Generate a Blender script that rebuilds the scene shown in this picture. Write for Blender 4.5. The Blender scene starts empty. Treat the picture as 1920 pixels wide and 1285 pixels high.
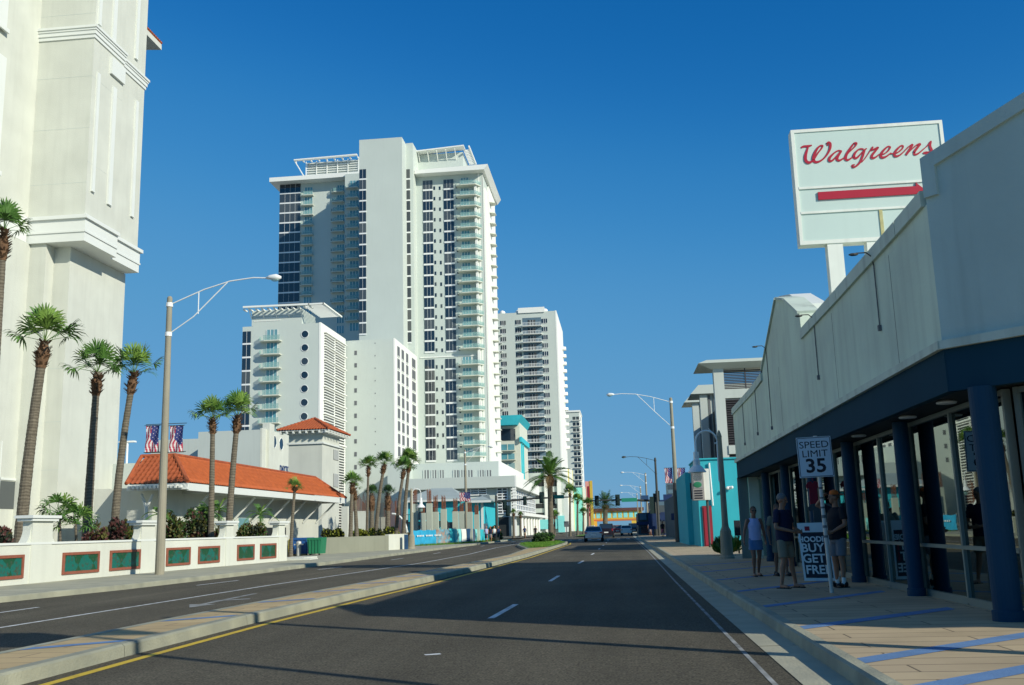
import bpy, bmesh, math, random
from mathutils import Vector, Matrix, noise
R = math.radians
random.seed(7)
S = bpy.context.scene
COL = S.collection

# ---------------------------------------------------------------- camera
EYE = Vector((0, 0, 1.4))
FPX = 1850.0                       # focal length in photograph pixels (1920 wide)
cam_d = bpy.data.cameras.new('camera'); cam = bpy.data.objects.new('camera', cam_d); COL.objects.link(cam)
cam_d.sensor_width = 36; cam_d.lens = 36 * FPX / 1920
cam_d.clip_start = .1; cam_d.clip_end = 6000
CM = Matrix.Rotation(R(5.9127), 3, 'Z') @ Matrix.Rotation(R(90 + 10.7209), 3, 'X') @ Matrix.Rotation(R(-1.65), 3, 'Z')
cam.matrix_world = Matrix.Translation(EYE) @ CM.to_4x4()
S.camera = cam
S.render.resolution_x = 1024; S.render.resolution_y = 685

# ---------------------------------------------------------------- sky and sun
SUN_EL = R(27); SUNV = Vector((.832 * math.cos(SUN_EL), -.555 * math.cos(SUN_EL), math.sin(SUN_EL)))
wd = bpy.data.worlds.new('World'); S.world = wd; wd.use_nodes = True
nt = wd.node_tree; nt.nodes.clear()
sky = nt.nodes.new('ShaderNodeTexSky'); sky.sky_type = 'NISHITA'; sky.sun_disc = False
sky.sun_elevation = SUN_EL; sky.sun_rotation = math.atan2(SUNV.x, SUNV.y)
sky.air_density = 1.0; sky.dust_density = .3; sky.ozone_density = 6.0
def vmul(k):
    q = nt.nodes.new('ShaderNodeVectorMath'); q.operation = 'SCALE'; q.inputs['Scale'].default_value = k; return q
SK = .85                            # deep saturated summer blue: one colour response for the whole sky
pre = vmul(.1 * SK); cv = nt.nodes.new('ShaderNodeRGBCurve'); post = vmul(10)
def curve(ch, pts):
    c = cv.mapping.curves[ch]
    c.points[0].location = pts[0]; c.points[-1].location = pts[-1]
    for p in pts[1:-1]: c.points.new(*p)
curve(0, [(0, 0), (.056, .008), (.082, .036), (.125, .085), (.227, .13), (.34, .155), (1, .45)])
curve(1, [(0, 0), (.12, .135), (.171, .225), (.25, .305), (.392, .35), (.5, .38), (1, .62)])
curve(2, [(0, 0), (.258, .42), (.342, .53), (.44, .585), (.54, .60), (1, .75)])
cv.mapping.update()
bg = nt.nodes.new('ShaderNodeBackground'); bg.inputs['Strength'].default_value = .1
ow = nt.nodes.new('ShaderNodeOutputWorld')
nt.links.new(sky.outputs[0], pre.inputs[0]); nt.links.new(pre.outputs[0], cv.inputs['Color']); nt.links.new(cv.outputs[0], post.inputs[0]); nt.links.new(post.outputs[0], bg.inputs[0]); nt.links.new(bg.outputs[0], ow.inputs[0])
sd = bpy.data.lights.new('sun', 'SUN'); sd.energy = 4.6; sd.angle = R(.55); sd.color = (1, .945, .80)
sun = bpy.data.objects.new('sun', sd); COL.objects.link(sun); sun.location = (40, -30, 60)
sun.rotation_euler = (-SUNV).to_track_quat('-Z', 'Y').to_euler()
S.view_settings.view_transform = 'Standard'; S.view_settings.look = 'None'
S.view_settings.exposure = 0; S.view_settings.gamma = 1

# ---------------------------------------------------------------- measuring helpers (a photograph pixel and one known distance give a place)
def ray(px, py): return CM @ Vector(((px - 960) / FPX, (642.5 - py) / FPX, -1))
def at(px, py, Y): d = ray(px, py); return EYE + d * (Y / d.y)
def onx(px, py, X): d = ray(px, py); return EYE + d * (X / d.x)
def gp(px, py, z=0): d = ray(px, py); return EYE + d * ((z - EYE.z) / d.z)

# ---------------------------------------------------------------- materials
def mat(name, col, rough=.75, var=.06, sc=1.5, bump=0, bsc=40, metal=0, streak=0, spec=.4, col2=None, c2amt=0, c2sc=.3, coat=0):
    m = bpy.data.materials.new(name); m.use_nodes = True
    t = m.node_tree; N = t.nodes; L = t.links; b = N['Principled BSDF']
    b.inputs['Roughness'].default_value = rough; b.inputs['Metallic'].default_value = metal
    b.inputs['Specular IOR Level'].default_value = spec
    if coat: b.inputs['Coat Weight'].default_value = coat; b.inputs['Coat Roughness'].default_value = .06
    tc = N.new('ShaderNodeTexCoord')
    n = N.new('ShaderNodeTexNoise'); n.inputs['Scale'].default_value = sc; n.inputs['Detail'].default_value = 6
    L.new(tc.outputs['Object'], n.inputs['Vector'])
    mr = N.new('ShaderNodeMapRange'); mr.inputs['From Min'].default_value = .25; mr.inputs['From Max'].default_value = .75
    mr.inputs['To Min'].default_value = 1 - var; mr.inputs['To Max'].default_value = 1 + var
    L.new(n.outputs['Fac'], mr.inputs['Value'])
    mx = N.new('ShaderNodeMix'); mx.data_type = 'RGBA'; mx.blend_type = 'MULTIPLY'; mx.inputs[0].default_value = 1
    mx.inputs[6].default_value = (*col, 1); L.new(mr.outputs[0], mx.inputs[7])
    out = mx.outputs[2]
    def over(src, amt_socket, c):
        q = N.new('ShaderNodeMix'); q.data_type = 'RGBA'; L.new(amt_socket, q.inputs[0]); L.new(src, q.inputs[6]); q.inputs[7].default_value = (*c, 1); return q.outputs[2]
    def thr(noise_out, lo, hi, amt):
        q = N.new('ShaderNodeMapRange'); q.inputs['From Min'].default_value = lo; q.inputs['From Max'].default_value = hi
        q.inputs['To Max'].default_value = amt; L.new(noise_out, q.inputs['Value']); return q.outputs[0]
    if streak:                     # rain stains that run down
        mp = N.new('ShaderNodeMapping'); mp.inputs['Scale'].default_value = (2.2, 2.2, .16); L.new(tc.outputs['Object'], mp.inputs['Vector'])
        n2 = N.new('ShaderNodeTexNoise'); n2.inputs['Scale'].default_value = 1.3; n2.inputs['Detail'].default_value = 7; L.new(mp.outputs[0], n2.inputs['Vector'])
        out = over(out, thr(n2.outputs['Fac'], .5, .78, streak), tuple(c * .45 for c in col))
    if col2:
        n3 = N.new('ShaderNodeTexNoise'); n3.inputs['Scale'].default_value = c2sc; n3.inputs['Detail'].default_value = 8; L.new(tc.outputs['Object'], n3.inputs['Vector'])
        out = over(out, thr(n3.outputs['Fac'], .42, .66, c2amt), col2)
    L.new(out, b.inputs['Base Color'])
    if bump:
        nb = N.new('ShaderNodeTexNoise'); nb.inputs['Scale'].default_value = bsc; nb.inputs['Detail'].default_value = 4; L.new(tc.outputs['Object'], nb.inputs['Vector'])
        bp = N.new('ShaderNodeBump'); bp.inputs['Strength'].default_value = bump; bp.inputs['Distance'].default_value = .02
        L.new(nb.outputs['Fac'], bp.inputs['Height']); L.new(bp.outputs[0], b.inputs['Normal'])
    return m
M = {}
def mk(name, *a, **k): M[name] = mat(name, *a, **k); return M[name]
mk('white_stucco', (.62, .64, .56), .88, .075, .55, .45, 18, streak=.13)
mk('cream_stucco', (.58, .60, .53), .88, .075, .55, .45, 18, streak=.13)
mk('white_trim', (.70, .73, .69), .6, .03, .8)
mk('tower_wall_dim', (.55, .61, .56), .85, .04, .12, streak=.06)  # white fronts darkened: their dimmer light is put into the colour
mk('tower_white_and_lit', (.84, .85, .79), .7, .03, .2)  # white trim; also stands for sunlight on the street-side walls
mk('grey_wall', (.52, .57, .53), .85, .05, .2, streak=.12)
mk('balcony_slab', (.64, .66, .56), .7, .04, .5)
mk('dark_glass', (.010, .022, .038), .07, .25, .08, spec=.9)
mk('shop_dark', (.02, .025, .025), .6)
mk('teal_glass', (.10, .30, .36), .10, .3, .25, spec=.8)

mk('mullion', (.80, .82, .80), .5)
mk('dark_gap', (.03, .035, .035), .8)
mk('louvre_grey', (.13, .14, .15), .6)
mk('louvre_dark', (.05, .045, .05), .6)
mk('asphalt', (.108, .097, .070), .9, .16, .35, 1.0, 120, spec=.2)
mk('concrete', (.40, .385, .28), .9, .12, 1.2, .4, 30, col2=(.25, .26, .21), c2amt=.5, c2sc=.9)
mk('curb_concrete', (.34, .34, .25), .9, .14, 1.5, .6, 30, col2=(.20, .21, .17), c2amt=.6, c2sc=1.4)
mk('worn_white', (.34, .35, .33), .85, .3, 6, col2=(.09, .09, .08), c2amt=.9, c2sc=3)
mk('sand', (.47, .44, .35), .95, .1, .1)
mk('olive_shade', (.25, .26, .20), .9, .1, .6, .3, 25, streak=.2)  # off-white planter wall darkened: shade on its front put into the colour
mk('plain_ground', (.13, .125, .09), .95, .2, .3, .4, 20)
mk('road_white', (.72, .74, .72), .7, .2, 6, col2=(.2, .2, .18), c2amt=.6, c2sc=5)
mk('road_yellow', (.68, .47, .03), .7, .15, 4, col2=(.3, .2, .03), c2amt=.5, c2sc=4)
mk('paver_blue', (.12, .23, .42), .85, .2, 2, .3, 40)
mk('wall_store', (.66, .76, .61), .85, .07, .5, .35, 22, streak=.34, col2=(.38, .42, .38), c2amt=.35, c2sc=.7)
mk('coping_store', (.56, .64, .54), .7, .1, 1.4, streak=.6)
mk('band_blue', (.012, .05, .08), .85, .08, .9, spec=.08)
mk('corner_store_dim', (.48, .60, .55), .85, .08, .5, .35, 22, streak=.4, col2=(.38, .47, .43), c2amt=.35, c2sc=.7)  # copy of wall_store darkened for the dimmer light on the corner face
mk('column_blue', (.010, .050, .095), .6, .1, .8, spec=.15)
mk('alu', (.20, .25, .23), .45, .05, 1, metal=.35)
mk('alu_dark', (.13, .16, .16), .45, .05, 1, metal=.3)
mk('galv', (.60, .60, .56), .45, .08, 1.5, metal=.3)
mk('pole_concrete', (.30, .28, .21), .85, .12, 1.2, .2, 20, streak=.3)
mk('pole_dark', (.055, .06, .055), .6, .1)
mk('black', (.012, .013, .015), .5)
mk('black_rubber', (.02, .02, .02), .85)
mk('lamp_white', (.80, .82, .80), .35)
mk('sign_white', (.56, .68, .62), .45, .02, .4, streak=.05)
mk('sign_frame', (.78, .80, .72), .5, .06, 1, streak=.3)
mk('sign_rust', (.50, .46, .22), .8, .2, 6)
mk('sign_red', (.42, .012, .035), .45, .04, 2)
mk('white_paint', (.78, .80, .76), .5)
mk('reflective', (.62, .72, .78), .4, .03, 3)
mk('teal_paint', (.03, .42, .50), .8, .08, .5, .2, 20, streak=.12)
mk('turq_paint', (.04, .50, .58), .75, .06, .4, streak=.1)
mk('turq_light', (.22, .66, .66), .75, .06, .4)
mk('pink', (.80, .35, .28), .8); mk('yellow', (.62, .42, .06), .8); mk('orange', (.50, .17, .05), .8)
mk('curtain', (.34, .35, .17), .7, .15, 3); mk('pale_yellow', (.78, .70, .30), .8)
mk('roof_grey', (.36, .42, .40), .8, .1, .5)
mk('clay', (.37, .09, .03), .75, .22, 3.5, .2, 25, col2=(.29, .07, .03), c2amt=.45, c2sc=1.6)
mk('clay_sunlit', (.43, .105, .030), .75, .2, 3.5, .2, 25, col2=(.40, .10, .035), c2amt=.45, c2sc=1.6)  # same clay lightened for sunlight on the street slope
mk('rust', (.20, .075, .035), .9, .3, 4)
mk('block_grey', (.42, .46, .38), .9, .08, 1)
mk('terracotta', (.26, .085, .05), .8, .15, 6)
mk('soil', (.09, .07, .045), .95, .2, 2, .5, 30)
mk('lawn', (.10, .22, .025), .9, .3, 3, .6, 60)
mk('palm_trunk', (.15, .13, .095), .95, .25, 6, .8, 30)
mk('palm_boot', (.15, .085, .045), .95, .35, 9, .5, 30)
mk('frond', (.075, .175, .03), .55, .3, 2.5)
mk('frond_light', (.15, .26, .045), .55, .3, 2.5)
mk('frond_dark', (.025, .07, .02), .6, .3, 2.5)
mk('frond_dry', (.20, .14, .06), .8, .3, 2.5)
mk('leaf_red', (.09, .035, .03), .6, .4, 3); mk('leaf_olive', (.085, .085, .02), .6, .4, 3); mk('leaf_green', (.04, .09, .02), .6, .4, 3)
mk('leaf_yellow', (.22, .24, .03), .6, .4, 3); mk('leaf_dark', (.018, .03, .015), .7, .4, 3)
mk('skin', (.36, .17, .10), .5, .06, 8); mk('skin_tan', (.25, .12, .075), .5, .06, 8)
mk('navy', (.010, .014, .045), .85, .15, 5); mk('shirt_black', (.012, .013, .018), .85, .1, 5)
mk('khaki', (.23, .20, .14), .85, .1, 5); mk('lilac', (.46, .48, .72), .8, .08, 6); mk('grey_short', (.17, .18, .20), .85, .1, 5)
mk('hair_grey', (.15, .15, .145), .7, .2, 30); mk('hair_brown', (.11, .06, .035), .7, .2, 30)
mk('cap_orange', (.65, .14, .02), .8); mk('red_cloth', (.30, .02, .04), .85)
mk('green_bin', (.02, .19, .09), .5, .12, 2); mk('blue_bin', (.02, .10, .30), .5)
mk('yellow_paint', (.80, .62, .02), .5)
mk('banner_blue', (.03, .35, .58), .6, .35, .9); mk('banner_dark', (.02, .07, .16), .6, .2, 2)
mk('flag_red', (.42, .03, .07), .8); mk('flag_white', (.68, .62, .60), .8); mk('flag_blue', (.035, .045, .17), .8)
mk('signal', (.010, .030, .028), .6)
mk('sign_green', (.02, .26, .17), .5)
mk('car_silver', (.42, .47, .52), .25, .02, 1, metal=.6, coat=1); mk('car_white', (.74, .78, .76), .3, .02, 1, coat=1)
mk('car_maroon', (.018, .010, .014), .25, .02, 1, coat=1); mk('car_red', (.30, .02, .03), .25, .02, 1, coat=1); mk('car_black', (.015, .02, .022), .25, .02, 1, coat=1)
mk('tail_red', (.5, .02, .02), .3); mk('chrome', (.7, .7, .7), .2, metal=.9)
mk('shop_blue', (.012, .035, .11), .6, .2, 1); mk('shop_grey', (.07, .09, .10), .8, .2, 1)
mk('navy_wall', (.10, .17, .22), .7, .1, .4)
mk('sign_text_pink', (.62, .10, .2), .6)
mk('text_dark', (.012, .014, .025), .6); mk('text_navy', (.02, .05, .16), .6)
mk('shop_carpet', (.10, .09, .08), .9); mk('shop_wall', (.32, .30, .28), .9)
mk('towel_teal', (.02, .25, .33), .85, .3, 3); mk('towel_mix', (.12, .30, .38), .85, .6, 2, col2=(.45, .2, .08), c2amt=.7, c2sc=3)
mk('pink_cloth', (.55, .12, .16), .85, .2, 3)
mk('shop_yellow', (.75, .5, .04), .8, .1, .5)
mk('brown_roof', (.10, .045, .045), .8)
mk('arrow_frame', (.22, .03, .035), .6)
mk('bird_grey', (.3, .3, .3), .8)

def glass_pane():
    m = bpy.data.materials.new('shop_glass'); m.use_nodes = True; t = m.node_tree; N = t.nodes; L = t.links
    N.remove(N['Principled BSDF'])
    tr = N.new('ShaderNodeBsdfTransparent'); tr.inputs[0].default_value = (.34, .42, .42, 1)
    gl = N.new('ShaderNodeBsdfGlossy'); gl.inputs['Roughness'].default_value = .012; gl.inputs[0].default_value = (.85, .95, .9, 1)
    fr = N.new('ShaderNodeFresnel'); fr.inputs['IOR'].default_value = 3.3
    mx = N.new('ShaderNodeMixShader'); L.new(fr.outputs[0], mx.inputs[0]); L.new(tr.outputs[0], mx.inputs[1]); L.new(gl.outputs[0], mx.inputs[2])
    L.new(mx.outputs[0], N['Material Output'].inputs[0]); M['shop_glass'] = m
glass_pane()

def asphalt_detail():
    m = M['asphalt']; t = m.node_tree; N = t.nodes; L = t.links; b = N['Principled BSDF']; src = b.inputs['Base Color'].links[0].from_socket; tc = next(n for n in N if n.type == 'TEX_COORD')
    def layer(src, sc, lo, hi, vlo, vhi, detail=3, scale=(1, 1, 1)):
        mp = N.new('ShaderNodeMapping'); mp.inputs['Scale'].default_value = scale; L.new(tc.outputs['Object'], mp.inputs['Vector'])
        n = N.new('ShaderNodeTexNoise'); n.inputs['Scale'].default_value = sc; n.inputs['Detail'].default_value = detail; L.new(mp.outputs[0], n.inputs['Vector'])
        q = N.new('ShaderNodeMapRange'); q.inputs['From Min'].default_value = lo; q.inputs['From Max'].default_value = hi; q.inputs['To Min'].default_value = vlo; q.inputs['To Max'].default_value = vhi; L.new(n.outputs['Fac'], q.inputs['Value'])
        x = N.new('ShaderNodeMix'); x.data_type = 'RGBA'; x.blend_type = 'MULTIPLY'; x.inputs[0].default_value = 1; L.new(src, x.inputs[6]); L.new(q.outputs[0], x.inputs[7]); return x.outputs[2]
    o = layer(src, 38, .35, .65, .5, 1.6, 4); o = layer(o, 9, .35, .65, .86, 1.14); o = layer(o, .55, .3, .7, .84, 1.16, 5, (2.2, .12, 1))   # grain, blotches, wheel paths
    L.new(o, b.inputs['Base Color'])
asphalt_detail()
def vary_glass(name, alt, amount, seed=0):      # rooms differ: drawn curtains, blinds, empty panes
    m = M[name]; t = m.node_tree; N = t.nodes; L = t.links; b = N['Principled BSDF']; src = b.inputs['Base Color'].links[0].from_socket
    oi = N.new('ShaderNodeObjectInfo'); q = N.new('ShaderNodeMapRange'); q.inputs['From Min'].default_value = .45; q.inputs['From Max'].default_value = 1.0; q.inputs['To Max'].default_value = amount; L.new(oi.outputs['Random'], q.inputs['Value'])
    x = N.new('ShaderNodeMix'); x.data_type = 'RGBA'; L.new(q.outputs[0], x.inputs[0]); L.new(src, x.inputs[6]); x.inputs[7].default_value = (*alt, 1); L.new(x.outputs[2], b.inputs['Base Color'])
vary_glass('dark_glass', (.16, .17, .15), .5); vary_glass('teal_glass', (.28, .36, .34), .7)
def trunk_rings():
    m = M['palm_trunk']; t = m.node_tree; N = t.nodes; L = t.links; b = N['Principled BSDF']; src = b.inputs['Base Color'].links[0].from_socket; tc = next(n for n in N if n.type == 'TEX_COORD')
    w = N.new('ShaderNodeTexWave'); w.bands_direction = 'Z'; w.inputs['Scale'].default_value = 2.6; w.inputs['Distortion'].default_value = 5; w.inputs['Detail'].default_value = 3; L.new(tc.outputs['Object'], w.inputs['Vector'])
    q = N.new('ShaderNodeMapRange'); q.inputs['To Min'].default_value = .72; q.inputs['To Max'].default_value = 1.2; L.new(w.outputs['Fac'], q.inputs['Value'])
    x = N.new('ShaderNodeMix'); x.data_type = 'RGBA'; x.blend_type = 'MULTIPLY'; x.inputs[0].default_value = 1; L.new(src, x.inputs[6]); L.new(q.outputs[0], x.inputs[7]); L.new(x.outputs[2], b.inputs['Base Color'])
trunk_rings()
def thin_glass(name, col, keep, rough=.1):
    m = bpy.data.materials.new(name); m.use_nodes = True; t = m.node_tree; N = t.nodes; L = t.links; b = N['Principled BSDF']; b.inputs['Base Color'].default_value = (*col, 1); b.inputs['Roughness'].default_value = rough; b.inputs['Alpha'].default_value = keep; M[name] = m
thin_glass('rail_glass', (.30, .50, .46), .42)
def paver_mat(name, base, tone, sx, sy, joint, wear):
    m = bpy.data.materials.new(name); m.use_nodes = True; t = m.node_tree; N = t.nodes; L = t.links; b = N['Principled BSDF']
    b.inputs['Roughness'].default_value = .85; b.inputs['Specular IOR Level'].default_value = .25
    tc = N.new('ShaderNodeTexCoord'); br = N.new('ShaderNodeTexBrick'); br.offset = .5
    br.inputs['Scale'].default_value = 1; br.inputs['Brick Width'].default_value = sx; br.inputs['Row Height'].default_value = sy
    br.inputs['Mortar Size'].default_value = .012; br.inputs['Color1'].default_value = (*base, 1); br.inputs['Color2'].default_value = (*tone, 1); br.inputs['Mortar'].default_value = (*joint, 1)
    L.new(tc.outputs['Object'], br.inputs['Vector'])
    n = N.new('ShaderNodeTexNoise'); n.inputs['Scale'].default_value = .8; n.inputs['Detail'].default_value = 9; L.new(tc.outputs['Object'], n.inputs['Vector'])
    q = N.new('ShaderNodeMapRange'); q.inputs['From Min'].default_value = .45; q.inputs['From Max'].default_value = .7; q.inputs['To Max'].default_value = wear; L.new(n.outputs['Fac'], q.inputs['Value'])
    mx = N.new('ShaderNodeMix'); mx.data_type = 'RGBA'; L.new(q.outputs[0], mx.inputs[0]); L.new(br.outputs['Color'], mx.inputs[6]); mx.inputs[7].default_value = (*[c * .5 for c in base], 1)
    L.new(mx.outputs[2], b.inputs['Base Color'])
    bp = N.new('ShaderNodeBump'); bp.inputs['Strength'].default_value = .6; bp.inputs['Distance'].default_value = .01; bp.invert = True
    L.new(br.outputs['Fac'], bp.inputs['Height']); L.new(bp.outputs[0], b.inputs['Normal']); M[name] = m
paver_mat('pavers_walk', (.50, .40, .25), (.43, .34, .22), 2.4, .42, (.16, .13, .09), .45)
paver_mat('pavers_median', (.55, .42, .22), (.46, .34, .18), .9, .45, (.22, .17, .10), .45)

def tile_art():
    m = bpy.data.materials.new('glazed_tile'); m.use_nodes = True; t = m.node_tree; N = t.nodes; L = t.links; b = N['Principled BSDF']
    b.inputs['Roughness'].default_value = .4
    tc = N.new('ShaderNodeTexCoord'); mp = N.new('ShaderNodeMapping'); mp.inputs['Rotation'].default_value = (R(45), 0, 0); mp.inputs['Scale'].default_value = (.01, 1, 1); L.new(tc.outputs['Object'], mp.inputs['Vector'])
    ch = N.new('ShaderNodeTexChecker'); ch.inputs['Scale'].default_value = 1.55; ch.inputs['Color1'].default_value = (.010, .075, .030, 1); ch.inputs['Color2'].default_value = (.008, .13, .10, 1)
    n0 = N.new('ShaderNodeTexNoise'); n0.inputs['Scale'].default_value = 2.2; L.new(tc.outputs['Object'], n0.inputs['Vector'])
    ad = N.new('ShaderNodeVectorMath'); ad.operation = 'MULTIPLY_ADD'; ad.inputs[1].default_value = (.0, .35, .35); L.new(n0.outputs['Color'], ad.inputs[0]); L.new(mp.outputs[0], ad.inputs[2]); L.new(ad.outputs[0], ch.inputs['Vector'])
    n = N.new('ShaderNodeTexNoise'); n.inputs['Scale'].default_value = 9; n.inputs['Detail'].default_value = 5; L.new(tc.outputs['Object'], n.inputs['Vector'])
    q = N.new('ShaderNodeMapRange'); q.inputs['From Min'].default_value = .52; q.inputs['From Max'].default_value = .62; L.new(n.outputs['Fac'], q.inputs['Value'])
    mx = N.new('ShaderNodeMix'); mx.data_type = 'RGBA'; L.new(q.outputs[0], mx.inputs[0]); L.new(ch.outputs[0], mx.inputs[6]); mx.inputs[7].default_value = (.05, .075, .045, 1)
    L.new(mx.outputs[2], b.inputs['Base Color']); M['glazed_tile'] = m
tile_art()

# ---------------------------------------------------------------- mesh builder
class B:
    def __init__(s): s.v = []; s.f = []; s.m = []
    def V(s, p): s.v.append(tuple(p)); return len(s.v) - 1
    def face(s, pts, mi=0):
        i = [s.V(p) for p in pts]; s.f.append(i); s.m.append(mi)
    def box(s, x0, x1, y0, y1, z0, z1, mi=0):
        x0, x1 = sorted((x0, x1)); y0, y1 = sorted((y0, y1)); z0, z1 = sorted((z0, z1))
        n = len(s.v); s.v += [(x0, y0, z0), (x1, y0, z0), (x1, y1, z0), (x0, y1, z0), (x0, y0, z1), (x1, y0, z1), (x1, y1, z1), (x0, y1, z1)]
        for q in ((0, 3, 2, 1), (4, 5, 6, 7), (0, 1, 5, 4), (1, 2, 6, 5), (2, 3, 7, 6), (3, 0, 4, 7)): s.f.append([n + k for k in q]); s.m.append(mi)
        return s
    def obox(s, c, u, v, w, mi=0):            # oriented box: centre and three half-vectors
        c, u, v, w = map(Vector, (c, u, v, w)); n = len(s.v)
        for a in (-1, 1):
            for p, q in ((-1, -1), (1, -1), (1, 1), (-1, 1)): s.v.append(tuple(c + u * p + v * q + w * a))
        for q in ((0, 3, 2, 1), (4, 5, 6, 7), (0, 1, 5, 4), (1, 2, 6, 5), (2, 3, 7, 6), (3, 0, 4, 7)): s.f.append([n + k for k in q]); s.m.append(mi)
        return s
    def prism(s, poly, ext, mi=0):            # polygon (3-D points) swept along ext
        ext = Vector(ext); P = [Vector(p) for p in poly]; n = len(s.v); k = len(P)
        s.v += [tuple(p) for p in P] + [tuple(p + ext) for p in P]
        s.f.append(list(range(n + k - 1, n - 1, -1))); s.m.append(mi); s.f.append(list(range(n + k, n + 2 * k))); s.m.append(mi)
        for i in range(k): j = (i + 1) % k; s.f.append([n + i, n + j, n + k + j, n + k + i]); s.m.append(mi)
        return s
    def tube(s, pts, r, seg=8, mi=0, cap=True):
        pts = [Vector(p) for p in pts]; rs = r if isinstance(r, (list, tuple)) else [r] * len(pts); n = len(s.v); up = Vector((0, 0, 1))
        for i, p in enumerate(pts):
            d = (pts[min(i + 1, len(pts) - 1)] - pts[max(i - 1, 0)]); d = d.normalized() if d.length > 1e-9 else Vector((0, 0, 1))
            a = d.cross(up) if abs(d.z) < .97 else d.cross(Vector((0, 1, 0))); a.normalize(); b = d.cross(a)
            for k in range(seg): t = 2 * math.pi * k / seg; s.v.append(tuple(p + (a * math.cos(t) + b * math.sin(t)) * rs[i]))
        for i in range(len(pts) - 1):
            for k in range(seg): s.f.append([n + i * seg + k, n + i * seg + (k + 1) % seg, n + (i + 1) * seg + (k + 1) % seg, n + (i + 1) * seg + k]); s.m.append(mi)
        if cap:
            s.f.append([n + k for k in range(seg)][::-1]); s.m.append(mi); s.f.append([n + (len(pts) - 1) * seg + k for k in range(seg)]); s.m.append(mi)
        return s
    def lathe(s, c, prof, seg=16, mi=0):      # profile of (radius, z) turned round the vertical through c
        c = Vector(c); return s.tube([c + Vector((0, 0, z)) for _, z in prof], [max(r_, .001) for r_, _ in prof], seg, mi)
    def ball(s, c, r, seg=10, mi=0):
        rx, ry, rz = r if isinstance(r, (tuple, list)) else (r, r, r); n = len(s.v); h = seg // 2 + 1
        for i in range(h + 1):
            a = math.pi * i / h
            for k in range(seg): t = 2 * math.pi * k / seg; s.v.append((c[0] + rx * math.sin(a) * math.cos(t), c[1] + ry * math.sin(a) * math.sin(t), c[2] + rz * math.cos(a)))
        for i in range(h):
            for k in range(seg): s.f.append([n + i * seg + k, n + (i + 1) * seg + k, n + (i + 1) * seg + (k + 1) % seg, n + i * seg + (k + 1) % seg]); s.m.append(mi)
        return s
    def merge(s, o, off=(0, 0, 0)):
        n = len(s.v); s.v += [(a + off[0], b + off[1], c + off[2]) for a, b, c in o.v]; s.f += [[n + k for k in q] for q in o.f]; s.m += o.m; return s
def mesh(name, b, mats, origin=(0, 0, 0), smooth=False, clean=False):
    me = bpy.data.meshes.new(name); o = origin
    me.from_pydata([(x - o[0], y - o[1], z - o[2]) for x, y, z in b.v], [], b.f)
    if isinstance(mats, str): mats = [mats]
    for k in mats: me.materials.append(M[k])
    me.polygons.foreach_set('material_index', b.m)
    if smooth: me.polygons.foreach_set('use_smooth', [True] * len(me.polygons))
    me.update()
    bm = bmesh.new(); bm.from_mesh(me)
    if clean: bmesh.ops.remove_doubles(bm, verts=bm.verts, dist=1e-4)
    bmesh.ops.recalc_face_normals(bm, faces=bm.faces); bm.to_mesh(me); bm.free()
    return me
def tag(o, label, cat, group=None):
    o['label'] = label; o['category'] = cat
    if group: o['group'] = group
    return o
def thing(name, label, cat, loc=(0, 0, 0), group=None, rz=0):
    o = bpy.data.objects.new(name, None); COL.objects.link(o); o.location = loc; o.rotation_euler = (0, 0, rz); o.empty_display_size = .2
    o['org'] = tuple(loc); return tag(o, label, cat, group)
def org(o):
    while o.parent: o = o.parent
    return tuple(o['org'])
def part(name, b, mats, parent, world=True, smooth=False, label=None, loc=None, clean=False):
    """a mesh part; world=True when b is in world coordinates"""
    me = b if isinstance(b, bpy.types.Mesh) else mesh(name, b, mats, org(parent) if world else (0, 0, 0), smooth, clean)
    o = bpy.data.objects.new(name, me); COL.objects.link(o); o.parent = parent
    if loc: o.location = loc
    if label: o['label'] = label
    return o
def solo(name, b, mats, label, cat, group=None, smooth=False, loc=None):
    v = b.v; L = loc or (sum(p[0] for p in v) / len(v), sum(p[1] for p in v) / len(v), min(p[2] for p in v))
    o = bpy.data.objects.new(name, mesh(name, b, mats, L, smooth)); COL.objects.link(o); o.location = L; return tag(o, label, cat, group)
def struct(name, b, mats, kind='structure'):
    o = bpy.data.objects.new(name, mesh(name, b, mats)); COL.objects.link(o); o['kind'] = kind; return o
def rep(parent, name, b, mats, places, sub=None, cap=100):
    """copies of one small part at many places; b is modelled about its own origin. Past 100 the rest are one object."""
    L = org(parent); me = mesh(name, b, mats); sm = mesh(sub[0], sub[1], sub[2]) if sub else None
    for p in places[:cap]:
        o = part(name, me, None, parent, loc=(p[0] - L[0], p[1] - L[1], p[2] - L[2]))
        if sub: part(sub[0], sm, None, o)
    if len(places) > cap:
        c = B(); mm = list(mats) if not isinstance(mats, str) else [mats]; off = len(mm)
        for p in places[cap:]:
            c.merge(b, p)
            if sub:
                n0 = len(c.m); c.merge(sub[1], p); c.m[n0:] = [k + off for k in c.m[n0:]]
        if sub: mm += list(sub[2]) if not isinstance(sub[2], str) else [sub[2]]
        o = part(name, c, mm, parent); o['kind'] = 'stuff'
def copy_tree(o, parent=None):
    c = o.copy(); COL.objects.link(c); c.parent = parent
    for ch in [q for q in o.children]: copy_tree(ch, c)
    return c
def place(proto, loc, rz=0, label=None, group=None, sc=None, first=None):
    c = copy_tree(proto); c.location = loc; c.rotation_euler = (0, 0, rz)
    if sc: c.scale = (sc, sc, sc)
    if label: c['label'] = label
    if group: c['group'] = group
    return c
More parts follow.
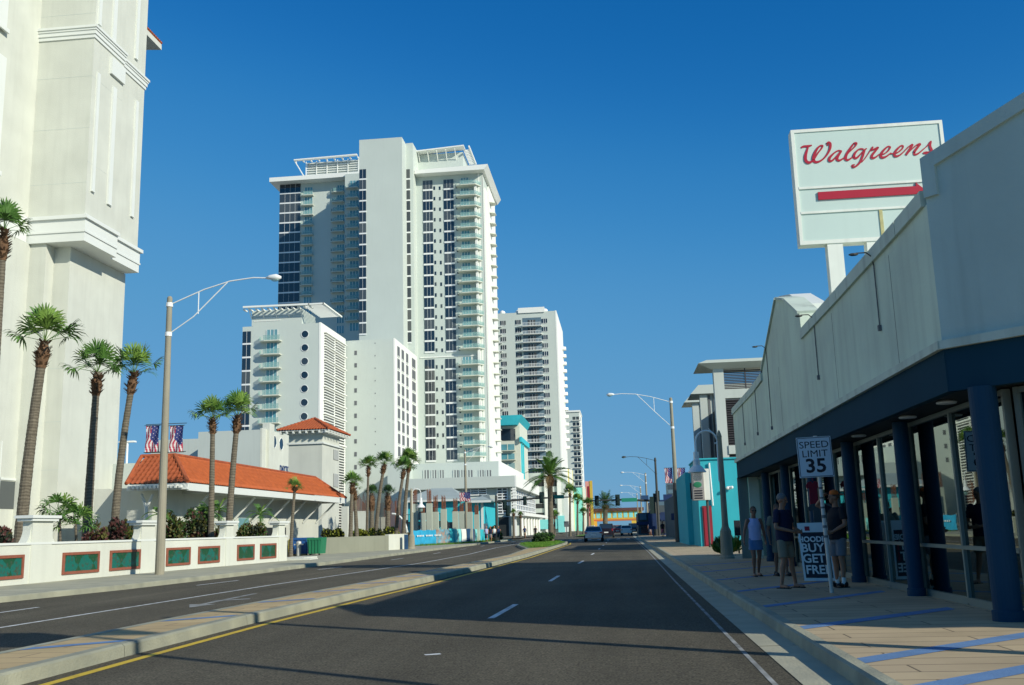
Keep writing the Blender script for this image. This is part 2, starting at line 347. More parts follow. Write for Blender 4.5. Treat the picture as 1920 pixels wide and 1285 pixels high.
def text_bm(txt, size, weight=0, ext=.004, align='CENTER', squash=1.0):
    cu = bpy.data.curves.new('lettering', 'FONT'); cu.body = txt; cu.size = size; cu.offset = weight; cu.extrude = ext; cu.align_x = align; cu.align_y = 'CENTER'; cu.resolution_u = 3
    o = bpy.data.objects.new('lettering', cu); COL.objects.link(o); bpy.context.view_layer.update()
    me = bpy.data.meshes.new_from_object(o.evaluated_get(bpy.context.evaluated_depsgraph_get())); bpy.data.objects.remove(o)
    b = B(); b.v = [(v.co.x * squash, v.co.y, v.co.z) for v in me.vertices]; b.f = [list(p.vertices) for p in me.polygons]; b.m = [0] * len(b.f)
    bpy.data.meshes.remove(me); return b
def lay(b, c, u, v):                              # put flat lettering (x, y) on a plane: u right, v up
    c, u, v = Vector(c), Vector(u).normalized(), Vector(v).normalized(); w = u.cross(v)
    b.v = [tuple(c + u * x + v * y + w * z) for x, y, z in b.v]; return b
# ---------------------------------------------------------------- ground, road, pavements
b = B(); b.box(-1500, 1500, -60, 3000, -.5, -.03); struct('ground', b, 'sand')
b = B(); b.face([(-14.0, -20, 0), (1.75, -20, 0), (1.75, 900, 0), (-14.6, 900, 0)]); struct('road', b, 'asphalt')
b = B(); b.face([(-60, 130, .001), (-14.2, 130, .001), (-14.2, 142, .001), (-60, 142, .001)]); b.face([(1.74, 130, .001), (60, 130, .001), (60, 142, .001), (1.74, 142, .001)]); struct('cross_street', b, 'asphalt')
def walk(pts_in, pts_out, z=.15):               # slab between the kerb line and the back line
    b = B(); n = len(pts_in)
    for i in range(n - 1):
        a, c, d, e = pts_in[i], pts_in[i + 1], pts_out[i + 1], pts_out[i]
        b.face([(*a, z), (*c, z), (*d, z), (*e, z)])
    return b
def kerb(line, side, w=.16, z=.15, zb=-.02, gaps=True):
    b = B()
    for i in range(len(line) - 1):
        p, q = Vector((*line[i], 0)), Vector((*line[i + 1], 0)); d = (q - p); L_ = d.length; n = max(1, int(L_ / 3.05)); d.normalize(); nn = Vector((d.y, -d.x, 0)) * side
        for k in range(n):
            a = p + (q - p) * (k / n) + d * .004; c = p + (q - p) * ((k + 1) / n) - d * .004
            r_ = [(nn * 0, zb), (nn * .015, z - .02), (nn * .045, z + .003), (nn * w, z + .003)]
            for t in range(3): b.face([a + r_[t][0] + Vector((0, 0, r_[t][1])), c + r_[t][0] + Vector((0, 0, r_[t][1])), c + r_[t + 1][0] + Vector((0, 0, r_[t + 1][1])), a + r_[t + 1][0] + Vector((0, 0, r_[t + 1][1]))])
    return b
# right side
RK = [(1.92, -20), (1.92, 129)]
o = struct('pavement_right', walk([(2.07, -20), (2.07, 129)], [(30, -20), (30, 129)]), 'pavers_walk')
struct('kerb_right', kerb(RK, 1), 'curb_concrete')
struct('pavement_far_right', walk([(1.92, 143), (1.92, 600)], [(40, 143), (40, 600)]), 'concrete')
b = B()
for k in range(40): b.face([(1.5, -20 + k * 4, .006), (1.93, -20 + k * 4, .012), (1.93, -20 + k * 4 + 3.97, .012), (1.5, -20 + k * 4 + 3.97, .006)])
struct('gutter_right', b, 'concrete')
# left side: the kerb swings a little
LK = [(-15.6, 12), (-15.1, 23), (-14.4, 28), (-13.9, 36), (-13.9, 48), (-14.1, 60), (-14.2, 130)]
def leftback(line, X): return [(X, y) for _, y in line]
b = B(); b.face([(-15.3, -20, .002), (-13.9, -20, .002), (-13.9, 48, .002), (-14.4, 28, .002), (-15.1, 23, .002)]); struct('road_edge', b, 'asphalt')
struct('pavement_left', walk([(x - .14, y) for x, y in LK], leftback(LK, -20)), 'concrete')
struct('hotel_forecourt', walk([(-20.002, 12), (-20.002, 130)], [(-60, 12), (-60, 130)], .14), 'plain_ground')
struct('kerb_left', kerb(LK, -1), 'curb_concrete')
struct('pavement_far_left', walk([(-14.5, 143), (-15.2, 600)], [(-60, 143), (-60, 600)]), 'plain_ground')
# median
MR = [(-5.95, -10), (-6.05, 6), (-6.12, 12), (-6.1, 16), (-5.85, 22), (-5.5, 28), (-5.15, 38), (-4.8, 50), (-4.75, 70), (-4.7, 86), (-5.1, 95), (-6.3, 101)]
ML = [(-7.5, -10), (-7.45, 6), (-7.4, 12), (-7.35, 16), (-7.1, 22), (-6.75, 28), (-6.2, 38), (-5.75, 50), (-6.3, 66), (-8.6, 82), (-9.3, 92), (-7.6, 101)]
struct('median_pavement', walk([(x - .14, y) for x, y in MR[:9]], [(x + .14, y) for x, y in ML[:9]]), 'pavers_median')
struct('median_kerb', kerb(MR, -1, .2).merge(kerb(ML, 1, .2)).merge(kerb([MR[-1], ML[-1]], -1, .2)), 'curb_concrete')
b = walk([(x - .2, y) for x, y in MR[8:]], [(x + .2, y) for x, y in ML[8:]], .17); struct('median_lawn', b, 'lawn')
b = walk([(-3.5, 150), (-3.5, 260)], [(-7, 150), (-7, 260)], .16); struct('far_median_lawn', b, 'lawn')
# painted lines
def strip(b, line, w, z=.004):
    for i in range(len(line) - 1):
        p, q = Vector((*line[i], 0)), Vector((*line[i + 1], 0)); d = (q - p).normalized(); n = Vector((d.y, -d.x, 0)) * w / 2; Z = Vector((0, 0, z))
        b.face([p - n + Z, p + n + Z, q + n + Z, q - n + Z])
b = B(); strip(b, [(x + .28, y) for x, y in MR], .13); struct('yellow_edge_line', b, 'road_yellow')
b = B(); y = 16.3
for p, q in (((-2.16, 16.3), (-2.06, 19.2)), ((-1.98, 27.2), (-1.93, 30.2)), ((-1.75, 40), (-1.68, 43)), ((-1.6, 52), (-1.55, 55)), ((-1.5, 64), (-1.48, 67)), ((-1.45, 76), (-1.43, 79)), ((-1.4, 88), (-1.4, 91)), ((-1.4, 100), (-1.4, 103))): strip(b, [p, q], .11)
strip(b, [(-2.33, 11.7), (-2.16, 11.78)], .10)
struct('lane_dashes', b, 'road_white')
b = B(); strip(b, [(1.26, -10), (1.28, 26), (1.38, 53), (1.3, 125)], .05); struct('edge_line_right', b, 'worn_white')
b = B(); strip(b, [(-10.62, 10), (-10.6, 16.4), (-10.26, 28.8), (-9.67, 38.1), (-9.2, 46), (-9.2, 60), (-10, 80), (-10.3, 120)], .10)
for p, q in (((-12.9, 17.8), (-12.93, 21.3)), ((-12.9, 29.6), (-12.65, 32.3)), ((-12.45, 40.4), (-12.2, 43)), ((-12.1, 52), (-12.1, 55)), ((-12.1, 64), (-12.2, 67)), ((-12.3, 76), (-12.3, 79)), ((-12.4, 88), (-12.5, 91))): strip(b, [p, q], .10)
struct('opposing_lane_lines', b, 'road_white')
b = B()
# turn arrow in the opposing inner lane
a = Vector((-9.2, 21.6, .004)); strip(b, [(-9.05, 20.9), (-9.2, 24.6)], .14)
b.face([(-8.95, 20.2, .0045), (-8.75, 21.1, .0045), (-9.35, 21.1, .0045)]); b.face([(-9.3, 22.0, .0045), (-8.55, 22.5, .0045), (-8.6, 22.75, .0045), (-9.25, 22.3, .0045)])
struct('turn_arrow', b, 'worn_white')
b = B(); strip(b, [(-14, 111), (1.5, 111)], .5, .005)
for k in range(14): strip(b, [(-13.6 + k * 1.1, 114), (-13.6 + k * 1.1, 117)], .4, .005)
struct('crosswalk', b, 'road_white')
# blue paver bands
b = B()
def band(p, q, w, z=.154):
    p, q = Vector((*p, z)), Vector((*q, z)); d = Vector((0, w, 0)); n = 5
    b.face([p, q, q + d, p + d])
for p, q, w in (((2.08, 5.3), (4.6, 7.3), .33), ((2.08, 7.75), (4.9, 10.1), .33), ((2.08, 9.35), (4.4, 11.35), .34), ((2.08, 12.3), (4.5, 14.55), .35), ((2.08, 15.5), (4.5, 18.2), .35), ((2.08, 19.0), (4.4, 21.8), .35), ((2.08, 23), (4.4, 25.6), .35), ((2.08, 27), (4.4, 29.6), .35), ((2.08, 31), (4.4, 33.6), .35)): band(p, q, w)
struct('blue_pavement_bands', b, 'paver_blue')
b = B()
for y in (5.2, 8.3, 11.5, 15.1, 18.9, 21.9, 25, 28.5, 32, 36, 40, 45):
    w = 0
    xr = next((MR[i][0] + (MR[i + 1][0] - MR[i][0]) * (y - MR[i][1]) / (MR[i + 1][1] - MR[i][1]) for i in range(len(MR) - 1) if MR[i][1] <= y <= MR[i + 1][1]))
    xl = next((ML[i][0] + (ML[i + 1][0] - ML[i][0]) * (y - ML[i][1]) / (ML[i + 1][1] - ML[i][1]) for i in range(len(ML) - 1) if ML[i][1] <= y <= ML[i + 1][1]))
    band((xl + .2, y), (xr - .2, y + .75), .3)
struct('blue_median_bands', b, 'paver_blue')
# storm drain in the left pavement
# ---------------------------------------------------------------- beach shop on the right (front plane runs along the pavement)
X0 = 4.25; Ya, Yb = 13.12, 36.6
ST = thing('beach_shop', 'long grey stucco beachwear shop with navy canopy band, blue round columns and plate glass', 'shop', (X0, 20, 0))
CH = Vector((.67, -.74, 0)).normalized(); C0 = Vector((X0, Ya, 0)); CL = 5.4; C1 = C0 + CH * CL; CN = Vector((-.74, -.67, 0)).normalized()
# fascia wall with its uneven skyline
prof = [(Ya, 3.62), (Yb, 3.55), (Yb, 5.28), (30.9, 5.32), (28.75, 5.40), (28.7, 5.70), (25.45, 7.04), (24.2, 6.73), (22.5, 6.03), (22.4, 5.42), (14.6, 5.50), (Ya, 5.50)]
b = B(); b.prism([(X0, y, z) for y, z in prof], (.35, 0, 0)); part('fascia', b, 'wall_store', ST)
b = B(); b.prism([C0 + Vector((0, 0, 3.62)), C1 + Vector((0, 0, 3.62)), C1 + Vector((0, 0, 7.50)), C0 + Vector((0, 0, 6.08))], -CN * .4); part('corner_fascia', b, 'corner_store_dim', ST, label='raked corner wall above the canopy, tinted blue-grey for its dimmer light')
# coping
def cope(b, path, w, h, inx):
    for i in range(len(path) - 1):
        p, q = Vector(path[i]), Vector(path[i + 1]); d = (q - p); u = d.normalized(); n = inx; up = u.cross(n); up = up if up.z > 0 or abs(up.z) < .1 else -up
        b.obox((p + q) / 2 + up * (h / 2) + n * (w / 2 - .05), u * (d.length / 2 - .006), n * (w / 2), up * (h / 2))
b = B(); I = Vector((1, 0, 0))
for path in ([(X0, Yb, 5.28), (X0, 33.8, 5.30)], [(X0, 33.78, 5.30), (X0, 30.9, 5.32)], [(X0, 30.88, 5.32), (X0, 28.78, 5.42)], [(X0, 22.4, 5.42), (X0, 18.6, 5.44)], [(X0, 18.58, 5.44), (X0, 14.5, 5.48)], [(X0, 14.48, 5.48), (X0, 13.2, 5.50)]): b = B(); cope(b, path, .5, .22, I); part('coping', b, 'coping_store', ST)
b = B(); cope(b, [(X0, 28.72, 5.69), (X0, 25.45, 7.04)], .5, .05, I); part('gable_coping', b, 'coping_store', ST); b = B(); cope(b, [(X0, 25.4, 7.03), (X0, 24.2, 6.73)], .5, .06, I); part('gable_coping', b, 'coping_store', ST); b = B(); cope(b, [(X0, 24.15, 6.72), (X0, 22.5, 6.03)], .5, .06, I)
part('gable_coping', b, 'coping_store', ST)
xg = X0 + .5; b = B(); b.prism([onx(px, py, xg) for px, py in ((1459, 556), (1480, 552), (1508, 570), (1512, 612), (1499, 604), (1480, 575))], (.55, 0, 0)); b.box(X0 + .36, X0 + 1.3, 22.9, 23.1, 5.2, 6.0)
part('gable_roof', b, 'white_trim', ST)
b = B(); tip = C0 + Vector((0, 0, 6.05))
b.prism([C0 + Vector((0, 0, 5.58)), C0 + CH * .19 + Vector((0, 0, 5.58)), C0 + CH * .19 + Vector((0, 0, 5.98)), C1 + Vector((0, 0, 7.38)), C1 + Vector((0, 0, 7.57)), C0 + Vector((0, 0, 6.13))], CN * .05)
b.prism([C0 + Vector((0, 0, 6.132)), C1 + Vector((0, 0, 7.572)), C1 + Vector((0, 0, 7.60)), C0 + Vector((0, 0, 6.16))], -CN * .6)
part('corner_coping', b, 'corner_store_dim', ST)
# light drip edge and the navy canopy band
b = B(); b.box(X0 - .07, X0 + .3, Ya - .02, Yb, 3.53, 3.64); b.prism([C0 + CN * .07 + Vector((0, 0, 3.53)), C1 + CN * .07 + Vector((0, 0, 3.53)), C1 + CN * .07 + Vector((0, 0, 3.64)), C0 + CN * .07 + Vector((0, 0, 3.64))], -CN * .3); part('drip_edge', b, 'coping_store', ST)
b = B(); b.box(X0 - .0, X0 + .12, Ya - .02, Yb, 2.98, 3.528)
b.prism([C0 + CN * .0 + Vector((0, 0, 2.98)), C1 + Vector((0, 0, 2.98)), C1 + Vector((0, 0, 3.528)), C0 + Vector((0, 0, 3.528))], -CN * .12); part('canopy_band', b, 'band_blue', ST)
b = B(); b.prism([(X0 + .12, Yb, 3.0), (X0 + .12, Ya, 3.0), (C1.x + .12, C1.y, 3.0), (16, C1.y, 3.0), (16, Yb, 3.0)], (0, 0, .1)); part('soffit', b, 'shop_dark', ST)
# body and roof behind the fascia
b = B(); b.box(X0 + .35, 16, Yb - .25, Yb, .15, 5.28); b.box(15.8, 16, C1.y, Yb - .26, .15, 5.3); b.prism([(X0 + .36, Yb - .26, 4.6), (X0 + .36, Ya + .2, 4.6), (C1.x - .1, C1.y + .3, 4.6), (15.79, C1.y + .3, 4.6), (15.79, Yb - .26, 4.6)], (0, 0, .2))
b.box(C1.x, 16, C1.y, C1.y + .25, 3.1, 7.6); part('rear_wall', b, 'wall_store', ST)
b = B(); b.box(X0 - .02, X0 + .34, Yb - .06, Yb + .02, .15, 3.0); part('end_post', b, 'alu', ST)
XG = 4.95                                           # glass line
b = B(); b.box(XG - .01, 15.7, 11, Yb - .3, .145, .16); part('shop_floor', b, 'shop_carpet', ST)
b = B(); b.box(XG + 3.4, XG + 3.5, 14, Yb - .3, .16, 3.0); part('back_partition', b, 'shop_wall', ST)
# columns
cols = [(4.58, 12.85), (4.74, 17.2), (4.74, 21.2), (4.74, 25.3), (4.74, 29.3), (4.74, 33.2)]
for i, (x, y) in enumerate(cols):
    b = B(); r_ = .165 if i == 0 else .125; b.lathe((x, y, .15), [(r_ + .02, 0), (r_ + .02, .12), (r_, .13), (r_, 2.84)], 22); part('column', b, 'column_blue', ST)
# glazing between the columns: low kickplate, rail at 0.75 m, mullions
def glaze(p, q, nm, kick=.1, rail=.78, top=2.98, yst=.15, door=None):
    p, q = Vector((*p, 0)), Vector((*q, 0)); d = (q - p); L_ = d.length; u = d.normalized(); n = Vector((u.y, -u.x, 0))
    fb = B(); Z = Vector((0, 0, 1))
    def bar(a, c, z0, z1, w=.035, dpt=.05): m_ = p + u * ((a + c) / 2) + Z * ((z0 + z1) / 2); fb.obox(m_, u * ((c - a) / 2), n * dpt, Z * ((z1 - z0) / 2))
    for k in range(nm + 1):
        s_ = min(max(L_ * k / nm, .035), L_ - .035); bar(s_ - .03, s_ + .03, yst + .02, top)
    for k in range(nm):
        a, c = L_ * k / nm + .032, L_ * (k + 1) / nm - .032
        bar(a, c, yst, yst + kick); bar(a, c, yst + rail, yst + rail + .055); bar(a, c, top - .07, top - .002, dpt=.045)
    fr = part('window_frame', fb, 'alu', ST)
    for k in range(nm):
        a, c = L_ * k / nm + .032, L_ * (k + 1) / nm - .032
        for z0, z1 in ((yst + kick, yst + rail), (yst + rail + .056, top - .07)):
            g = B(); m_ = p + u * ((a + c) / 2) + Z * ((z0 + z1) / 2); g.obox(m_, u * ((c - a) / 2 - .002), n * .004, Z * ((z1 - z0) / 2 - .002)); part('pane', g, 'shop_glass', fr)
for i in range(len(cols) - 1): glaze((XG, cols[i][1] + .22), (XG, cols[i + 1][1] + .2), 2)
glaze((XG, cols[-1][1] + .22), (XG, Yb - .1), 2)
glaze((5.0, 12.95), (6.5, 11.3), 1); glaze((6.56, 11.23), (8.0, 9.65), 2)
# gooseneck wall lamps with their conduit running down the fascia
for y, zt, zb_, up in ((33.6, 5.5, 4.0, 0), (30.4, 5.5, 4.05, 0), (27.6, 6.1, 3.95, 0), (20.9, 5.55, 4.35, 1), (15.9, 5.5, 4.4, 1)):
    b = B(); b.tube([(X0 - .02, y, zb_), (X0 - .02, y, zt - .1)], .011, 6); b.box(X0 - .05, X0 + .02, y - .03, y + .03, zb_ - .07, zb_ + .02)
    o = part('lamp_conduit', b, 'louvre_grey', ST)
    if up or y == 27.6:
        b = B(); b.tube([(X0 - .02, y, zt - .1), (X0 - .04, y, zt + .05), (X0 - .12, y, zt + .12), (X0 - .28, y, zt + .12)], .011, 6); b.ball((X0 - .32, y, zt + .1), (.08, .04, .025), 8); part('lamp_arm', b, 'pole_dark', o)
for y in (15.1, 19.3, 25.9, 31.5):
    b = B(); b.box(X0 - .003, X0 + .01, y - .005, y + .005, 3.65, 5.35); part('panel_joint', b, 'pole_dark', ST)
for x, y in ((4.6, 14.3), (4.6, 16.2), (4.6, 19.5)):
    b = B(); b.lathe((x, y, 2.955), [(.11, .04), (.14, .02), (.13, 0)], 16); part('ceiling_light', b, 'white_trim', ST)
# goods seen through the glass: each a thing
def garment(x, y, z, w, h, m1, lab, kind='shirt', face=False):
    b = B(); n = 9
    pts = [(-.5, .0), (-.72, .12), (-.62, .28), (-.42, .2), (-.42, 1), (.42, 1), (.42, .2), (.62, .28), (.72, .12), (.5, .0), (.16, -.03), (0, .06), (-.16, -.03)]
    b.prism([(x, y + a * w, z - c * h) for a, c in pts] if not face else [(x + a * w, y, z - c * h) for a, c in pts], (.03, 0, 0) if not face else (0, .04, 0)); b.tube([(x, y, z + .02), (x, y, z + .16)], .006, 5)
    return solo('hanging_shirt', b, m1, lab, kind, 'clothes in the shop window')
garment(4.62, 23.9, 1.78, .40, .62, 'shop_grey', 'dark green-grey T-shirt hanging outside the glass above the sandwich board', face=True)
garment(4.55, 24.2, 2.3, .22, .6, 'red_cloth', 'narrow dark red garment hanging just above the green-grey T-shirt', face=True)
garment(5.3, 18.4, 2.7, .36, .5, 'shop_wall', 'pale grey shirt hanging high behind the glass by the speed limit sign')
garment(5.5, 15.4, 1.95, .40, .6, 'shirt_black', 'black T-shirt hanging in the window between the second and nearest columns')
garment(5.4, 14.7, 2.9, .0001 + .3, .4, 'shop_grey', 'charcoal shirt at the top of the window beside the nearest column')
def rack(x, y, cols_, lab):
    t = thing('clothes_rack', lab, 'clothes rack', (x, y, .16), 'racks inside the shop')
    b = B(); b.tube([(x, y - .7, .17), (x, y - .7, 1.35), (x, y + .7, 1.35), (x, y + .7, .17)], .018, 6); part('rail', b, 'chrome', t)
    for k in range(12):
        c = random.choice(cols_); yy = y - .6 + k * .108; b = B(); h = random.uniform(.6, .85)
        b.prism([(x - .18, yy, 1.3), (x + .18, yy, 1.3), (x + .24, yy, 1.2), (x + .2, yy, 1.3 - h), (x - .2, yy, 1.3 - h), (x - .24, yy, 1.2)], (0, .05, 0)); part('garment', b, c, t)
rack(6.3, 15.2, ['towel_teal', 'towel_mix', 'lilac', 'pink_cloth'], 'clothes rack of teal and pink swimwear inside the window nearest the camera')
rack(6.5, 19.4, ['navy', 'towel_mix', 'red_cloth', 'white_paint'], 'clothes rack of navy, red and white shirts inside behind the speed limit sign')
rack(6.5, 23.6, ['towel_teal', 'khaki', 'lilac'], 'clothes rack of khaki and lilac clothes deeper inside the shop')
b = B()
b.prism([(5.25, 14.1, 1.95), (5.25, 14.95, 1.95), (5.25, 14.95, 1.1), (5.25, 14.1, 1.2)], (.02, 0, 0)); solo('beach_towel', b, 'towel_mix', 'patterned teal beach towel hung in the window beside the nearest blue column', 'beach towel')
# striped towel high up beyond the nearest column
b = B(); b.prism([(5.6, 12.75, 2.9), (6.15, 12.15, 2.9), (6.15, 12.15, 2.1), (5.6, 12.75, 2.1)], (.02, .02, 0)); solo('beach_towel', b, 'towel_teal', 'blue towel at the very right edge, behind the glass past the nearest column', 'beach towel')
b = B(); b.prism([(5.65, 12.78, 2.05), (6.2, 12.2, 2.05), (6.2, 12.2, 1.4), (5.65, 12.78, 1.4)], (.02, .02, 0)); solo('beach_towel', b, 'pink_cloth', 'reddish towel at the right edge, hung just below the blue towel', 'beach towel')
# hanging wooden sign behind the glass (a plain dark board)
t = thing('window_sign', 'brown board with dark frame hanging behind the shop glass right of the second column', 'sign', (5.3, 16.8, 2.2))
b = B(); b.box(5.02, 5.58, 16.8, 16.83, 2.18, 2.88); part('board', b, 'arrow_frame', t)
b = B(); b.box(5.07, 5.53, 16.785, 16.798, 2.24, 2.82); part('panel', b, 'shop_wall', t)
# floor mannequin-like display block with pink cloth
b = B(); b.lathe((5.6, 15.75, .16), [(.28, 0), (.3, .1), (.22, .25), (.24, .45), (.05, .5)], 10); solo('display_stool', b, 'pink_cloth', 'low stool draped in pink cloth on the shop floor behind the glass', 'display')

# ---------------------------------------------------------------- pharmacy sign on two legs behind the shop
YS = 30.0
SG = thing('pharmacy_sign', 'large pale roadside sign with red script lettering and red arrow above the shop roof', 'sign', (7.5, YS, 0))
c00 = at(1499, 459, YS); c01 = at(1485, 247, YS); x0s, x1s = 5.87, 10.45; z0s, z1s = 9.72, 13.46
b = B(); b.box(x0s + .09, x1s - .09, YS + .03, YS + .42, z0s + .1, z1s - .1); part('face_panel', b, 'sign_white', SG)
b = B()
for q in ((x0s, x0s + .10, z0s, z1s), (x1s - .10, x1s, z0s, z1s)): b.box(q[0], q[1], YS, YS + .45, q[2], q[3])
b.box(x0s + .1, x1s - .1, YS, YS + .45, z0s, z0s + .12); b.box(x0s + .1, x1s - .1, YS, YS + .45, z1s - .1, z1s); part('frame', b, 'sign_frame', SG)
b = B()
for z in (z0s + 1.78, z0s + .98): b.box(x0s + .1, x1s - .1, YS - .01, YS + .05, z, z + .07)
part('divider', b, 'sign_frame', SG)
b = B(); b.box(8.30, 8.40, YS + .005, YS + .03, z0s + .12, z0s + .97); part('rust_streak', b, 'sign_rust', SG)
for x, r_ in ((6.68, .23), (7.85, .23)):
    b = B(); b.box(x, x + .46, YS + .03, YS + .4, .1, z0s); part('leg', b, 'sign_frame', SG)
b = B(); ax0, ax1, ax2 = at(1534, 370, YS).x, at(1718, 356, YS).x, at(1734, 355, YS).x; az = at(1534, 369, YS).z; az = (az + at(1730, 355, YS).z) / 2
b.prism([(ax0, YS - .02, az - .125), (ax1, YS - .02, az - .125), (ax1, YS - .02, az - .24), (ax2, YS - .02, az), (ax1, YS - .02, az + .24), (ax1, YS - .02, az + .125), (ax0, YS - .02, az + .125)], (0, .045, 0)); part('arrow', b, 'sign_red', SG)
# script lettering drawn stroke by stroke from the sign (coordinates measured on an enlargement, 6.4 px per photo px)
W = []
def stroke(pts, w): W.append((pts, w))
stroke([(140, 368), (175, 352), (222, 350), (270, 338)], [20, 26, 30, 12])
stroke([(228, 350), (212, 400), (195, 460), (195, 515), (222, 545), (262, 538), (300, 500), (345, 430), (388, 375), (400, 345), (372, 345), (335, 380), (300, 450), (290, 510), (315, 540), (365, 530), (420, 490), (465, 430), (490, 370), (490, 320), (470, 305), (452, 318), (462, 345)], [16, 24, 34, 36, 34, 26, 18, 16, 16, 18, 18, 24, 34, 36, 32, 22, 18, 22, 28, 30, 24, 18, 12])
stroke([(630, 410), (590, 402), (540, 430), (490, 480), (478, 520), (510, 525), (560, 480), (620, 410)], [18, 16, 18, 28, 30, 22, 16, 16])
stroke([(625, 410), (585, 470), (575, 510), (605, 520), (660, 485), (720, 420), (790, 350), (805, 315), (775, 318), (735, 370), (690, 440), (675, 500), (705, 515), (760, 480)], [18, 26, 30, 24, 14, 12, 16, 22, 20, 24, 30, 32, 24, 12])
stroke([(890, 385), (840, 385), (790, 430), (775, 480), (805, 492), (860, 440), (905, 390), (930, 378)], [18, 16, 24, 30, 26, 16, 16, 10])
stroke([(905, 390), (880, 470), (850, 540), (800, 590), (762, 600), (755, 580), (785, 570)], [22, 26, 24, 20, 22, 20, 12])
stroke([(870, 540), (920, 480), (985, 380), (1000, 362), (985, 395), (1020, 385), (1065, 365), (1030, 410), (995, 455), (990, 490), (1030, 485), (1080, 445)], [10, 10, 14, 20, 16, 20, 20, 24, 28, 30, 20, 12])
stroke([(1080, 450), (1140, 440), (1190, 400), (1210, 360), (1180, 355), (1130, 400), (1100, 450), (1110, 485), (1160, 475), (1220, 430)], [12, 14, 16, 18, 18, 24, 30, 30, 20, 12])
stroke([(1220, 440), (1290, 430), (1350, 385), (1365, 350), (1340, 345), (1290, 390), (1262, 440), (1270, 470), (1320, 460), (1380, 410)], [12, 14, 16, 18, 18, 24, 30, 28, 18, 12])
stroke([(1380, 410), (1440, 350), (1478, 330), (1450, 380), (1400, 455)], [10, 14, 22, 26, 26])
stroke([(1400, 455), (1470, 385), (1530, 335), (1570, 325), (1535, 370), (1500, 420), (1505, 450), (1550, 435), (1620, 375)], [12, 12, 16, 22, 24, 28, 26, 18, 12])
stroke([(1600, 395), (1660, 340), (1698, 290), (1688, 345), (1705, 400), (1690, 430), (1640, 435), (1612, 432), (1640, 420), (1690, 418), (1730, 400)], [10, 12, 16, 26, 30, 26, 22, 22, 14, 12, 10])
def smooth_line(pts, ws, n=5):
    P = [Vector((*p, 0)) for p in pts]; out = []; k = len(P)
    for i in range(k - 1):
        a, p, q, c = P[max(i - 1, 0)], P[i], P[i + 1], P[min(i + 2, k - 1)]
        for j in range(n):
            t = j / n; out.append((.5 * ((2 * p) + (q - a) * t + (2 * a - 5 * p + 4 * q - c) * t * t + (3 * p - a - 3 * q + c) * t ** 3), ws[i] * (1 - t) + ws[i + 1] * t))
    out.append((P[-1], ws[-1])); return out
b = B(); lay_n = 0
for pts, ws in W:
    sm = smooth_line(pts, ws); prev = None
    q = [(at(1480 + p.x / 6.4, 220 + p.y / 6.4, YS + .028), w) for p, w in sm]
    for i, (p, w) in enumerate(q):
        a = q[max(i - 1, 0)][0]; c = q[min(i + 1, len(q) - 1)][0]; d = (c - a); d.y = 0; d.normalize(); n = Vector((-d.z, 0, d.x)); hw = w / 6.4 * YS / FPX / 2 * 1.02
        # a broad-nib feel: thin when moving up to the right
        cur = (p + n * hw, p - n * hw)
        if prev:
            z = -.012 - .0004 * (lay_n % 40); lay_n += 1
            b.prism([prev[0], cur[0], cur[1], prev[1]], (0, z, 0))
        prev = cur
part('script_lettering', b, 'sign_red', SG)

# ---------------------------------------------------------------- speed limit sign on the pavement
sp = gp(1560, 1112, .15)
SP = thing('speed_limit_sign', 'white speed limit 35 sign on a slightly tilted galvanised post in front of the shop', 'road sign', (sp.x, sp.y, .15))
lean = Vector((-.055, 0, 0)); 
def spt(z): return Vector((sp.x, sp.y, .15)) + Vector((-.022 * z, 0, z))
b = B(); b.tube([spt(0), spt(2.75)], .036, 10); part('post', b, 'galv', SP)
b = B()
for k in range(6):
    b = B(); z = .95 + k * .17; b.tube([spt(z), spt(z + random.uniform(.03, .06))], .0375, 10); part('sticker', b, 'louvre_grey', SP)
cz = 2.37; hh = .36; hwid = .30
u = Vector((.985, -.03, .022)).normalized(); v = Vector((-.022, 0, 1)).normalized(); w = u.cross(v)
cc = spt(cz) + Vector((-.05, -.055, .0))
b = B(); b.obox(cc, u * hwid, v * hh, w * .004); pl_ = part('plate', b, 'reflective', SP)
b = B()
for s_ in (-1, 1): b.obox(cc + w * .006 + u * (hwid - .016) * s_, u * .005, v * (hh - .02), w * .001); b.obox(cc + w * .006 + v * (hh - .016) * s_, u * (hwid - .022), v * .005, w * .001)
part('border', b, 'text_dark', pl_)
for tx, sz, dz, wt in (('SPEED', .172, .215, 0), ('LIMIT', .172, .055, 0), ('35', .34, -.165, .008)):
    part('lettering' if tx != '35' else 'number', lay(text_bm(tx, sz, wt, .001, squash=1.12 if tx != '35' else 1.1), cc + w * .0055 + v * dz, u, v), 'text_dark', pl_)
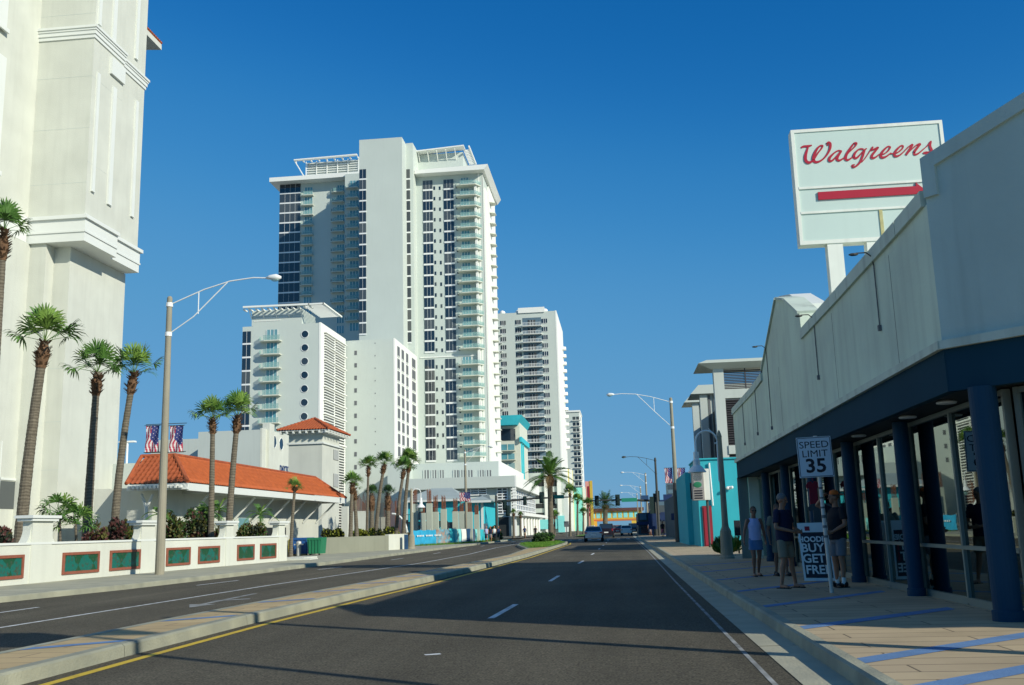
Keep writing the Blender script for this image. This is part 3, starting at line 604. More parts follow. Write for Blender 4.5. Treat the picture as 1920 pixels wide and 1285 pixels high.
# ---------------------------------------------------------------- sandwich board
aa = Vector((4.05, 21.6, .15))
AB = thing('sandwich_board', 'white framed A-board with dark panel advertising hoodies, at the shop window', 'sandwich board', aa)
u = Vector((.93, -.36, 0)).normalized(); vv = Vector((-.03, .14, 1)).normalized(); w = u.cross(vv)
base = aa + vv * .62
b = B(); b.obox(base, u * .32, vv * .60, w * .012); part('front_board', b, 'white_paint', AB)
b = B(); b.obox(base + Vector((.12, .30, 0)), u * .32, Vector((.03, -.14, 1)).normalized() * .6, w * .012); part('back_board', b, 'white_paint', AB)
b = B(); b.obox(base - vv * .07 + w * .015, u * .275, vv * .47, w * .003); pn = part('dark_panel', b, 'text_dark', AB)
b = B(); b.obox(base + vv * .48 + w * .015 - u * .12, u * .05, vv * .045, w * .003); part('logo_patch', b, 'red_cloth', AB)
for tx, sz, dz, dx in (('HOODIES', .155, .28, 0), ('BUY', .25, .10, -.06), ('1', .25, .10, .21), ('GET', .25, -.12, -.06), ('1', .25, -.12, .21), ('FREE', .25, -.35, 0)):
    part('slogan', lay(text_bm(tx, sz, .006, .001), base + w * .021 + vv * (dz - .03) + u * dx, u, vv), 'red_cloth' if tx == '1' else 'white_paint', pn)

# ---------------------------------------------------------------- teal shop beyond, garage behind it
TX = 4.55
TS = thing('teal_shop', 'bright teal stucco building with a red poster door, beyond the grey shop', 'shop', (7, 58, 0))
b = B(); b.box(4.42, 14, 57.5, 62.9, .1, 5.0); b.box(4.1, 13, 63, 73, .1, 4.6); part('wall', b, 'teal_paint', TS)
b = B(); b.box(4.36, 14.05, 57.40, 62.92, 5.0, 5.08); part('parapet', b, 'teal_paint', TS)
b = B(); b.tube([(5.14, 57.4, 4.8), (5.20, 57.4, 2.4)], .05, 8); part('white_tube', b, 'lamp_white', TS)
b = B(); b.box(4.60, 5.12, 57.42, 57.49, .1, 2.4); d = part('door', b, 'arrow_frame', TS)
b = B(); b.box(4.66, 5.06, 57.39, 57.415, .2, 2.3); part('poster', b, 'red_cloth', d)
b = B(); b.ball((6.05, 57.2, 3.35), .09, 8); b.ball((6.3, 57.2, 3.38), .09, 8); b.box(6.1, 6.25, 57.3, 57.42, 3.25, 3.45); part('floodlight', b, 'lamp_white', TS)
b = B(); b.box(4.3, 4.5, 61.9, 61.99, 2.9, 3.9); part('small_sign', b, 'text_dark', TS)
PB = thing('pylon_sign_board', 'weathered boxed sign board with a green picture and grey lines, at the teal shop', 'sign', (4.4, 55.5, 0))
p0, p1 = at(1296, 880, 55), at(1317, 938, 55)
b = B(); b.box(p0.x, p1.x + .1, 54.6, 55.6, p1.z, p0.z); part('cabinet', b, 'shop_wall', PB)
b = B(); b.box(p1.x + .1, p1.x + .42, 54.7, 55.7, p1.z + .0, p0.z - .02); part('side_panel', b, 'sign_frame', PB)
b = B(); b.box(p0.x + .05, p1.x + .03, 54.58, 54.6, p1.z + .62, p0.z - .12); part('picture', b, 'bird_grey', PB)
b = B(); b.ball((p0.x + .26, 54.57, p1.z + .82), (.22, .015, .16), 14); part('green_emblem', b, 'green_bin', PB)
b = B()
for k in range(4): b.box(p0.x + .07, p1.x, 54.57, 54.595, p1.z + .08 + k * .13, p1.z + .14 + k * .13)
part('price_lines', b, 'text_dark', PB)
b = B(); b.tube([(4.7, 55.1, .1), (4.7, 55.1, p1.z)], .07, 8); part('mast', b, 'pole_dark', PB)
GA = thing('parking_garage', 'white framed parking garage with dark louvre screens and flat overhanging roof, behind the teal shop', 'garage', (11, 90, 0))
gx0, gx1 = at(1337, 690, 85).x, 13.2; zt = at(1337, 682, 85).z
b = B(); b.box(gx0, gx0 + .85, 85, 86, 0, zt - .5); b.box(gx1 - .6, gx1, 85, 86, 0, zt - .5); part('corner_pier', b, 'grey_wall', GA)
b = B(); b.prism([(gx0 - 1.3, 84.2, zt - .05), (gx1 + .3, 84.2, zt - .05), (gx1 + .3, 84.2, zt + .2), (gx0 - .6, 84.2, zt + .2)], (0, 6, 0)); b.prism([(gx0 - 1.3, 84.2, zt - .06), (gx1 + .3, 84.2, zt - .06), (gx1 + .3, 85, zt - .5), (gx0 - .2, 85, zt - .5)], (0, .02, 0)); part('roof_slab', b, 'tower_wall_dim', GA)
zs = [at(1360, y, 85).z for y in (733, 747, 838, 852)]
b = B(); b.box(gx0 + .85, gx1 - .6, 85, 85.7, zs[1], zs[0] + .1); part('spandrel', b, 'grey_wall', GA); b = B(); b.box(gx0 + .85, gx1 - .6, 84.9, 85.7, zs[3], zs[2] + .1); part('spandrel', b, 'grey_wall', GA)
b = B()
def slats(b, x0, x1, y, z0, z1, n): 
    for k in range(n): z = z0 + (z1 - z0) * (k + .5) / n; b.box(x0, x1, y, y + .25, z - (z1 - z0) / n * .28, z + (z1 - z0) / n * .18)
slats(b, gx0 + .86, gx1 - .61, 85.1, zs[0] + .15, zt - .6, 12); b2 = B(); slats(b2, gx0 + .86, gx1 - .61, 85.1, zs[2] + .1, zs[1] - .05, 20); slats(b2, gx0 + .86, gx1 - .61, 85.1, 4.6, zs[3] - .05, 8)
part('open_louvre', b, 'louvre_dark', GA); part('louvre_screen', b2, 'louvre_dark', GA)
b = B(); b.box(gx0 + 2.6, gx0 + 2.7, 85.02, 85.1, zs[0] + .1, zt - .5); part('louvre_post', b, 'louvre_dark', GA)
b = B(); b.box(gx0 + .9, gx1 - .7, 87.5, 110, 0, zs[0] - .5); part('inner_core', b, 'dark_gap', GA)
for (px0, px1, py, Y) in ((1311, 1333, 728, 97), (1297, 1311, 745, 110)):
    q0, q1 = at(px0, py, Y), at(px1, py, Y); b = B(); b.box(q0.x, q0.x + .7, Y, Y + .8, 0, q0.z); b.box(q0.x + .7, q0.x + 6, Y + .3, Y + .8, 0, q0.z - .2); part('side_bay', b, 'grey_wall', GA)
    b = B(); b.prism([(q0.x - .9, Y - .4, q0.z - .6), (q0.x + 5, Y - .4, q0.z - .6), (q0.x + 5, Y - .4, q0.z + .25), (q0.x - .1, Y - .4, q0.z + .25)], (0, 5, 0)); part('bay_roof', b, 'tower_wall_dim', GA)
    b = B()
    for k in range(4): b.box(q0.x + .8 + k * .5, q0.x + 1.0 + k * .5, Y + .18, Y + .3, 3, q0.z - .7)
    part('bay_fins', b, 'louvre_grey', GA)
# dark blue shops further along on the right
for (px0, px1, ytop, Y, m_, lab) in ((1196, 1222, 962, 150, 'shop_grey', 'low dark storefront row just left of the traffic signal pole'), (1222, 1262, 938, 138, 'shop_blue', 'dark blue shopfront beside the traffic signal pole'), (1262, 1292, 930, 95, 'shop_grey', 'dark grey shop set back behind the flag lamp post')):
    q0, q1 = at(px0, ytop, Y), at(px1, ytop, Y); t = thing('shop', lab, 'shop', (q0.x, Y, 0), 'shops far down the right side')
    b = B(); b.box(q0.x, q1.x + 2, Y, Y + 20, 0, q0.z); part('wall', b, m_, t)
    b = B(); b.box(q0.x - .3, q1.x, Y - .25, Y, q0.z * .45, q0.z * .6); part('awning', b, 'shop_blue', t)
    b = B(); b.box(q0.x + .3, q1.x - .3, Y - .06, Y, .3, q0.z * .4); part('shop_window', b, 'dark_glass', t)
    b = B(); b.box(q0.x + .2, q0.x + (q1.x - q0.x) * .6, Y - .4, Y - .26, q0.z * .68, q0.z * .95); part('sign_band', b, 'navy_wall', t)
q0, q1 = at(1252, 905, 330), at(1276, 905, 330); t = thing('apartment_tower', 'small blue-grey tower block far behind, seen under the flags on the right', 'tower block', (q0.x, 330, 0))
b = B(); b.box(q0.x, q1.x + 3, 330, 345, 0, q0.z); part('wall', b, 'navy_wall', t)
w_ = B().box(-1.1, -.1, -.05, .05, -.8, .8).box(.1, 1.1, -.05, .05, -.8, .8)
rep(t, 'window', w_, 'dark_glass', [(q0.x + .9 + 2.9 * i, 329.96, 2 + 2.9 * k) for k in range(int(q0.z / 2.9)) for i in range(2)])
# ---------------------------------------------------------------- big cream hotel at the left edge
YO = 52.0; XO = onx(158, 420, -1).x
HX = at(158, 420, YO).x; HXL = at(50, 420, YO).x            # corner of the oriel; its inner end
def zof(py, px=158, Y=YO): return at(px, py, Y).z
zc0, zc1 = zof(452), zof(404); zd0, zd1 = zof(72, 165), zof(52, 165)
HT = thing('resort_hotel', 'tall cream stucco hotel tower with white mouldings and blind panels at the left edge', 'hotel', (HX - 4, 44, 0))
YN = onx(265, 300, HX - .40).y
YM = onx(224, 300, HX).y
# oriel body (upper storeys) in two planes: the north bay set back a little
b = B(); b.box(HXL - .2, HX, YO, YM, zc0 + .1, 48); b.box(HXL - .2, HX - .40, YM, YN, zc0 + .1, 48); part('oriel_wall', b, 'cream_stucco', HT)
HXB = HX - 1.3                                                # lower body plane
YNB = onx(236, 500, HXB).y
YLB = YO + .95
b = B(); b.box(HXB - 12, HXB, YLB + .0, YNB, 0, zc0); b.box(HXL - 12, HXL + .05, 30, YO + .5, 0, 48); b.box(HXL - 12, HXL + .1, YO + .5, YN - .2, zc0, 48)
part('wall', b, 'cream_stucco', HT)
b = B(); q = at(50, 480, YLB).x; b.box(HXL + .05, HXL + 1.25, YO + .1, YLB, 0, zc0 - .0); part('pilaster', b, 'cream_stucco', HT)
b = B(); b.box(HXL, HXL + .25, YO - 2.8, YO + .1, 0, zc0); part('wall_return', b, 'cream_stucco', HT)
# cornices
def cornice(b, z0, z1, steps):
    n = len(steps)
    for k, (a, c, pr) in enumerate(steps):
        pr *= 1.25; za, zb_ = z0 + (z1 - z0) * a, z0 + (z1 - z0) * c
        b.box(HXL - .15, HX + pr, YO - pr, YM + .0, za, zb_); b.box(HXL - .15, HX - .40 + pr, YM + .001, YN + pr, za, zb_)
b = B(); cornice(b, zc0, zc1, [(0, .34, .08), (.34, .42, .13), (.42, .86, .10), (.86, 1, .22)]); b.box(HXL - .1, HXL + .18, 30, YO - .24, zc0 + .05, zc1); part('cornice', b, 'white_trim', HT)
b = B(); cornice(b, zd0, zd1 + .05, [(0, .3, .06), (.3, .62, .11), (.62, .8, .15), (.8, 1, .20)]); part('upper_cornice', b, 'white_trim', HT)
# tall narrow raised panels
def bar(px, py0, py1, X, w=.16, pr=.10):
    w *= 1.29
    p, q = onx(px, py0, X), onx(px, py1, X); Yc = (p.y + q.y) / 2; bb = B(); bb.box(X, X + pr, p.y - w, p.y + w, q.z, p.z); bb.box(X, X + pr + .03, p.y - w - .02, p.y + w + .02, q.z - .06, q.z - .001); part('raised_panel', bb, 'white_trim', HT)
bar(184, 138, 366, HX, .11); bar(214, 165, 390, HX, .16); bar(256, 190, 412, HX - .40, .13)
bar(191, -60, 52, HX, .11); bar(219, -60, 86, HX, .16); bar(262, -60, 118, HX - .40, .13)
# horizontal render joints
for py in (30, 147, 243, 345): b = B(); z = zof(py, 110, YO); b.box(HXL, HX - .01, YO - .006, YO + .01, z - .012, z + .012); part('render_joint', b, 'grey_wall', HT)
for py in (595, 690, 790, 880): b = B(); z = zof(py, 130, YLB); b.box(HXL + 1, HXB + .006, YLB - .006, YLB + .01, z - .012, z + .012); part('render_joint', b, 'grey_wall', HT)
for py in (140, 300): b = B(); z = zof(py, 200, YO); b.box(HX - .01, HX + .005, YO, YM, z - .01, z + .01); part('render_joint', b, 'grey_wall', HT)
b = B(); z = zof(140, 213, 54.5); b.box(HX, HX + .16, onx(206, 130, HX).y, YM - .05, z - .2, z + .9); part('bracket_block', b, 'white_trim', HT)
# roof eave with tiles sticking out at the north end
# windows at the far left (street face of the main wall)
XW = HXL + .1
for (pxr, py0, py1) in ((16, -30, 60), (10, 110, 330)):
    p, q = onx(pxr, py0, XW), onx(pxr, py1, XW); b = B(); b.box(XW - .3, XW + .10, p.y - 3.3, p.y, q.z, p.z); w_ = part('window_surround', b, 'white_trim', HT)
    b = B(); b.box(XW + .10, XW + .22, p.y - 3.4, p.y + .1, q.z - .25, q.z); part('sill', b, 'white_trim', w_)
# ground-floor arched window
p = onx(24, 940, XW); yr = p.y; z0 = onx(24, 962, XW).z; zs_ = onx(24, 885, XW).z; rr = 1.6
b = B(); n = 14; arc = [(XW + .0, yr - rr + rr * math.cos(math.pi * k / n), zs_ + rr * math.sin(math.pi * k / n) * 1.0) for k in range(n + 1)]
outer = [(XW, yr - rr + (rr + .18) * math.cos(math.pi * k / n), zs_ + (rr + .18) * math.sin(math.pi * k / n)) for k in range(n + 1)]
b.prism([(XW, yr + .18, z0)] + outer + [(XW, yr - 2 * rr - .18, z0)], (.12, 0, 0)); w_ = part('arched_surround', b, 'white_trim', HT)
b = B(); b.box(XW + .124, XW + .14, yr - 2 * rr, yr, z0 + .1, zs_)
for k in range(n): b.prism([(XW + .124, yr - rr, zs_), (XW + .124, arc[k][1], arc[k][2]), (XW + .124, arc[k + 1][1], arc[k + 1][2])], (.016, 0, 0))
b.v = [(x, y, z) for x, y, z in b.v]; part('arched_glass', b, 'curtain', w_)
b = B(); b.box(XW + .15, XW + .2, yr - 2 * rr, yr, zs_ - .5, zs_ - .38); b.box(XW + .15, XW + .2, yr - rr - .04, yr - rr + .04, z0, zs_ + rr); part('arched_bars', b, 'white_trim', w_)
b = B(); b.box(XW + .152, XW + .17, yr - rr + .08, yr - .08, z0 + .2, zs_ - .55); part('lower_sash', b, 'dark_glass', w_)
b = B(); b.box(HXB, HXB + .12, onx(168, 890, HXB).y + .2, onx(168, 890, HXB).y + .4, zof(915, 172, 53), zof(905, 172, 53)); part('wall_lamp', b, 'white_trim', HT)
# projecting tiled eave far up, beyond the oriel
ye = 66.0; pa, pb, pc, pd = at(303, 94, ye), at(303, 84, ye), at(255, 40, ye), at(255, 94, ye)
b = B(); b.prism([pa, pb, pc, pd], (0, -6, 0)); ev = part('roof_eave', b, 'cream_stucco', HT)
for k in range(12):
    b = B(); y = ye - .1 - k * .3; b.tube([(pb.x + .05, y, pb.z + .06), (pc.x, y, pc.z + .06)], .1, 6); part('roof_tile_row', b, 'clay', ev)
# ---------------------------------------------------------------- garden wall with tile panels
GW = thing('garden_wall', 'low white stucco street wall with capped piers and framed green tile panels', 'wall', (-17.8, 38, .15))
gl = [(-18.75, 26), (-18.62, 31), (-18.3, 37.7), (-17.15, 50.3)]
def gx(y):
    for i in range(len(gl) - 1):
        if y <= gl[i + 1][1] or i == len(gl) - 2: t = (y - gl[i][1]) / (gl[i + 1][1] - gl[i][1]); return gl[i][0] + (gl[i + 1][0] - gl[i][0]) * t
def ydir(y): a = Vector((gx(y + .05) - gx(y - .05), .1, 0)).normalized(); return a, Vector((a.y, -a.x, 0))
ztop = 1.30
b = B(); cp = B()
ys = [26, 31, 37.7, 50.3]
for i in range(3):
    p, q = Vector((gx(ys[i]), ys[i], 0)), Vector((gx(ys[i + 1]), ys[i + 1], 0)); u, n = (q - p).normalized(), None; n = Vector((u.y, -u.x, 0))
    m_ = (p + q) / 2 - n * .15; L_ = (q - p).length / 2
    b.obox(m_ + Vector((0, 0, .05 + (ztop) / 2)), u * L_, n * .15, Vector((0, 0, (ztop + .0) / 2))); cp.obox(m_ + Vector((0, 0, ztop + .09)), u * L_, n * .19, Vector((0, 0, .035)))
part('wall', b, 'white_stucco', GW); part('coping', cp, 'white_trim', GW)
def pier(y, w, h, cap=True, curl=1):
    u, n = ydir(y); c = Vector((gx(y), y, 0)); b = B(); b.obox(c - n * .14 + Vector((0, 0, h / 2 + .05)), u * w, n * .17, Vector((0, 0, h / 2)))
    for s_ in (-1, 1):
        pts = [c - n * .29 + u * s_ * w + Vector((0, 0, ztop)), c - n * .29 + u * s_ * (w + .42) + Vector((0, 0, ztop))]
        for k in range(7): a = math.pi / 2 * k / 6; pts.append(c - n * .29 + u * s_ * (w + .42 - .42 * math.sin(a)) + Vector((0, 0, ztop + .05 + (h - ztop - .12) * (1 - math.cos(a)))))
        b.prism(pts, n * .27)
    o = part('pier', b, 'white_stucco', GW)
    b = B(); b.obox(c - n * .14 + Vector((0, 0, h + .09)), u * (w + .16), n * .27, Vector((0, 0, .045))); b.obox(c - n * .14 + Vector((0, 0, h + .18)), u * (w + .24), n * .32, Vector((0, 0, .045)))
    part('pier_cap', b, 'white_trim', o)
def ypx(px): return next(yy / 100 for yy in range(2500, 5200) if (lambda v: -v.x / v.z * FPX + 960)(CM.transposed() @ (Vector((gx(yy / 100), yy / 100, .8)) - EYE)) >= px)
for px, w in ((75, .55), (275, .5), (429, .34), (527, .36)):
    y = ypx(px)
    pier(y, w, 1.92 if px > 100 else 2.05)
for p0_, p1_ in ((-25, 43), (116, 185), (205, 262), (311, 356), (371, 411), (444, 476), (487, 517)):
    y0, y1 = ypx(p0_), ypx(p1_); u, n = ydir((y0 + y1) / 2); c = Vector((gx((y0 + y1) / 2), (y0 + y1) / 2, .70)); L_ = (y1 - y0) / 2
    b = B()
    for s_ in (-1, 1): b.obox(c + n * .02 + u * s_ * (L_ - .05), u * .05, n * .03, Vector((0, 0, .36))); b.obox(c + n * .02 + Vector((0, 0, s_ * .315)), u * (L_ - .1), n * .03, Vector((0, 0, .045)))
    fr = part('panel_frame', b, 'terracotta', GW); b = B(); b.obox(c + n * .008, u * (L_ - .1), n * .01, Vector((0, 0, .27))); part('tile_panel', b, 'glazed_tile', fr)
# end steps beyond the wall
b = B(); b.box(-17.6, -16.1, 50.8, 52.2, .1, .2); b.box(-18.4, -17, 52.6, 55, .1, .24); solo('concrete_step', b, 'white_stucco', 'low white concrete step at the end of the garden wall by the bins', 'step')
b = B()
for y0, x in ((26, -19.1),): b.box(-23.5, x, 26, 49, .1, .75)
struct('planting_bed', b, 'soil')

# ---------------------------------------------------------------- roof tiles
def tile_patch(org_, u, v, W_, H_, tw=.26, th=.42, clips=()):
    """barrel tiles: u along the eave, v up the slope"""
    org_, u, v = Vector(org_), Vector(u).normalized(), Vector(v).normalized(); n = u.cross(v); n = n if n.z > 0 else -n
    bm = bmesh.new(); nx = int(W_ / tw) * 6; rows = int(H_ / th) + 1; pv = []
    for r_ in range(rows):
        for e, lift in ((0, .045), (1, 0.0)):
            s_ = min(r_ * th + e * th, H_ + .02); line = []
            for i in range(nx + 1):
                x = W_ * i / nx; ph = 2 * math.pi * x / tw; hgt = .055 * max(math.cos(ph), -.25) + lift
                line.append(bm.verts.new(org_ + u * x + v * s_ + n * hgt))
            pv.append(line)
    for r_ in range(len(pv) - 1):
        for i in range(nx): bm.faces.new((pv[r_][i], pv[r_][i + 1], pv[r_ + 1][i + 1], pv[r_ + 1][i]))
    for co, no in clips: bmesh.ops.bisect_plane(bm, geom=bm.verts[:] + bm.edges[:] + bm.faces[:], plane_co=co, plane_no=no, clear_outer=True)
    b = B(); bm.verts.index_update(); b.v = [tuple(q.co) for q in bm.verts]; b.f = [[q.index for q in f.verts] for f in bm.faces]; b.m = [0] * len(b.f); bm.free(); return b
def clip_side(a, c, inside):         # vertical plane through a-c; keeps the side with `inside`
    a, c, inside = Vector(a), Vector(c), Vector(inside); d = c - a; n = Vector((d.y, -d.x, 0)); n = n if (inside - a).dot(n) < 0 else -n; return (a, n)
def hip_tiles(t, e00, e10, e11, e01, zt_, r0, r1, mats=('clay', 'clay_sunlit'), eave=.0):
    """hip roof over the rectangle e00 (SW) e10 (SE) e11 (NE) e01 (NW); ridge r0-r1 at height zt_"""
    c = (Vector(r0) + Vector(r1)) / 2
    for (a, q, ra, rb, m_) in ((e00, e10, r0, r0, mats[0]), (e10, e11, r0, r1, mats[1]), (e11, e01, r1, r1, mats[0]), (e01, e00, r1, r0, mats[1])):
        a, q, ra, rb = Vector(a), Vector(q), Vector(ra), Vector(rb); u = (q - a).normalized(); k = (ra - a); v = k - u * k.dot(u)
        if v.length < .05: continue
        cl = [clip_side(a, ra, c + (a + q) / 2 * 0 + (q - a) * 0 if (ra - rb).length > .01 else (a + q) / 2), clip_side(q, rb, (a + q) / 2)]
        cl = [clip_side(a, ra, (a + q) / 2), clip_side(q, rb, (a + q) / 2)]
        part('tile_slope', tile_patch(a, u, v, (q - a).length, v.length, clips=cl), m_, t, smooth=True)
    b = B()
    for p_, q_ in ((e00, r0), (e10, r0), (e11, r1), (e01, r1), (r0, r1)):
        p_, q_ = Vector(p_), Vector(q_); L_ = (q_ - p_).length
        if L_ < .1: continue
        n = max(2, int(L_ / .4))
        for k in range(n):
            s_, e_ = p_.lerp(q_, k / n), p_.lerp(q_, (k + 1) / n); b.tube([s_ + Vector((0, 0, .07)), e_ + Vector((0, 0, .05))], [.12, .095], 8)
    part('ridge_tiles', b, mats[0], t)
# porte cochere: long low building with an orange tile roof
EX = at(352, 905, 49.5).x; YE0 = 49.5; YE1 = onx(649, 940, EX).y; ZE = at(352, 905, 49.5).z
EXL = at(240, 905, 49.5).x - .1
PR = thing('porte_cochere', 'long low cream entrance building with an orange barrel tile hip roof and white braces', 'building', (EX - 3, 60, 0))
rz = at(416, 855, 52).z; rx = (EX + EXL) / 2
ridge0 = at(328, 855, YE0 + 2.1); ZR = ridge0.z
# a mansard-like top: the flat ridge band between two hips
tw0 = at(266, 855, YE0 + 2.1); XR0 = tw0.x; XR1 = at(328, 856, YE0 + 2.1).x
e10 = Vector((EX, YE0, ZE)); e00 = Vector((EXL, YE0, ZE)); e11 = Vector((EX, YE1, ZE)); 
r1_ = Vector((XR1, YE0 + 2.1, ZR)); r0_ = Vector((XR0, YE0 + 2.1, ZR)); r2_ = Vector((XR1, YE1 - 3.0, ZR))
def slope(a, q, ra, rb, m_):
    u = (q - a).normalized(); k = ra - a; v = k - u * k.dot(u); mid = (a + q) / 2
    part('tile_slope', tile_patch(a, u, v, (q - a).length, v.length, clips=[clip_side(a, ra, mid), clip_side(q, rb, mid)]), m_, PR, smooth=True)
slope(e00, e10, r0_, r1_, 'clay'); slope(e10, e11, r1_, r2_, 'clay_sunlit')
b = B(); b.tube([e10 + Vector((0, 0, .05)), r1_ + Vector((0, 0, .06))], .11, 8); b.tube([e11 + Vector((0, 0, .05)), r2_ + Vector((0, 0, .06))], .11, 8); b.tube([r0_ + Vector((0, 0, .05)), r1_ + Vector((0, 0, .05)), r2_ + Vector((0, 0, .05))], .10, 8); b.tube([e00 + Vector((0, 0, .05)), r0_ + Vector((0, 0, .06))], .10, 8); part('ridge_tiles', b, 'clay', PR)
b = B(); b.prism([(EXL + .1, YE0 + .1, ZE - .06), (EX - .1, YE0 + .1, ZE - .06), (XR1, YE0 + 2.1, ZR - .1), (XR0, YE0 + 2.1, ZR - .1)], (0, .3, 0)); b.box(XR0, XR1, YE0 + 2.2, YE1 - 3, ZE, ZR - .1); part('roof_deck', b, 'cream_stucco', PR)
b = B(); b.box(EXL + .05, EX, YE0 - .03, YE0 + .12, ZE - .34, ZE - .02); b.box(EX - .12, EX + .03, YE0 + .125, YE1, ZE - .40, ZE - .02); part('fascia_board', b, 'white_trim', PR)
for k in range(13): x = EXL + .3 + k * (EX - EXL - .6) / 12; b = B(); b.box(x - .06, x + .06, YE0 - .3, YE0 - .04, ZE - .26, ZE - .1); part('rafter_tail', b, 'white_trim', PR)
XWL = EX - 2.0; b = B(); b.box(EXL - 2.6, XWL, YE0 + 1.6, YE1 - 1, 0, ZE - .1); b.box(EXL - .2, EXL + 1.2, YE0 + .6, YE0 + 1.6, 0, ZE - 1.3); part('wall', b, 'cream_stucco', PR)
b = B(); b.box(EXL, EX - .13, YE0 + .13, YE1 - .1, ZE - .12, ZE - .07); part('soffit', b, 'grey_wall', PR)
for k, px in enumerate((395, 437, 480, 515, 545, 575, 605, 628)):
    y = onx(px, 925, EX - .4).y; b = B(); b.tube([(EX - .45, y, ZE - .42), (XWL + .05, y + .1, ZE - 1.9)], .075, 6); b.box(XWL, EX - .1, y - .07, y + .07, ZE - .42, ZE - .28); part('brace', b, 'white_trim', PR)
for x in (EXL + .9,): b = B(); b.tube([(x, YE0 + .5, .1), (x, YE0 + .5, ZE - 1.2), (x - .3, YE0 + .5, ZE - .5)], [.11, .11, .09], 8); b.tube([(x, YE0 + .5, ZE - 1.3), (x + .35, YE0 + .5, ZE - .5)], .08, 8); part('entrance_post', b, 'white_trim', PR)
wy = YE1 - 8; b = B(); b.box(XWL, XWL + .06, wy - 5.5, wy - 1, .1, 2.0); part('dark_opening', b, 'shop_dark', PR)
b = B(); b.box(XWL, XWL + .05, wy - 10, wy - 8.3, 1.6, 2.6); part('window', b, 'teal_glass', PR)
b = B(); b.box(EXL - .25, EXL - .2 + 1.45, YE0 + .55, YE0 + .6, 1.9, 2.0); part('string_course', b, 'grey_wall', PR)
# low grey utility roof left of the tiles, street lamp T behind
b = B(); b.box(-34, EXL - .3, 59, 66, 0, at(215, 870, 59).z); solo('side_annex', b, 'grey_wall', 'plain grey annex between the hotel and the tiled roof', 'building')
# stair tower with tile cap
TY = 88; tx0, tx1 = at(541, 860, TY).x, at(604, 860, TY).x; tz = at(570, 815, TY).z; TYN = onx(636, 860, tx1).y
TT = thing('tile_roof_tower', 'square cream tower with a small orange tile pyramid roof rising behind the long tiled roof', 'tower', (tx0, TY, 0))
b = B(); b.box(tx0, tx1, TY, TYN, 0, tz); part('wall', b, 'cream_stucco', TT)
b = B(); b.box(tx0 - .15, tx1 + .15, TY - .15, TYN + .15, tz - .9, tz - .75); b.box(tx0 - .1, tx1 + .1, TY - .1, TYN + .1, tz, tz + .25); part('moulding', b, 'white_trim', TT)
ov = .85; E_ = [Vector((tx0 - ov, TY - ov, tz + .35)), Vector((tx1 + ov, TY - ov, tz + .35)), Vector((tx1 + ov, TYN + ov, tz + .35)), Vector((tx0 - ov, TYN + ov, tz + .35))]; cxx = (tx0 + tx1) / 2; cyy = (TY + TYN) / 2; zz = at(584, 786, cyy).z
hip_tiles(TT, *E_, zz, (cxx, cyy - .05, zz), (cxx, cyy + .05, zz), mats=('clay', 'clay'))
b = B(); b.box(tx0 - ov + .1, tx1 + ov - .1, TY - ov + .1, TYN + ov - .1, tz + .26, tz + .34)
for k in range(8):
    x = tx0 - ov + .3 + k * (tx1 - tx0 + 2 * ov - .6) / 7; b.box(x - .07, x + .07, TY - ov + .02, TY - .1, tz + .05, tz + .25)
    y = TY - ov + .3 + k * (TYN - TY + 2 * ov - .6) / 7; b.box(tx1 + .1, tx1 + ov - .02, y - .07, y + .07, tz + .05, tz + .25)
part('eave_brackets', b, 'white_trim', TT)
for py0, py1 in ((843, 864), (888, 914)):
    p, q = onx(625, py0, tx1), onx(634, py1, tx1); b = B(); b.box(tx1, tx1 + .05, p.y, p.y + 1.6, q.z, p.z); w_ = part('window', b, 'louvre_grey', TT); b = B(); 
    for k in range(5): b.box(tx1 + .05, tx1 + .08, p.y + .05 + k * .36, p.y + .13 + k * .36, q.z, p.z)
    part('window_bars', b, 'white_trim', w_)
# white block behind with round windows
WY = 118; wx1 = at(487, 860, WY).x; wz = at(487, 803, WY).z; WYN = onx(540, 860, wx1).y
WB = thing('white_annex', 'plain white building with two round windows behind the orange roof', 'building', (wx1 - 8, WY, 0))
wl = at(372, 815, WY).x; b = B(); b.box(wl, wx1, WY, WYN + 3, 0, at(430, 808, WY).z); b.box(at(240, 858, WY).x, wl, WY + 6, WYN, 0, at(330, 815, WY).z - .0); part('wall', b, 'grey_wall', WB, label=None)
ppar = onx(500, 800, wx1 + .02); b = B(); b.box(wx1 + .001, wx1 + .25, WY - .02, WYN + 3, 0, at(487, 803, WY).z); b.box(wx1 - .3, wx1 + .6, WY + 1.6, WY + 3.4, 0, onx(503, 793, wx1 + .6).z); part('street_wall', b, 'white_stucco', WB)
for px, py in ((514, 829), (527, 833)):
    c = onx(px, py, wx1 + .26); b = B(); n = 18; b.prism([(wx1 + .26, c.y + .75 * math.cos(2 * math.pi * k / n), c.z + .75 * math.sin(2 * math.pi * k / n)) for k in range(n)], (.03, 0, 0)); w_ = part('round_window', b, 'dark_glass', WB)
    b = B(); b.tube([(wx1 + .28, c.y + .78 * math.cos(2 * math.pi * k / n), c.z + .78 * math.sin(2 * math.pi * k / n)) for k in range(n + 1)], .05, 5, cap=False); part('ring', b, 'mullion', w_)
tt = text_bm('DAYTONA', 1.1, .03, .02); c = onx(532, 880, wx1 + .3); part('wall_lettering', lay(tt, c + Vector((0, 1.2, 0)), (0, 1, 0), (0, 0, 1)), 'text_navy', WB)
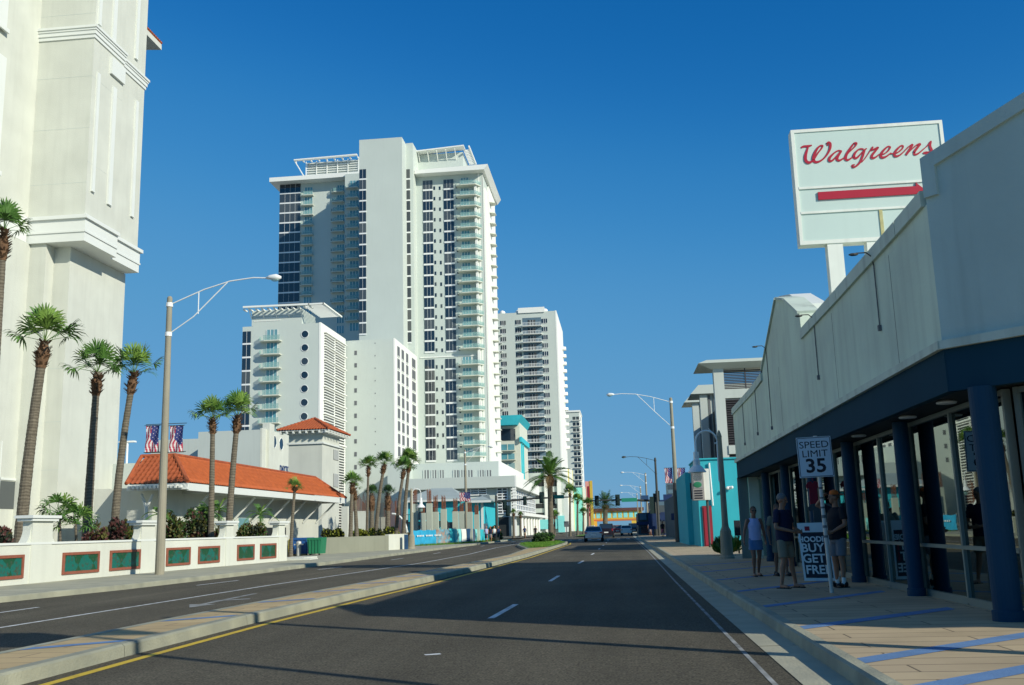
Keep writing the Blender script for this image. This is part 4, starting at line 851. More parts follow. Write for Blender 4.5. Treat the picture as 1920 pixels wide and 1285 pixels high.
# ---------------------------------------------------------------- condo tower with podium
FL = 2.84
def X_(px, Y, py=700): return at(px, py, Y).x
YR, YC, YL = 240.0, 231.0, 254.0        # right wing, core, left wing front planes
TW = thing('condo_tower', 'very tall white condominium tower with blank central shaft, dark window strips and stacked balconies', 'tower block', (X_(750, YR), YR, 0))
xr0, xr1 = X_(778, YR), X_(911, YR, 600); ztr = at(850, 322, YR).z
YRN = onx(931, 600, xr1).y
zpod = at(850, 868, YR).z - 2
b = B(); b.box(xr0 - 6, xr1, YR, YRN, zpod, ztr - .4); part('right_wing_wall', b, 'tower_wall_dim', TW)
b = B(); b.box(xr1, xr1 + .35, YR + 2.5, YR + 6.5, zpod, ztr - 4); b.box(xr1, xr1 + .35, YR + 9.5, YRN, zpod, ztr - 1); b.box(xr1 - .1, xr1 + .02, YR - .0, YR + .8, zpod, ztr - 1); part('side_pilaster', b, 'tower_white_and_lit', TW)
xc0, xc1 = X_(673.5, YC, 450), X_(755, YC, 450); zct = at(700, 261, YC).z
b = B(); b.box(xc0, xc1, YC, YC + 26, 0, zct); b.box(xc1, xc1 + .02 + (X_(783, YR, 500) - xc1) * .92, YC + 5.0, YR + 8, 0, at(775, 268, YC + 5).z); part('core_shaft', b, 'tower_wall_dim', TW)
# core flanking glass strips, three panes high per storey
def strip_windows(t, pxa, pxb, pyt, Y, n, name='window', fl=FL, wmats=('dark_glass', 'mullion'), pyb=None, div=1, frac=.84, proud=.12):
    xa, xb = X_(pxa, Y, pyt + 60), X_(pxb, Y, pyt + 60); z1 = at((pxa + pxb) / 2, pyt, Y).z; w = xb - xa
    g = B().box(0, w, -proud, 0, -fl * frac, 0); fr = B().box(-.02, w + .02, -proud - .05, .0, -fl + .02, -fl * frac - .001)
    for k in range(1, div): fr.box(w * k / div - .02, w * k / div + .02, -proud - .04, -proud - .001, -fl * frac, 0)
    return [(xa, Y, z1 - i * fl) for i in range(n)], g, fr, wmats
def emit(t, jobs, cap=100):
    """windows of one thing: up to `cap` as parts with their frames, the rest in one object"""
    left = cap; rest = []
    for pl, g, fr, wm in jobs:
        me, fm = mesh('window', g, wm[0]), mesh('frame', fr, wm[1]) if fr else None; L = org(t)
        take = pl[:left] if left > 0 else []
        for p in take:
            o = part('window', me, None, t, loc=(p[0] - L[0], p[1] - L[1], p[2] - L[2]))
            if fm: part('frame', fm, None, o)
        left -= len(take); rest += [(p, g, fr, wm) for p in pl[len(take):]]
    if rest:
        mats = []; c = B()
        for p, g, fr, wm in rest:
            for bb, mm in ((g, wm[0]), (fr, wm[1])):
                if not bb: continue
                if mm not in mats: mats.append(mm)
                n0 = len(c.m); c.merge(bb, p); c.m[n0:] = [mats.index(mm)] * (len(c.m) - n0)
        o = part('window', c, mats, t); o['kind'] = 'stuff'
jobs = []
jobs.append(strip_windows(TW, 793.5, 811.5, 339, YR, 16, div=3)); jobs.append(strip_windows(TW, 797.5, 815.5, 674.5, YR, 9, div=3))
jobs.append(strip_windows(TW, 832.5, 851, 337, YR, 16, div=3)); jobs.append(strip_windows(TW, 836, 855.5, 673, YR, 9, div=3))
jobs.append(strip_windows(TW, 674, 686.5, 318, YC, 15, frac=.86, div=2))
jobs.append(strip_windows(TW, 759.5, 769, 318, YC + 5, 16, frac=.86))
jobs.append(strip_windows(TW, 524.5, 563, 346, YL, 13, div=4, frac=.86)); 
# teal balcony doors on the right wing
def door(t, pxa, pxb, pyt, Y, n, fl=FL, hgt=.72, m_='teal_glass'):
    xa, xb = X_(pxa, Y, pyt + 60), X_(pxb, Y, pyt + 60); z1 = at((pxa + pxb) / 2, pyt, Y).z; w = xb - xa
    g = B().box(0, w, -.08, 0, -fl * hgt, 0); fr = B()
    for k in range(4): fr.box(w * k / 3 - .05, w * k / 3 + .05, -.13, -.081, -fl * hgt, 0)
    return [(xa, Y, z1 - i * fl) for i in range(n)], g, fr, (m_, 'mullion')
jobs.append(door(TW, 864.5, 880, 334, YR, 16)); jobs.append(door(TW, 868.5, 885, 669.5, YR, 9))
jobs.append(door(TW, 571, 586, 352, YL, 13)); jobs.append(door(TW, 632, 646, 348, YL, 15)); jobs.append(door(TW, 656, 673, 339, YL - 3.5, 15))
emit(TW, jobs)
# small square windows
sm = []
for px, py, n in ((814.8, 350, 16), (825.2, 350, 16), (857, 347, 16)): xa = X_(px, YR, 500); z = at(px, py, YR).z; sm += [(xa, YR, z - i * FL) for i in range(n)]
for px, py, n in ((818.3, 685, 8), (828.6, 685, 8), (861, 683, 8)): xa = X_(px, YR, 760); z = at(px, py, YR).z; sm += [(xa, YR, z - i * FL) for i in range(n)]
rep(TW, 'small_window', B().box(0, .45, -.06, .02, -.9, 0), 'dark_glass', sm)
# balconies: slab with glass railing
def balcony_bm(w, d, side=0):
    s_ = B().prism([(0, 0, 0), (0, -d * .72, 0), (w * .25, -d, 0), (w, -d, 0), (w + side, 0 if side else -d * .0, 0)], (0, 0, .2)); r_ = B()
    r_.box(w * .22, w, -d + .03, -d + .06, .21, 1.15)
    if side: r_.prism([(w, -d + .04, .21), (w + side, 0, .21), (w + side, 0, 1.15), (w, -d + .04, 1.15)], (0, .03, 0))
    r_.prism([(0.03, -.1, .21), (.03, -d * .7, .21), (.03, -d * .7, 1.15), (.03, -.1, 1.15)], (.03, 0, 0))
    t_ = B().box(w * .2, w, -d + .02, -d + .08, 1.15, 1.2); r_.merge(t_); return s_, r_
def balconies(t, pxa, pxb, pyslab, Y, n, d=1.6, side=0, fl=FL):
    xa, xb = X_(pxa, Y, pyslab + 100), X_(pxb, Y, pyslab + 100); z = at((pxa + pxb) / 2, pyslab, Y).z; s_, r_ = balcony_bm(xb - xa, d, side); L = org(t)
    me, rm = mesh('balcony', s_, 'balcony_slab'), mesh('railing', r_, 'rail_glass')
    for i in range(n): o = part('balcony', me, None, t, loc=(xa - L[0], Y - L[1], z - i * fl - L[2])); part('railing', rm, None, o)
balconies(TW, 858, 895, 351, YR, 16, 1.9, side=1.2); balconies(TW, 862, 901, 686, YR, 9, 1.9, side=1.2)
balconies(TW, 564.5, 588, 369, YL, 11, 1.3); balconies(TW, 622, 646, 363, YL, 13, 1.5); balconies(TW, 649, 673, 355, YL - 3.5, 14, 1.5)
# corner balconies round the east side
z = at(905, 349, YR).z; s_ = B().prism([(0, 0, 0), (1.5, 1.0, 0), (1.5, 3.2, 0), (0, 3.6, 0)], (0, 0, .2)); 
L = org(TW); me = mesh('side_balcony', s_, 'balcony_slab')
for i in range(24): part('side_balcony', me, None, TW, loc=(xr1 - L[0] + .3, YR + 10 - L[1], z - i * FL * 1.02 - 1 - L[2]))
# white fin between balcony and window
b = B(); xf = X_(893, YR, 500); b.box(xf, xf + .6, YR - .9, YR, zpod, ztr - 3); b.box(xf + .9, xf + 1.3, YR - .02, YR + .02, zpod, ztr); part('balcony_fin', b, 'tower_white_and_lit', TW)
# left wing body
xl0 = X_(523, YL, 450); zlt = at(560, 345, YL).z
b = B(); b.box(xl0, xc0 + 2, YL, YL + 14, 0, zlt); b.box(X_(646.5, YL - 3.5, 450), xc0, YL - 3.5, YL, 0, at(660, 326, YL - 3.5).z); part('left_wing_wall', b, 'tower_wall_dim', TW)
# roof slabs, overhanging
q = at(512, 345, YL); q2 = at(610, 334, YL)
b = B(); b.box(q.x, q2.x, YL - 3, YL + 16, zlt + .0, zlt + 1.2); b.prism([(q2.x, YL - 3, zlt), (q2.x + .1, YL - 3, zlt), (xc0, YL - 3, zlt + .2), (xc0, YL - 3, zlt + 1.3), (q2.x, YL - 3, zlt + 1.2)], (0, 14, 0)); part('roof_slab', b, 'tower_white_and_lit', TW)
qa, qb = at(778, 332, YR - 2).x, at(909, 313, YR - 2).x
b = B(); b.prism([(qa, YR - 2.6, ztr - .9), (qb - .2, YR - 2.6, ztr - .9), (qb + .8, YR - 2.6, ztr + .45), (qa, YR - 2.6, ztr + .1)], (0, YRN - YR + 6, 0)); part('roof_slab', b, 'tower_white_and_lit', TW)
# penthouse plant screens with tilted canopies
YP = YR + 3; pa, pb = X_(783, YP, 300), X_(868, YP, 300); zp0, zp1 = ztr, at(800, 290, YP).z
b = B(); b.box(pa, pb, YP, YRN - 3, zp0, zp1); part('penthouse', b, 'tower_wall_dim', TW)
b = B(); b.prism([(pa, YP - 2.4, zp1 + .05), (pb + .6, YP - 2.4, zp1 + .75), (pb + .6, YP - 2.4, zp1 + 1.05), (pa, YP - 2.4, zp1 + .35)], (0, 3, 0))
for k in range(10): y = YP + .6 + k * 1.1; b.box(pb + .1, pb + 2.0, y, y + .4, zp1 + .5, zp1 + .8)
b.box(pb + 1.8, pb + 2.1, YP - 2, YP + 11, zp1 + .4, zp1 + .9)
for k in range(5): x = pa + (pb - pa) * k / 5 + .6; b.tube([(x, YP - 2.2, zp1 + .2), (x, YP - .05, zp1 - 2)], .12, 5)
part('penthouse_canopy', b, 'tower_white_and_lit', TW)
YP = YL + 3; pa, pb = X_(575, YP, 310), X_(673, YP, 310); zp1 = at(600, 303, YP).z
b = B(); b.box(pa + .2, pb, YP, YP + 8, zlt + 1, zp1 - .2); part('penthouse', b, 'grey_wall', TW)
b = B()
for k in range(9): z = zlt + 1.3 + (zp1 - zlt - 1.3) * k / 9; b.box(pa, pb, YP - .35, YP - .1, z, z + .16)
for k in range(6): x = pa + (pb - pa) * k / 5; b.box(x - .12, x + .12, YP - .5, YP - .36, zlt, zp1)
part('louvre_screen', b, 'tower_white_and_lit', TW)
b = B(); pa2 = X_(556, YP, 303); b.prism([(pa2, YP - 2.4, zp1 - .1), (pb, YP - 2.4, zp1 + .3), (pb, YP - 2.4, zp1 + .6), (pa2, YP - 2.4, zp1 + .2)], (0, 1.0, 0)); b.tube([(pa2, YP - 2, zp1), (pa, YP - .5, zlt + 2)], .15, 5)
for k in range(9): x = pa2 + (pb - pa2) * k / 8; b.box(x - .15, x + .15, YP - 1.4, YP - .1, zp1 - .1, zp1 + .2)
part('penthouse_canopy', b, 'tower_white_and_lit', TW)
# the dividing belt
b = B(); z = at(820, 670, YR).z; b.box(X_(788, YR), X_(895, YR), YR - .15, YR - .001, z - .1, z + .15); part('belt', b, 'tower_white_and_lit', TW)

# podium of the tower
YU, YW = 205.0, 188.0
PD = thing('podium_building', 'white podium block under the tall tower with grey openings, glass grid corner and street canopy', 'building', (X_(930, YW), YW, 0))
xu1 = X_(934, YU, 880); zu = at(900, 866, YU).z; yun = onx(980, 895, xu1).y
b = B(); b.box(X_(760, YU, 880), xu1, YU, yun, 0, zu); part('upper_wall', b, 'tower_wall_dim', PD)
b = B(); b.box(xu1, xu1 + .3, YU - .02, yun, 0, zu + .01); part('upper_side_wall', b, 'tower_white_and_lit', PD)  # sun on this side painted in as a whiter sheet
op = []
for px in (776, 794, 810, 820, 829, 848, 858, 866, 900, 910, 922):
    pass
xs_ = [(793, 804), (808, 818), (822, 832), (849, 860), (862, 872), (875, 886), (897, 907), (910, 921)]
for a, c in xs_:
    p, q = at(a, 882, YU), at(c, 894, YU); b = B(); b.box(p.x, q.x, YU - .06, YU, q.z - .6, p.z); o = part('vent_opening', b, 'louvre_grey', PD); b = B(); b.box(p.x + .0, p.x + .35, YU - .10, YU - .061, q.z - .5, p.z); b.box((p.x + q.x) / 2, (p.x + q.x) / 2 + .3, YU - .10, YU - .061, q.z - .5, p.z); part('vent_frame', b, 'grey_wall', o)
xw1 = X_(965, YW, 905); zw = at(900, 894, YW).z; ywn = onx(1009, 915, xw1).y; zwb = at(960, 913, YW).z
b = B(); b.box(X_(757, YW, 905), xw1, YW, ywn, zwb, zw); part('lower_parapet', b, 'tower_wall_dim', PD)
b = B(); b.box(xw1 + .001, xw1 + .3, YW - .01, ywn, zwb, zw + .02); part('lower_side_parapet', b, 'tower_white_and_lit', PD)  # whiter sheet, with the sunlight on the parapet side in its colour
b = B(); b.box(X_(757, YW, 905), xw1 - 1, YW + 1.5, ywn - .5, 0, zwb - .01); part('recessed_wall', b, 'tower_wall_dim', PD)
def grid(t, a, c, z0, z1, nx, nz, plane, P, glass='dark_glass'):
    g = B(); f = B()
    if plane == 'y': g.box(a, c, P, P + .1, z0, z1)
    else: g.box(P - .1, P, a, c, z0, z1)
    for i in range(nx + 1):
        s_ = a + (c - a) * i / nx
        if plane == 'y': f.box(s_ - .1, s_ + .1, P - .12, P - .001, z0, z1)
        else: f.box(P + .001, P + .12, s_ - .12, s_ + .12, z0, z1)
    for i in range(nz + 1):
        s_ = z0 + (z1 - z0) * i / nz
        if plane == 'y': f.box(a, c, P - .16, P - .121, s_ - .1, s_ + .1)
        else: f.box(P + .121, P + .16, a, c, s_ - .1, s_ + .1)
    o = part('window_wall', g, glass, t); part('mullions', f, 'mullion', o)
zc = at(960, 964, YW).z
for a, c, zz in ((867, 912, 928), (932, 951, 964)): grid(PD, X_(a, YW + 1, 930), X_(c, YW + 1, 930), at(900, zz, YW + 1).z, zwb - .1, 3 if c - a > 30 else 2, 3 if zz < 950 else 9, 'y', YW + 1.38)
b = B()
for k in range(9): z = zc + (zwb - zc) * k / 9; b.box(X_(952, YW), xw1 + .2, YW + .1, YW + .9, z, z + .25)
b.box(xw1 - .5, xw1 + .1, YW + .2, YW + 1, 0, zwb); part('corner_slats', b, 'tower_white_and_lit', PD)
grid(PD, YW + 3, ywn - 1, zc, zwb - .2, 14, 5, 'x', xw1 - .8)
b = B(); b.box(xw1 - 1, xw1 + 1.8, YW - .5, ywn + 4, zc - .4, zc + .2); part('canopy', b, 'tower_white_and_lit', PD)
for k in range(7): y = YW + 2 + k * 6.5; b = B(); b.lathe((xw1 + .9, y, .1), [(.35, 0), (.35, zc - .5)], 10); part('canopy_column', b, 'tower_white_and_lit', PD)
b = B(); b.box(X_(757, YW), xw1 - 1.5, YW + 1.2, YW + 1.45, .1, zc - .5); part('ground_floor_glazing', b, 'shop_dark', PD)

# ---------------------------------------------------------------- hotel with round windows
YH = 190.0; FH = 2.78
CHo = thing('round_window_hotel', 'mid-rise white hotel with a column of round dark windows and a tilted roof canopy', 'hotel', (X_(520, YH), YH, 0))
xh0, xh1 = X_(453, YH, 700), X_(598, YH, 650); yhn = onx(645, 680, xh1).y; zh = at(590, 606, YH).z; zhl = at(462, 613, YH).z
b = B(); b.box(xh0, X_(474, YH, 650), YH, YH + 14, 0, zhl); b.box(X_(474, YH, 650), xh1 - .02, YH + .001, yhn, 0, zh); part('wall', b, 'tower_wall_dim', CHo)
b = B(); b.box(xh1 - .019, xh1 + .35, YH - .05, yhn, 0, zh + .1); part('street_wall', b, 'tower_white_and_lit', CHo)  # street side made whiter than the front to paint in the sun
jobs = [strip_windows(CHo, 454.5, 469.5, 622, YH, 8, fl=FH, div=2, frac=.87), door(CHo, 499.5, 520, 618.5, YH, 8, fl=FH, hgt=.82)]; emit(CHo, jobs)
balconies(CHo, 487.5, 527, 642, YH, 8, 1.5, 0, FH)
xr_, zr_ = X_(571, YH, 700), at(571, 627, YH).z; n = 20
rb = B().prism([(.72 * math.cos(2 * math.pi * k / n), -.05, .72 * math.sin(2 * math.pi * k / n)) for k in range(n)], (0, .1, 0)); fr = B().tube([(.76 * math.cos(2 * math.pi * k / n), -.05, .76 * math.sin(2 * math.pi * k / n)) for k in range(n + 1)], .06, 5, cap=False)
rep(CHo, 'round_window', rb, 'dark_glass', [(xr_, YH, zr_ - i * FH) for i in range(8)], sub=('ring', fr, 'mullion'))
# louvred bays on the street side
yy0, yy1 = YH + 2.5, yhn - 1
for (ya, yb) in ((yy0, (yy0 + yy1) / 2 - .4), ((yy0 + yy1) / 2 + .4, yy1)):
    b = B(); b.box(xh1 + .30, xh1 + .36, ya, yb, 0, zh - 1.5); bk = part('louvre_back', b, 'louvre_grey', CHo); b = B(); z = 1.0
    while z < zh - 2: b.box(xh1 + .36, xh1 + .7, ya, yb, z, z + .17); z += .555
    part('louvre_slats', b, 'tower_white_and_lit', bk)
b = B()
for i in range(9): z = zh - 1.6 - i * FH; b.box(xh1 + .36, xh1 + .9, yy0 - .4, yy1 + .4, z, z + .22)
part('floor_fins', b, 'tower_white_and_lit', CHo)
# penthouse and canopy
pa, pb = X_(472, YH, 600), X_(566, YH, 600); zt_ = at(520, 581, YH).z
b = B(); b.box(pa, pb, YH + .02, YH + 9, zh, zt_); part('penthouse', b, 'tower_wall_dim', CHo)
zl = at(456, 577, YH - 2).z; zr2 = at(582, 571, YH - 2).z
b = B(); b.prism([(X_(456, YH - 2, 577), YH - 2.2, zl - .1), (X_(580, YH - 2, 577), YH - 2.2, zr2 - .1), (X_(580, YH - 2, 577), YH - 2.2, zr2 + .25), (X_(456, YH - 2, 577), YH - 2.2, zl + .25)], (0, .5, 0))
xa_, xb_ = X_(456, YH - 2, 577), X_(580, YH - 2, 577)
b.box(xb_ - .2, xb_ + 3.0, YH - 2.2, YH - 1.9, zr2 - .1, zr2 + .2); b.box(xb_ + 2.8, xb_ + 3.1, YH - 2.2, YH + 11, zr2 - .1, zr2 + .2)
for k in range(12): x = xa_ + (xb_ - xa_) * k / 11; b.box(x - .15, x + .15, YH - 1.7, YH + .1, zt_ - .15, zt_ + .1)
for k in range(12): y = YH - 1.6 + k * 1.05; b.box(xb_ - 1.5, xb_ + 2.8, y, y + .3, zr2 - .1, zr2 + .15)
for k in range(5): x = pa + (pb - pa) * k / 4; b.tube([(x, YH - 2, zl), (x, YH, zl - 2)], .1, 5)
part('roof_canopy', b, 'tower_white_and_lit', CHo)
b = B()
for k in range(3): b.box(X_(474, YH) + k * .3, xh1 - 8 + k * 1.5, YH - .05, YH, zh + .9 + k * .55, zh + 1.05 + k * .55)
part('wall_slats', b, 'tower_white_and_lit', CHo)
# plain white middle block
YM_ = 209.0
MB_ = thing('middle_block', 'plain white mid-rise block between the round-window hotel and the tall tower', 'building', (X_(690, YM_), YM_, 0))
xm0, xm1 = X_(643, YM_, 800), X_(738.5, YM_, 800); zm = at(690, 637.5, YM_).z; ymn = onx(781, 800, xm1).y
b = B(); b.box(xm0, xm1 - .02, YM_, ymn, 0, zm); part('wall', b, 'tower_wall_dim', MB_)
b = B(); b.box(xm1 - .019, xm1 + .3, YM_ - .05, ymn, 0, zm + .1); part('street_wall', b, 'tower_white_and_lit', MB_)  # street face whitened to stand for sunlight
z = at(666, 658, YM_).z; FM = 2.78
rep(MB_, 'small_window', B().box(0, .55, -.06, .02, -.95, 0), 'louvre_grey', [(X_(664.5, YM_, 800), YM_, z - i * FM) for i in range(11)] )
rep(MB_, 'wall_vent', B().box(0, .16, -.05, .02, -.25, 0), 'louvre_grey', [(X_(703, YM_, 800), YM_, z + 1.6 - i * FM) for i in range(10)])
jobs = []
yw = [onx(px, 750, xm1 + .3).y for px in (745.5, 749.5, 753.5, 757.5, 762, 765.5, 773, 779)]
for k in range(4):
    g = B().box(0, .1, 0, yw[2 * k + 1] - yw[2 * k], -2.15, 0); fr = B().box(.1, .16, -.1, yw[2 * k + 1] - yw[2 * k] + .1, -2.3, -2.15); zt2 = onx(748, 650, xm1 + .3).z - .2
    jobs.append(([(xm1 + .3, yw[2 * k], zt2 - i * FM) for i in range(12)], g, fr, ('louvre_grey', 'tower_white_and_lit')))
emit(MB_, jobs)
b = B(); z1_ = at(690, 870, YM_ - 1).z
b.box(X_(745, YM_ - 3, 880), X_(775, YM_ - 3, 880), YM_ - 12, YM_ - .1, 0, at(760, 868, YM_ - 12).z); part('side_annex', b, 'tower_wall_dim', MB_)

# ---------------------------------------------------------------- second tower
Y2 = 325.0; F2 = 2.80
T2 = thing('balcony_tower', 'tall white beach tower with rows of recessed balconies, second from the front', 'tower block', (X_(990, Y2), Y2, 0))
x20, x21 = X_(931, Y2, 700), X_(1045, Y2, 700); z2 = at(1000, 585, Y2).z; y2n = onx(1056, 700, x21).y
b = B(); b.box(x20, x21 - .02, Y2, y2n, 0, z2); part('wall', b, 'tower_wall_dim', T2)
b = B(); b.box(x21 - .019, x21 + .4, Y2 - .05, y2n, 0, z2 + .1); b.box(X_(975, Y2), X_(1025, Y2), Y2 - .4, Y2 - .1, z2 - .3, z2 + 1.5); part('street_wall', b, 'tower_white_and_lit', T2)  # street face coloured brighter, as if sunlit
xb0, xb1 = X_(983, Y2, 700), X_(1018, Y2, 700); n = 23
b = B(); b.box(xb0, xb1, Y2 - .1, Y2 - .001, 8, z2 - 2); part('recess_wall', b, 'navy_wall', T2)
zf = z2 - 2.6
jb = []
for pa_, w_ in ((940.5, 1.85), (969, 1.85), (1019, 1.85)):
    g = B().box(0, w_, -.12, 0, -1.5, 0); fr = B().box(w_ * .3, w_ * .36, -.17, -.121, -1.5, 0).box(w_ * .64, w_ * .7, -.17, -.121, -1.5, 0).box(0, w_, -.17, -.121, -1.62, -1.5)
    jb.append(([(X_(pa_, Y2, 700), Y2, zf - F2 * i) for i in range(n)], g, fr, ('dark_glass', 'mullion')))
g = B().box(0, 2.6, -.16, -.101, -1.9, 0); fr = B().box(.8, .9, -.2, -.161, -1.9, 0).box(1.7, 1.8, -.2, -.161, -1.9, 0)
jb.insert(0, ([(X_(992.5, Y2, 700), Y2, zf - .2 - F2 * i) for i in range(n)], g, fr, ('dark_glass', 'mullion')))
emit(T2, jb)
s_ = B().prism([(-2.6, 0, 0), (0, -1.5, 0), (xb1 - xb0, -1.5, 0), (xb1 - xb0 + .3, 0, 0)], (0, 0, .18)); r_ = B()
w_ = xb1 - xb0
for k in range(14): r_.box(w_ * k / 13 - .05, w_ * k / 13 + .05, -1.46, -1.4, .18, 1.1)
r_.box(0, w_, -1.47, -1.39, 1.1, 1.2)
L = org(T2); me, rm = mesh('balcony', s_, 'tower_white_and_lit'), mesh('railing', r_, 'mullion')
for i in range(n): o = part('balcony', me, None, T2, loc=(xb0 - L[0], Y2 - .1 - L[1], zf - 2.5 - i * F2 - L[2])); part('railing', rm, None, o)
s_ = B().box(0, 2.2, -1.2, 0, 0, .18); me = mesh('balcony', s_, 'tower_white_and_lit'); 
for i in range(n - 4): part('balcony', me, None, T2, loc=(x20 - L[0], Y2 - L[1], zf - 2.2 - i * F2 - L[2]))
s_ = B().prism([(0, 0, 0), (1.2, .5, 0), (1.2, 2.8, 0), (0, 3.3, 0)], (0, 0, 1.0)); me = mesh('side_balcony', s_, 'tower_white_and_lit')
for i in range(14): part('side_balcony', me, None, T2, loc=(x21 + .4 - L[0], y2n - 6 - L[1], zf - 5 - i * F2 - L[2]))
b = B()
for px in (941, 971, 1021): c = at(px, 587, Y2); b.lathe((c.x, Y2 + 1.5, z2 - .3), [(1.0, 0), (1.0, .9), (.8, 1.3), (.01, 1.7)], 12)
part('roof_turret', b, 'tower_white_and_lit', T2)
# its garage front at street level
YG = 300.0; b = B(); xg0, xg1 = X_(990, YG, 920), X_(1056, YG, 920); zg = at(1010, 887, YG).z
GP = thing('parking_podium', 'white garage front with dark horizontal openings behind the date palm', 'garage', (xg0, YG, 0))
b.box(xg0, xg1, YG, YG + 24, 0, zg); part('wall', b, 'tower_wall_dim', GP)
for pa_, pb_ in ((1003, 1020), (1029, 1044)):
    for py0, py1 in ((901, 912), (923, 932), (945, 953), (962, 968)):
        p, q = at(pa_, py0, YG), at(pb_, py1, YG); b = B(); b.box(p.x, q.x, YG - .1, YG - .001, q.z, p.z); part('opening', b, 'dark_gap', GP)
b = B()
for px in (1021, 1045): x = X_(px, YG, 920); b.box(x, x + 1.2, YG - .6, YG - .101, 0, zg + .6)
part('pilaster', b, 'tower_white_and_lit', GP)
b = B(); b.box(xg1 - 1.8, xg1 + .1, YG - 1, YG, 0, 5); b.box(xg1 - 8, xg1, YG - .7, YG - .61, 1.2, 4); part('corner_shop', b, 'turq_light', GP)
# third tower
Y3 = 467.0; F3 = 2.8
T3 = thing('far_tower', 'third white tower, furthest down the beach side, with paired small windows', 'tower block', (X_(1070, Y3), Y3, 0))
x30, x31 = X_(1050, Y3, 850), X_(1088.5, Y3, 850); z3 = at(1075, 773, Y3).z; y3n = onx(1092, 850, x31).y
b = B(); b.box(x30, x31, Y3, y3n, 0, z3); part('wall', b, 'tower_wall_dim', T3)
b = B(); b.box(x31 + .001, x31 + .4, Y3, y3n, 0, z3); b.box(x30, x31 + .6, Y3 - .5, y3n, z3, z3 + .8); part('street_wall', b, 'tower_white_and_lit', T3)  # street side coloured as sunlit; the roof slab shares the white
g = B().box(0, 1.3, -.12, 0, -1.5, 0).box(1.7, 3, -.12, 0, -1.5, 0); n3 = int((z3 - 4) / F3)
rep(T3, 'window_pair', g, 'dark_glass', [(X_(1076.5, Y3, 850), Y3, z3 - 2.2 - i * F3) for i in range(n3)])
rep(T3, 'side_window', B().box(0, .1, 0, 3, -1.5, 0), 'navy_wall', [(x31 + .4, Y3 + 3, z3 - 2.2 - i * F3) for i in range(n3)])
g = B().box(0, 4, -.9, 0, 0, .25); rep(T3, 'sunshade', g, 'tower_white_and_lit', [(X_(1075, Y3, 850), Y3 - .01, z3 - 4.1 - i * F3) for i in range(n3)])
# teal-topped building between the towers
YT = 275.0
TB = thing('teal_roof_hotel', 'slim cream building with a bright teal slab roof and teal corner stripes between two towers', 'building', (X_(950, YT), YT, 0))
xt0, xt1 = X_(934, YT, 800), X_(974, YT, 800); yt_n = onx(989, 830, xt1).y; ztt = at(955, 790, YT).z
b = B(); b.box(xt0, xt1, YT, yt_n, 0, ztt); part('wall', b, 'balcony_slab', TB)
b = B(); zt0 = at(955, 797, YT - 3).z; zt1 = at(950, 779, YT - 3).z; b.prism([(xt0 - 1, YT - 3, zt0), (xt1 - .5, YT - 3, zt0), (xt1 + 1, YT - 3, zt1), (xt0 - 1, YT - 3, zt1)], (0, yt_n - YT + 4, 0)); part('roof_slab', b, 'teal_paint', TB)
b = B(); zz0, zz1 = at(950, 826, YT).z, zt0 - .5; b.box(xt0 + .8, xt1 - 1.2, YT - .2, YT - .01, zz0, zz1 - .3); part('top_glazing', b, 'dark_glass', TB)
FT = (at(950, 826, YT).z - at(950, 843, YT).z) * 1.0
for k in range(11):
    z = zz0 - 1.1 - k * 2.6; b = B(); b.box(xt0 + .6, xt1 - 1.6, YT - .12, YT - .01, z - 1.6, z); w_ = part('window_band', b, 'teal_glass', TB); b = B(); b.box(xt0 + .3, xt1 - 1.2, YT - 1.2, YT - .13, z - 1.95, z - 1.75); b.box(xt0 + .6 + 1.8, xt0 + .8 + 1.8, YT - .2, YT - .125, z - 1.6, z); part('balcony', b, 'balcony_slab', w_)
b = B(); b.box(xt1 + .001, xt1 + .3, YT + 2, YT + 3.6, 0, zz0 + .5); b.box(xt1 + .001, xt1 + .3, YT + 7, YT + 8.6, 0, zz0 + .5); b.box(xt1 + .001, xt1 + .6, YT - 1, yt_n, zz0 - .6, zz0 + .8); part('teal_stripes', b, 'turq_paint', TB)
b = B(); 
for k in range(7): b.box(xt0 - 2 + k * .35, xt0 - 1.8 + k * .35, YT + 4, YT + 4.2, ztt + 1, ztt + 3.5 + (k % 3) * .8); b.box(xt0 - 2, xt0 + .5, YT + 4, YT + 4.2, ztt + 1.2 + k * .5, ztt + 1.3 + k * .5)
part('roof_equipment', b, 'louvre_grey', TB)

# ---------------------------------------------------------------- colourful bits far down the road
YB = 400.0; xb0, xb1 = X_(1105, YB, 970), X_(1203, YB, 970); zb1, zb0 = at(1150, 953, YB).z, at(1150, 976, YB).z
BR = thing('yellow_arcade', 'long low yellow building with brown roof and turquoise windows at the road\'s far end', 'building', (xb0, YB, 0))
b = B(); b.box(xb0, xb1, YB, YB + 12, zb0 - .2, zb1 - 1.2); part('wall', b, 'yellow', BR)
b = B(); b.box(xb0 - 1, xb1 + 1, YB - 1, YB + 13, zb1 - 1.19, zb1); part('roof', b, 'brown_roof', BR)
b = B(); b.box(xb0, xb1, YB - .1, YB - .001, zb0 - .2, zb0 + .5); part('orange_band', b, 'orange', BR)
w_ = B().box(0, 1.5, -.1, 0, 0, 2.2); rep(BR, 'window', w_, 'turq_light', [(xb0 + .7 + 2.15 * k, YB, zb0 + 1.0) for k in range(int((xb1 - xb0) / 2.15))])
b = B(); b.box(xb0 + .2, xb0 + 3, YB - .5, YB + 2, 0, zb0 - .2); part('pier', b, 'yellow', BR); b = B(); b.box(xb1 - 4, xb1, YB, YB + 3, 0, zb0 - .2); part('pier', b, 'yellow', BR)
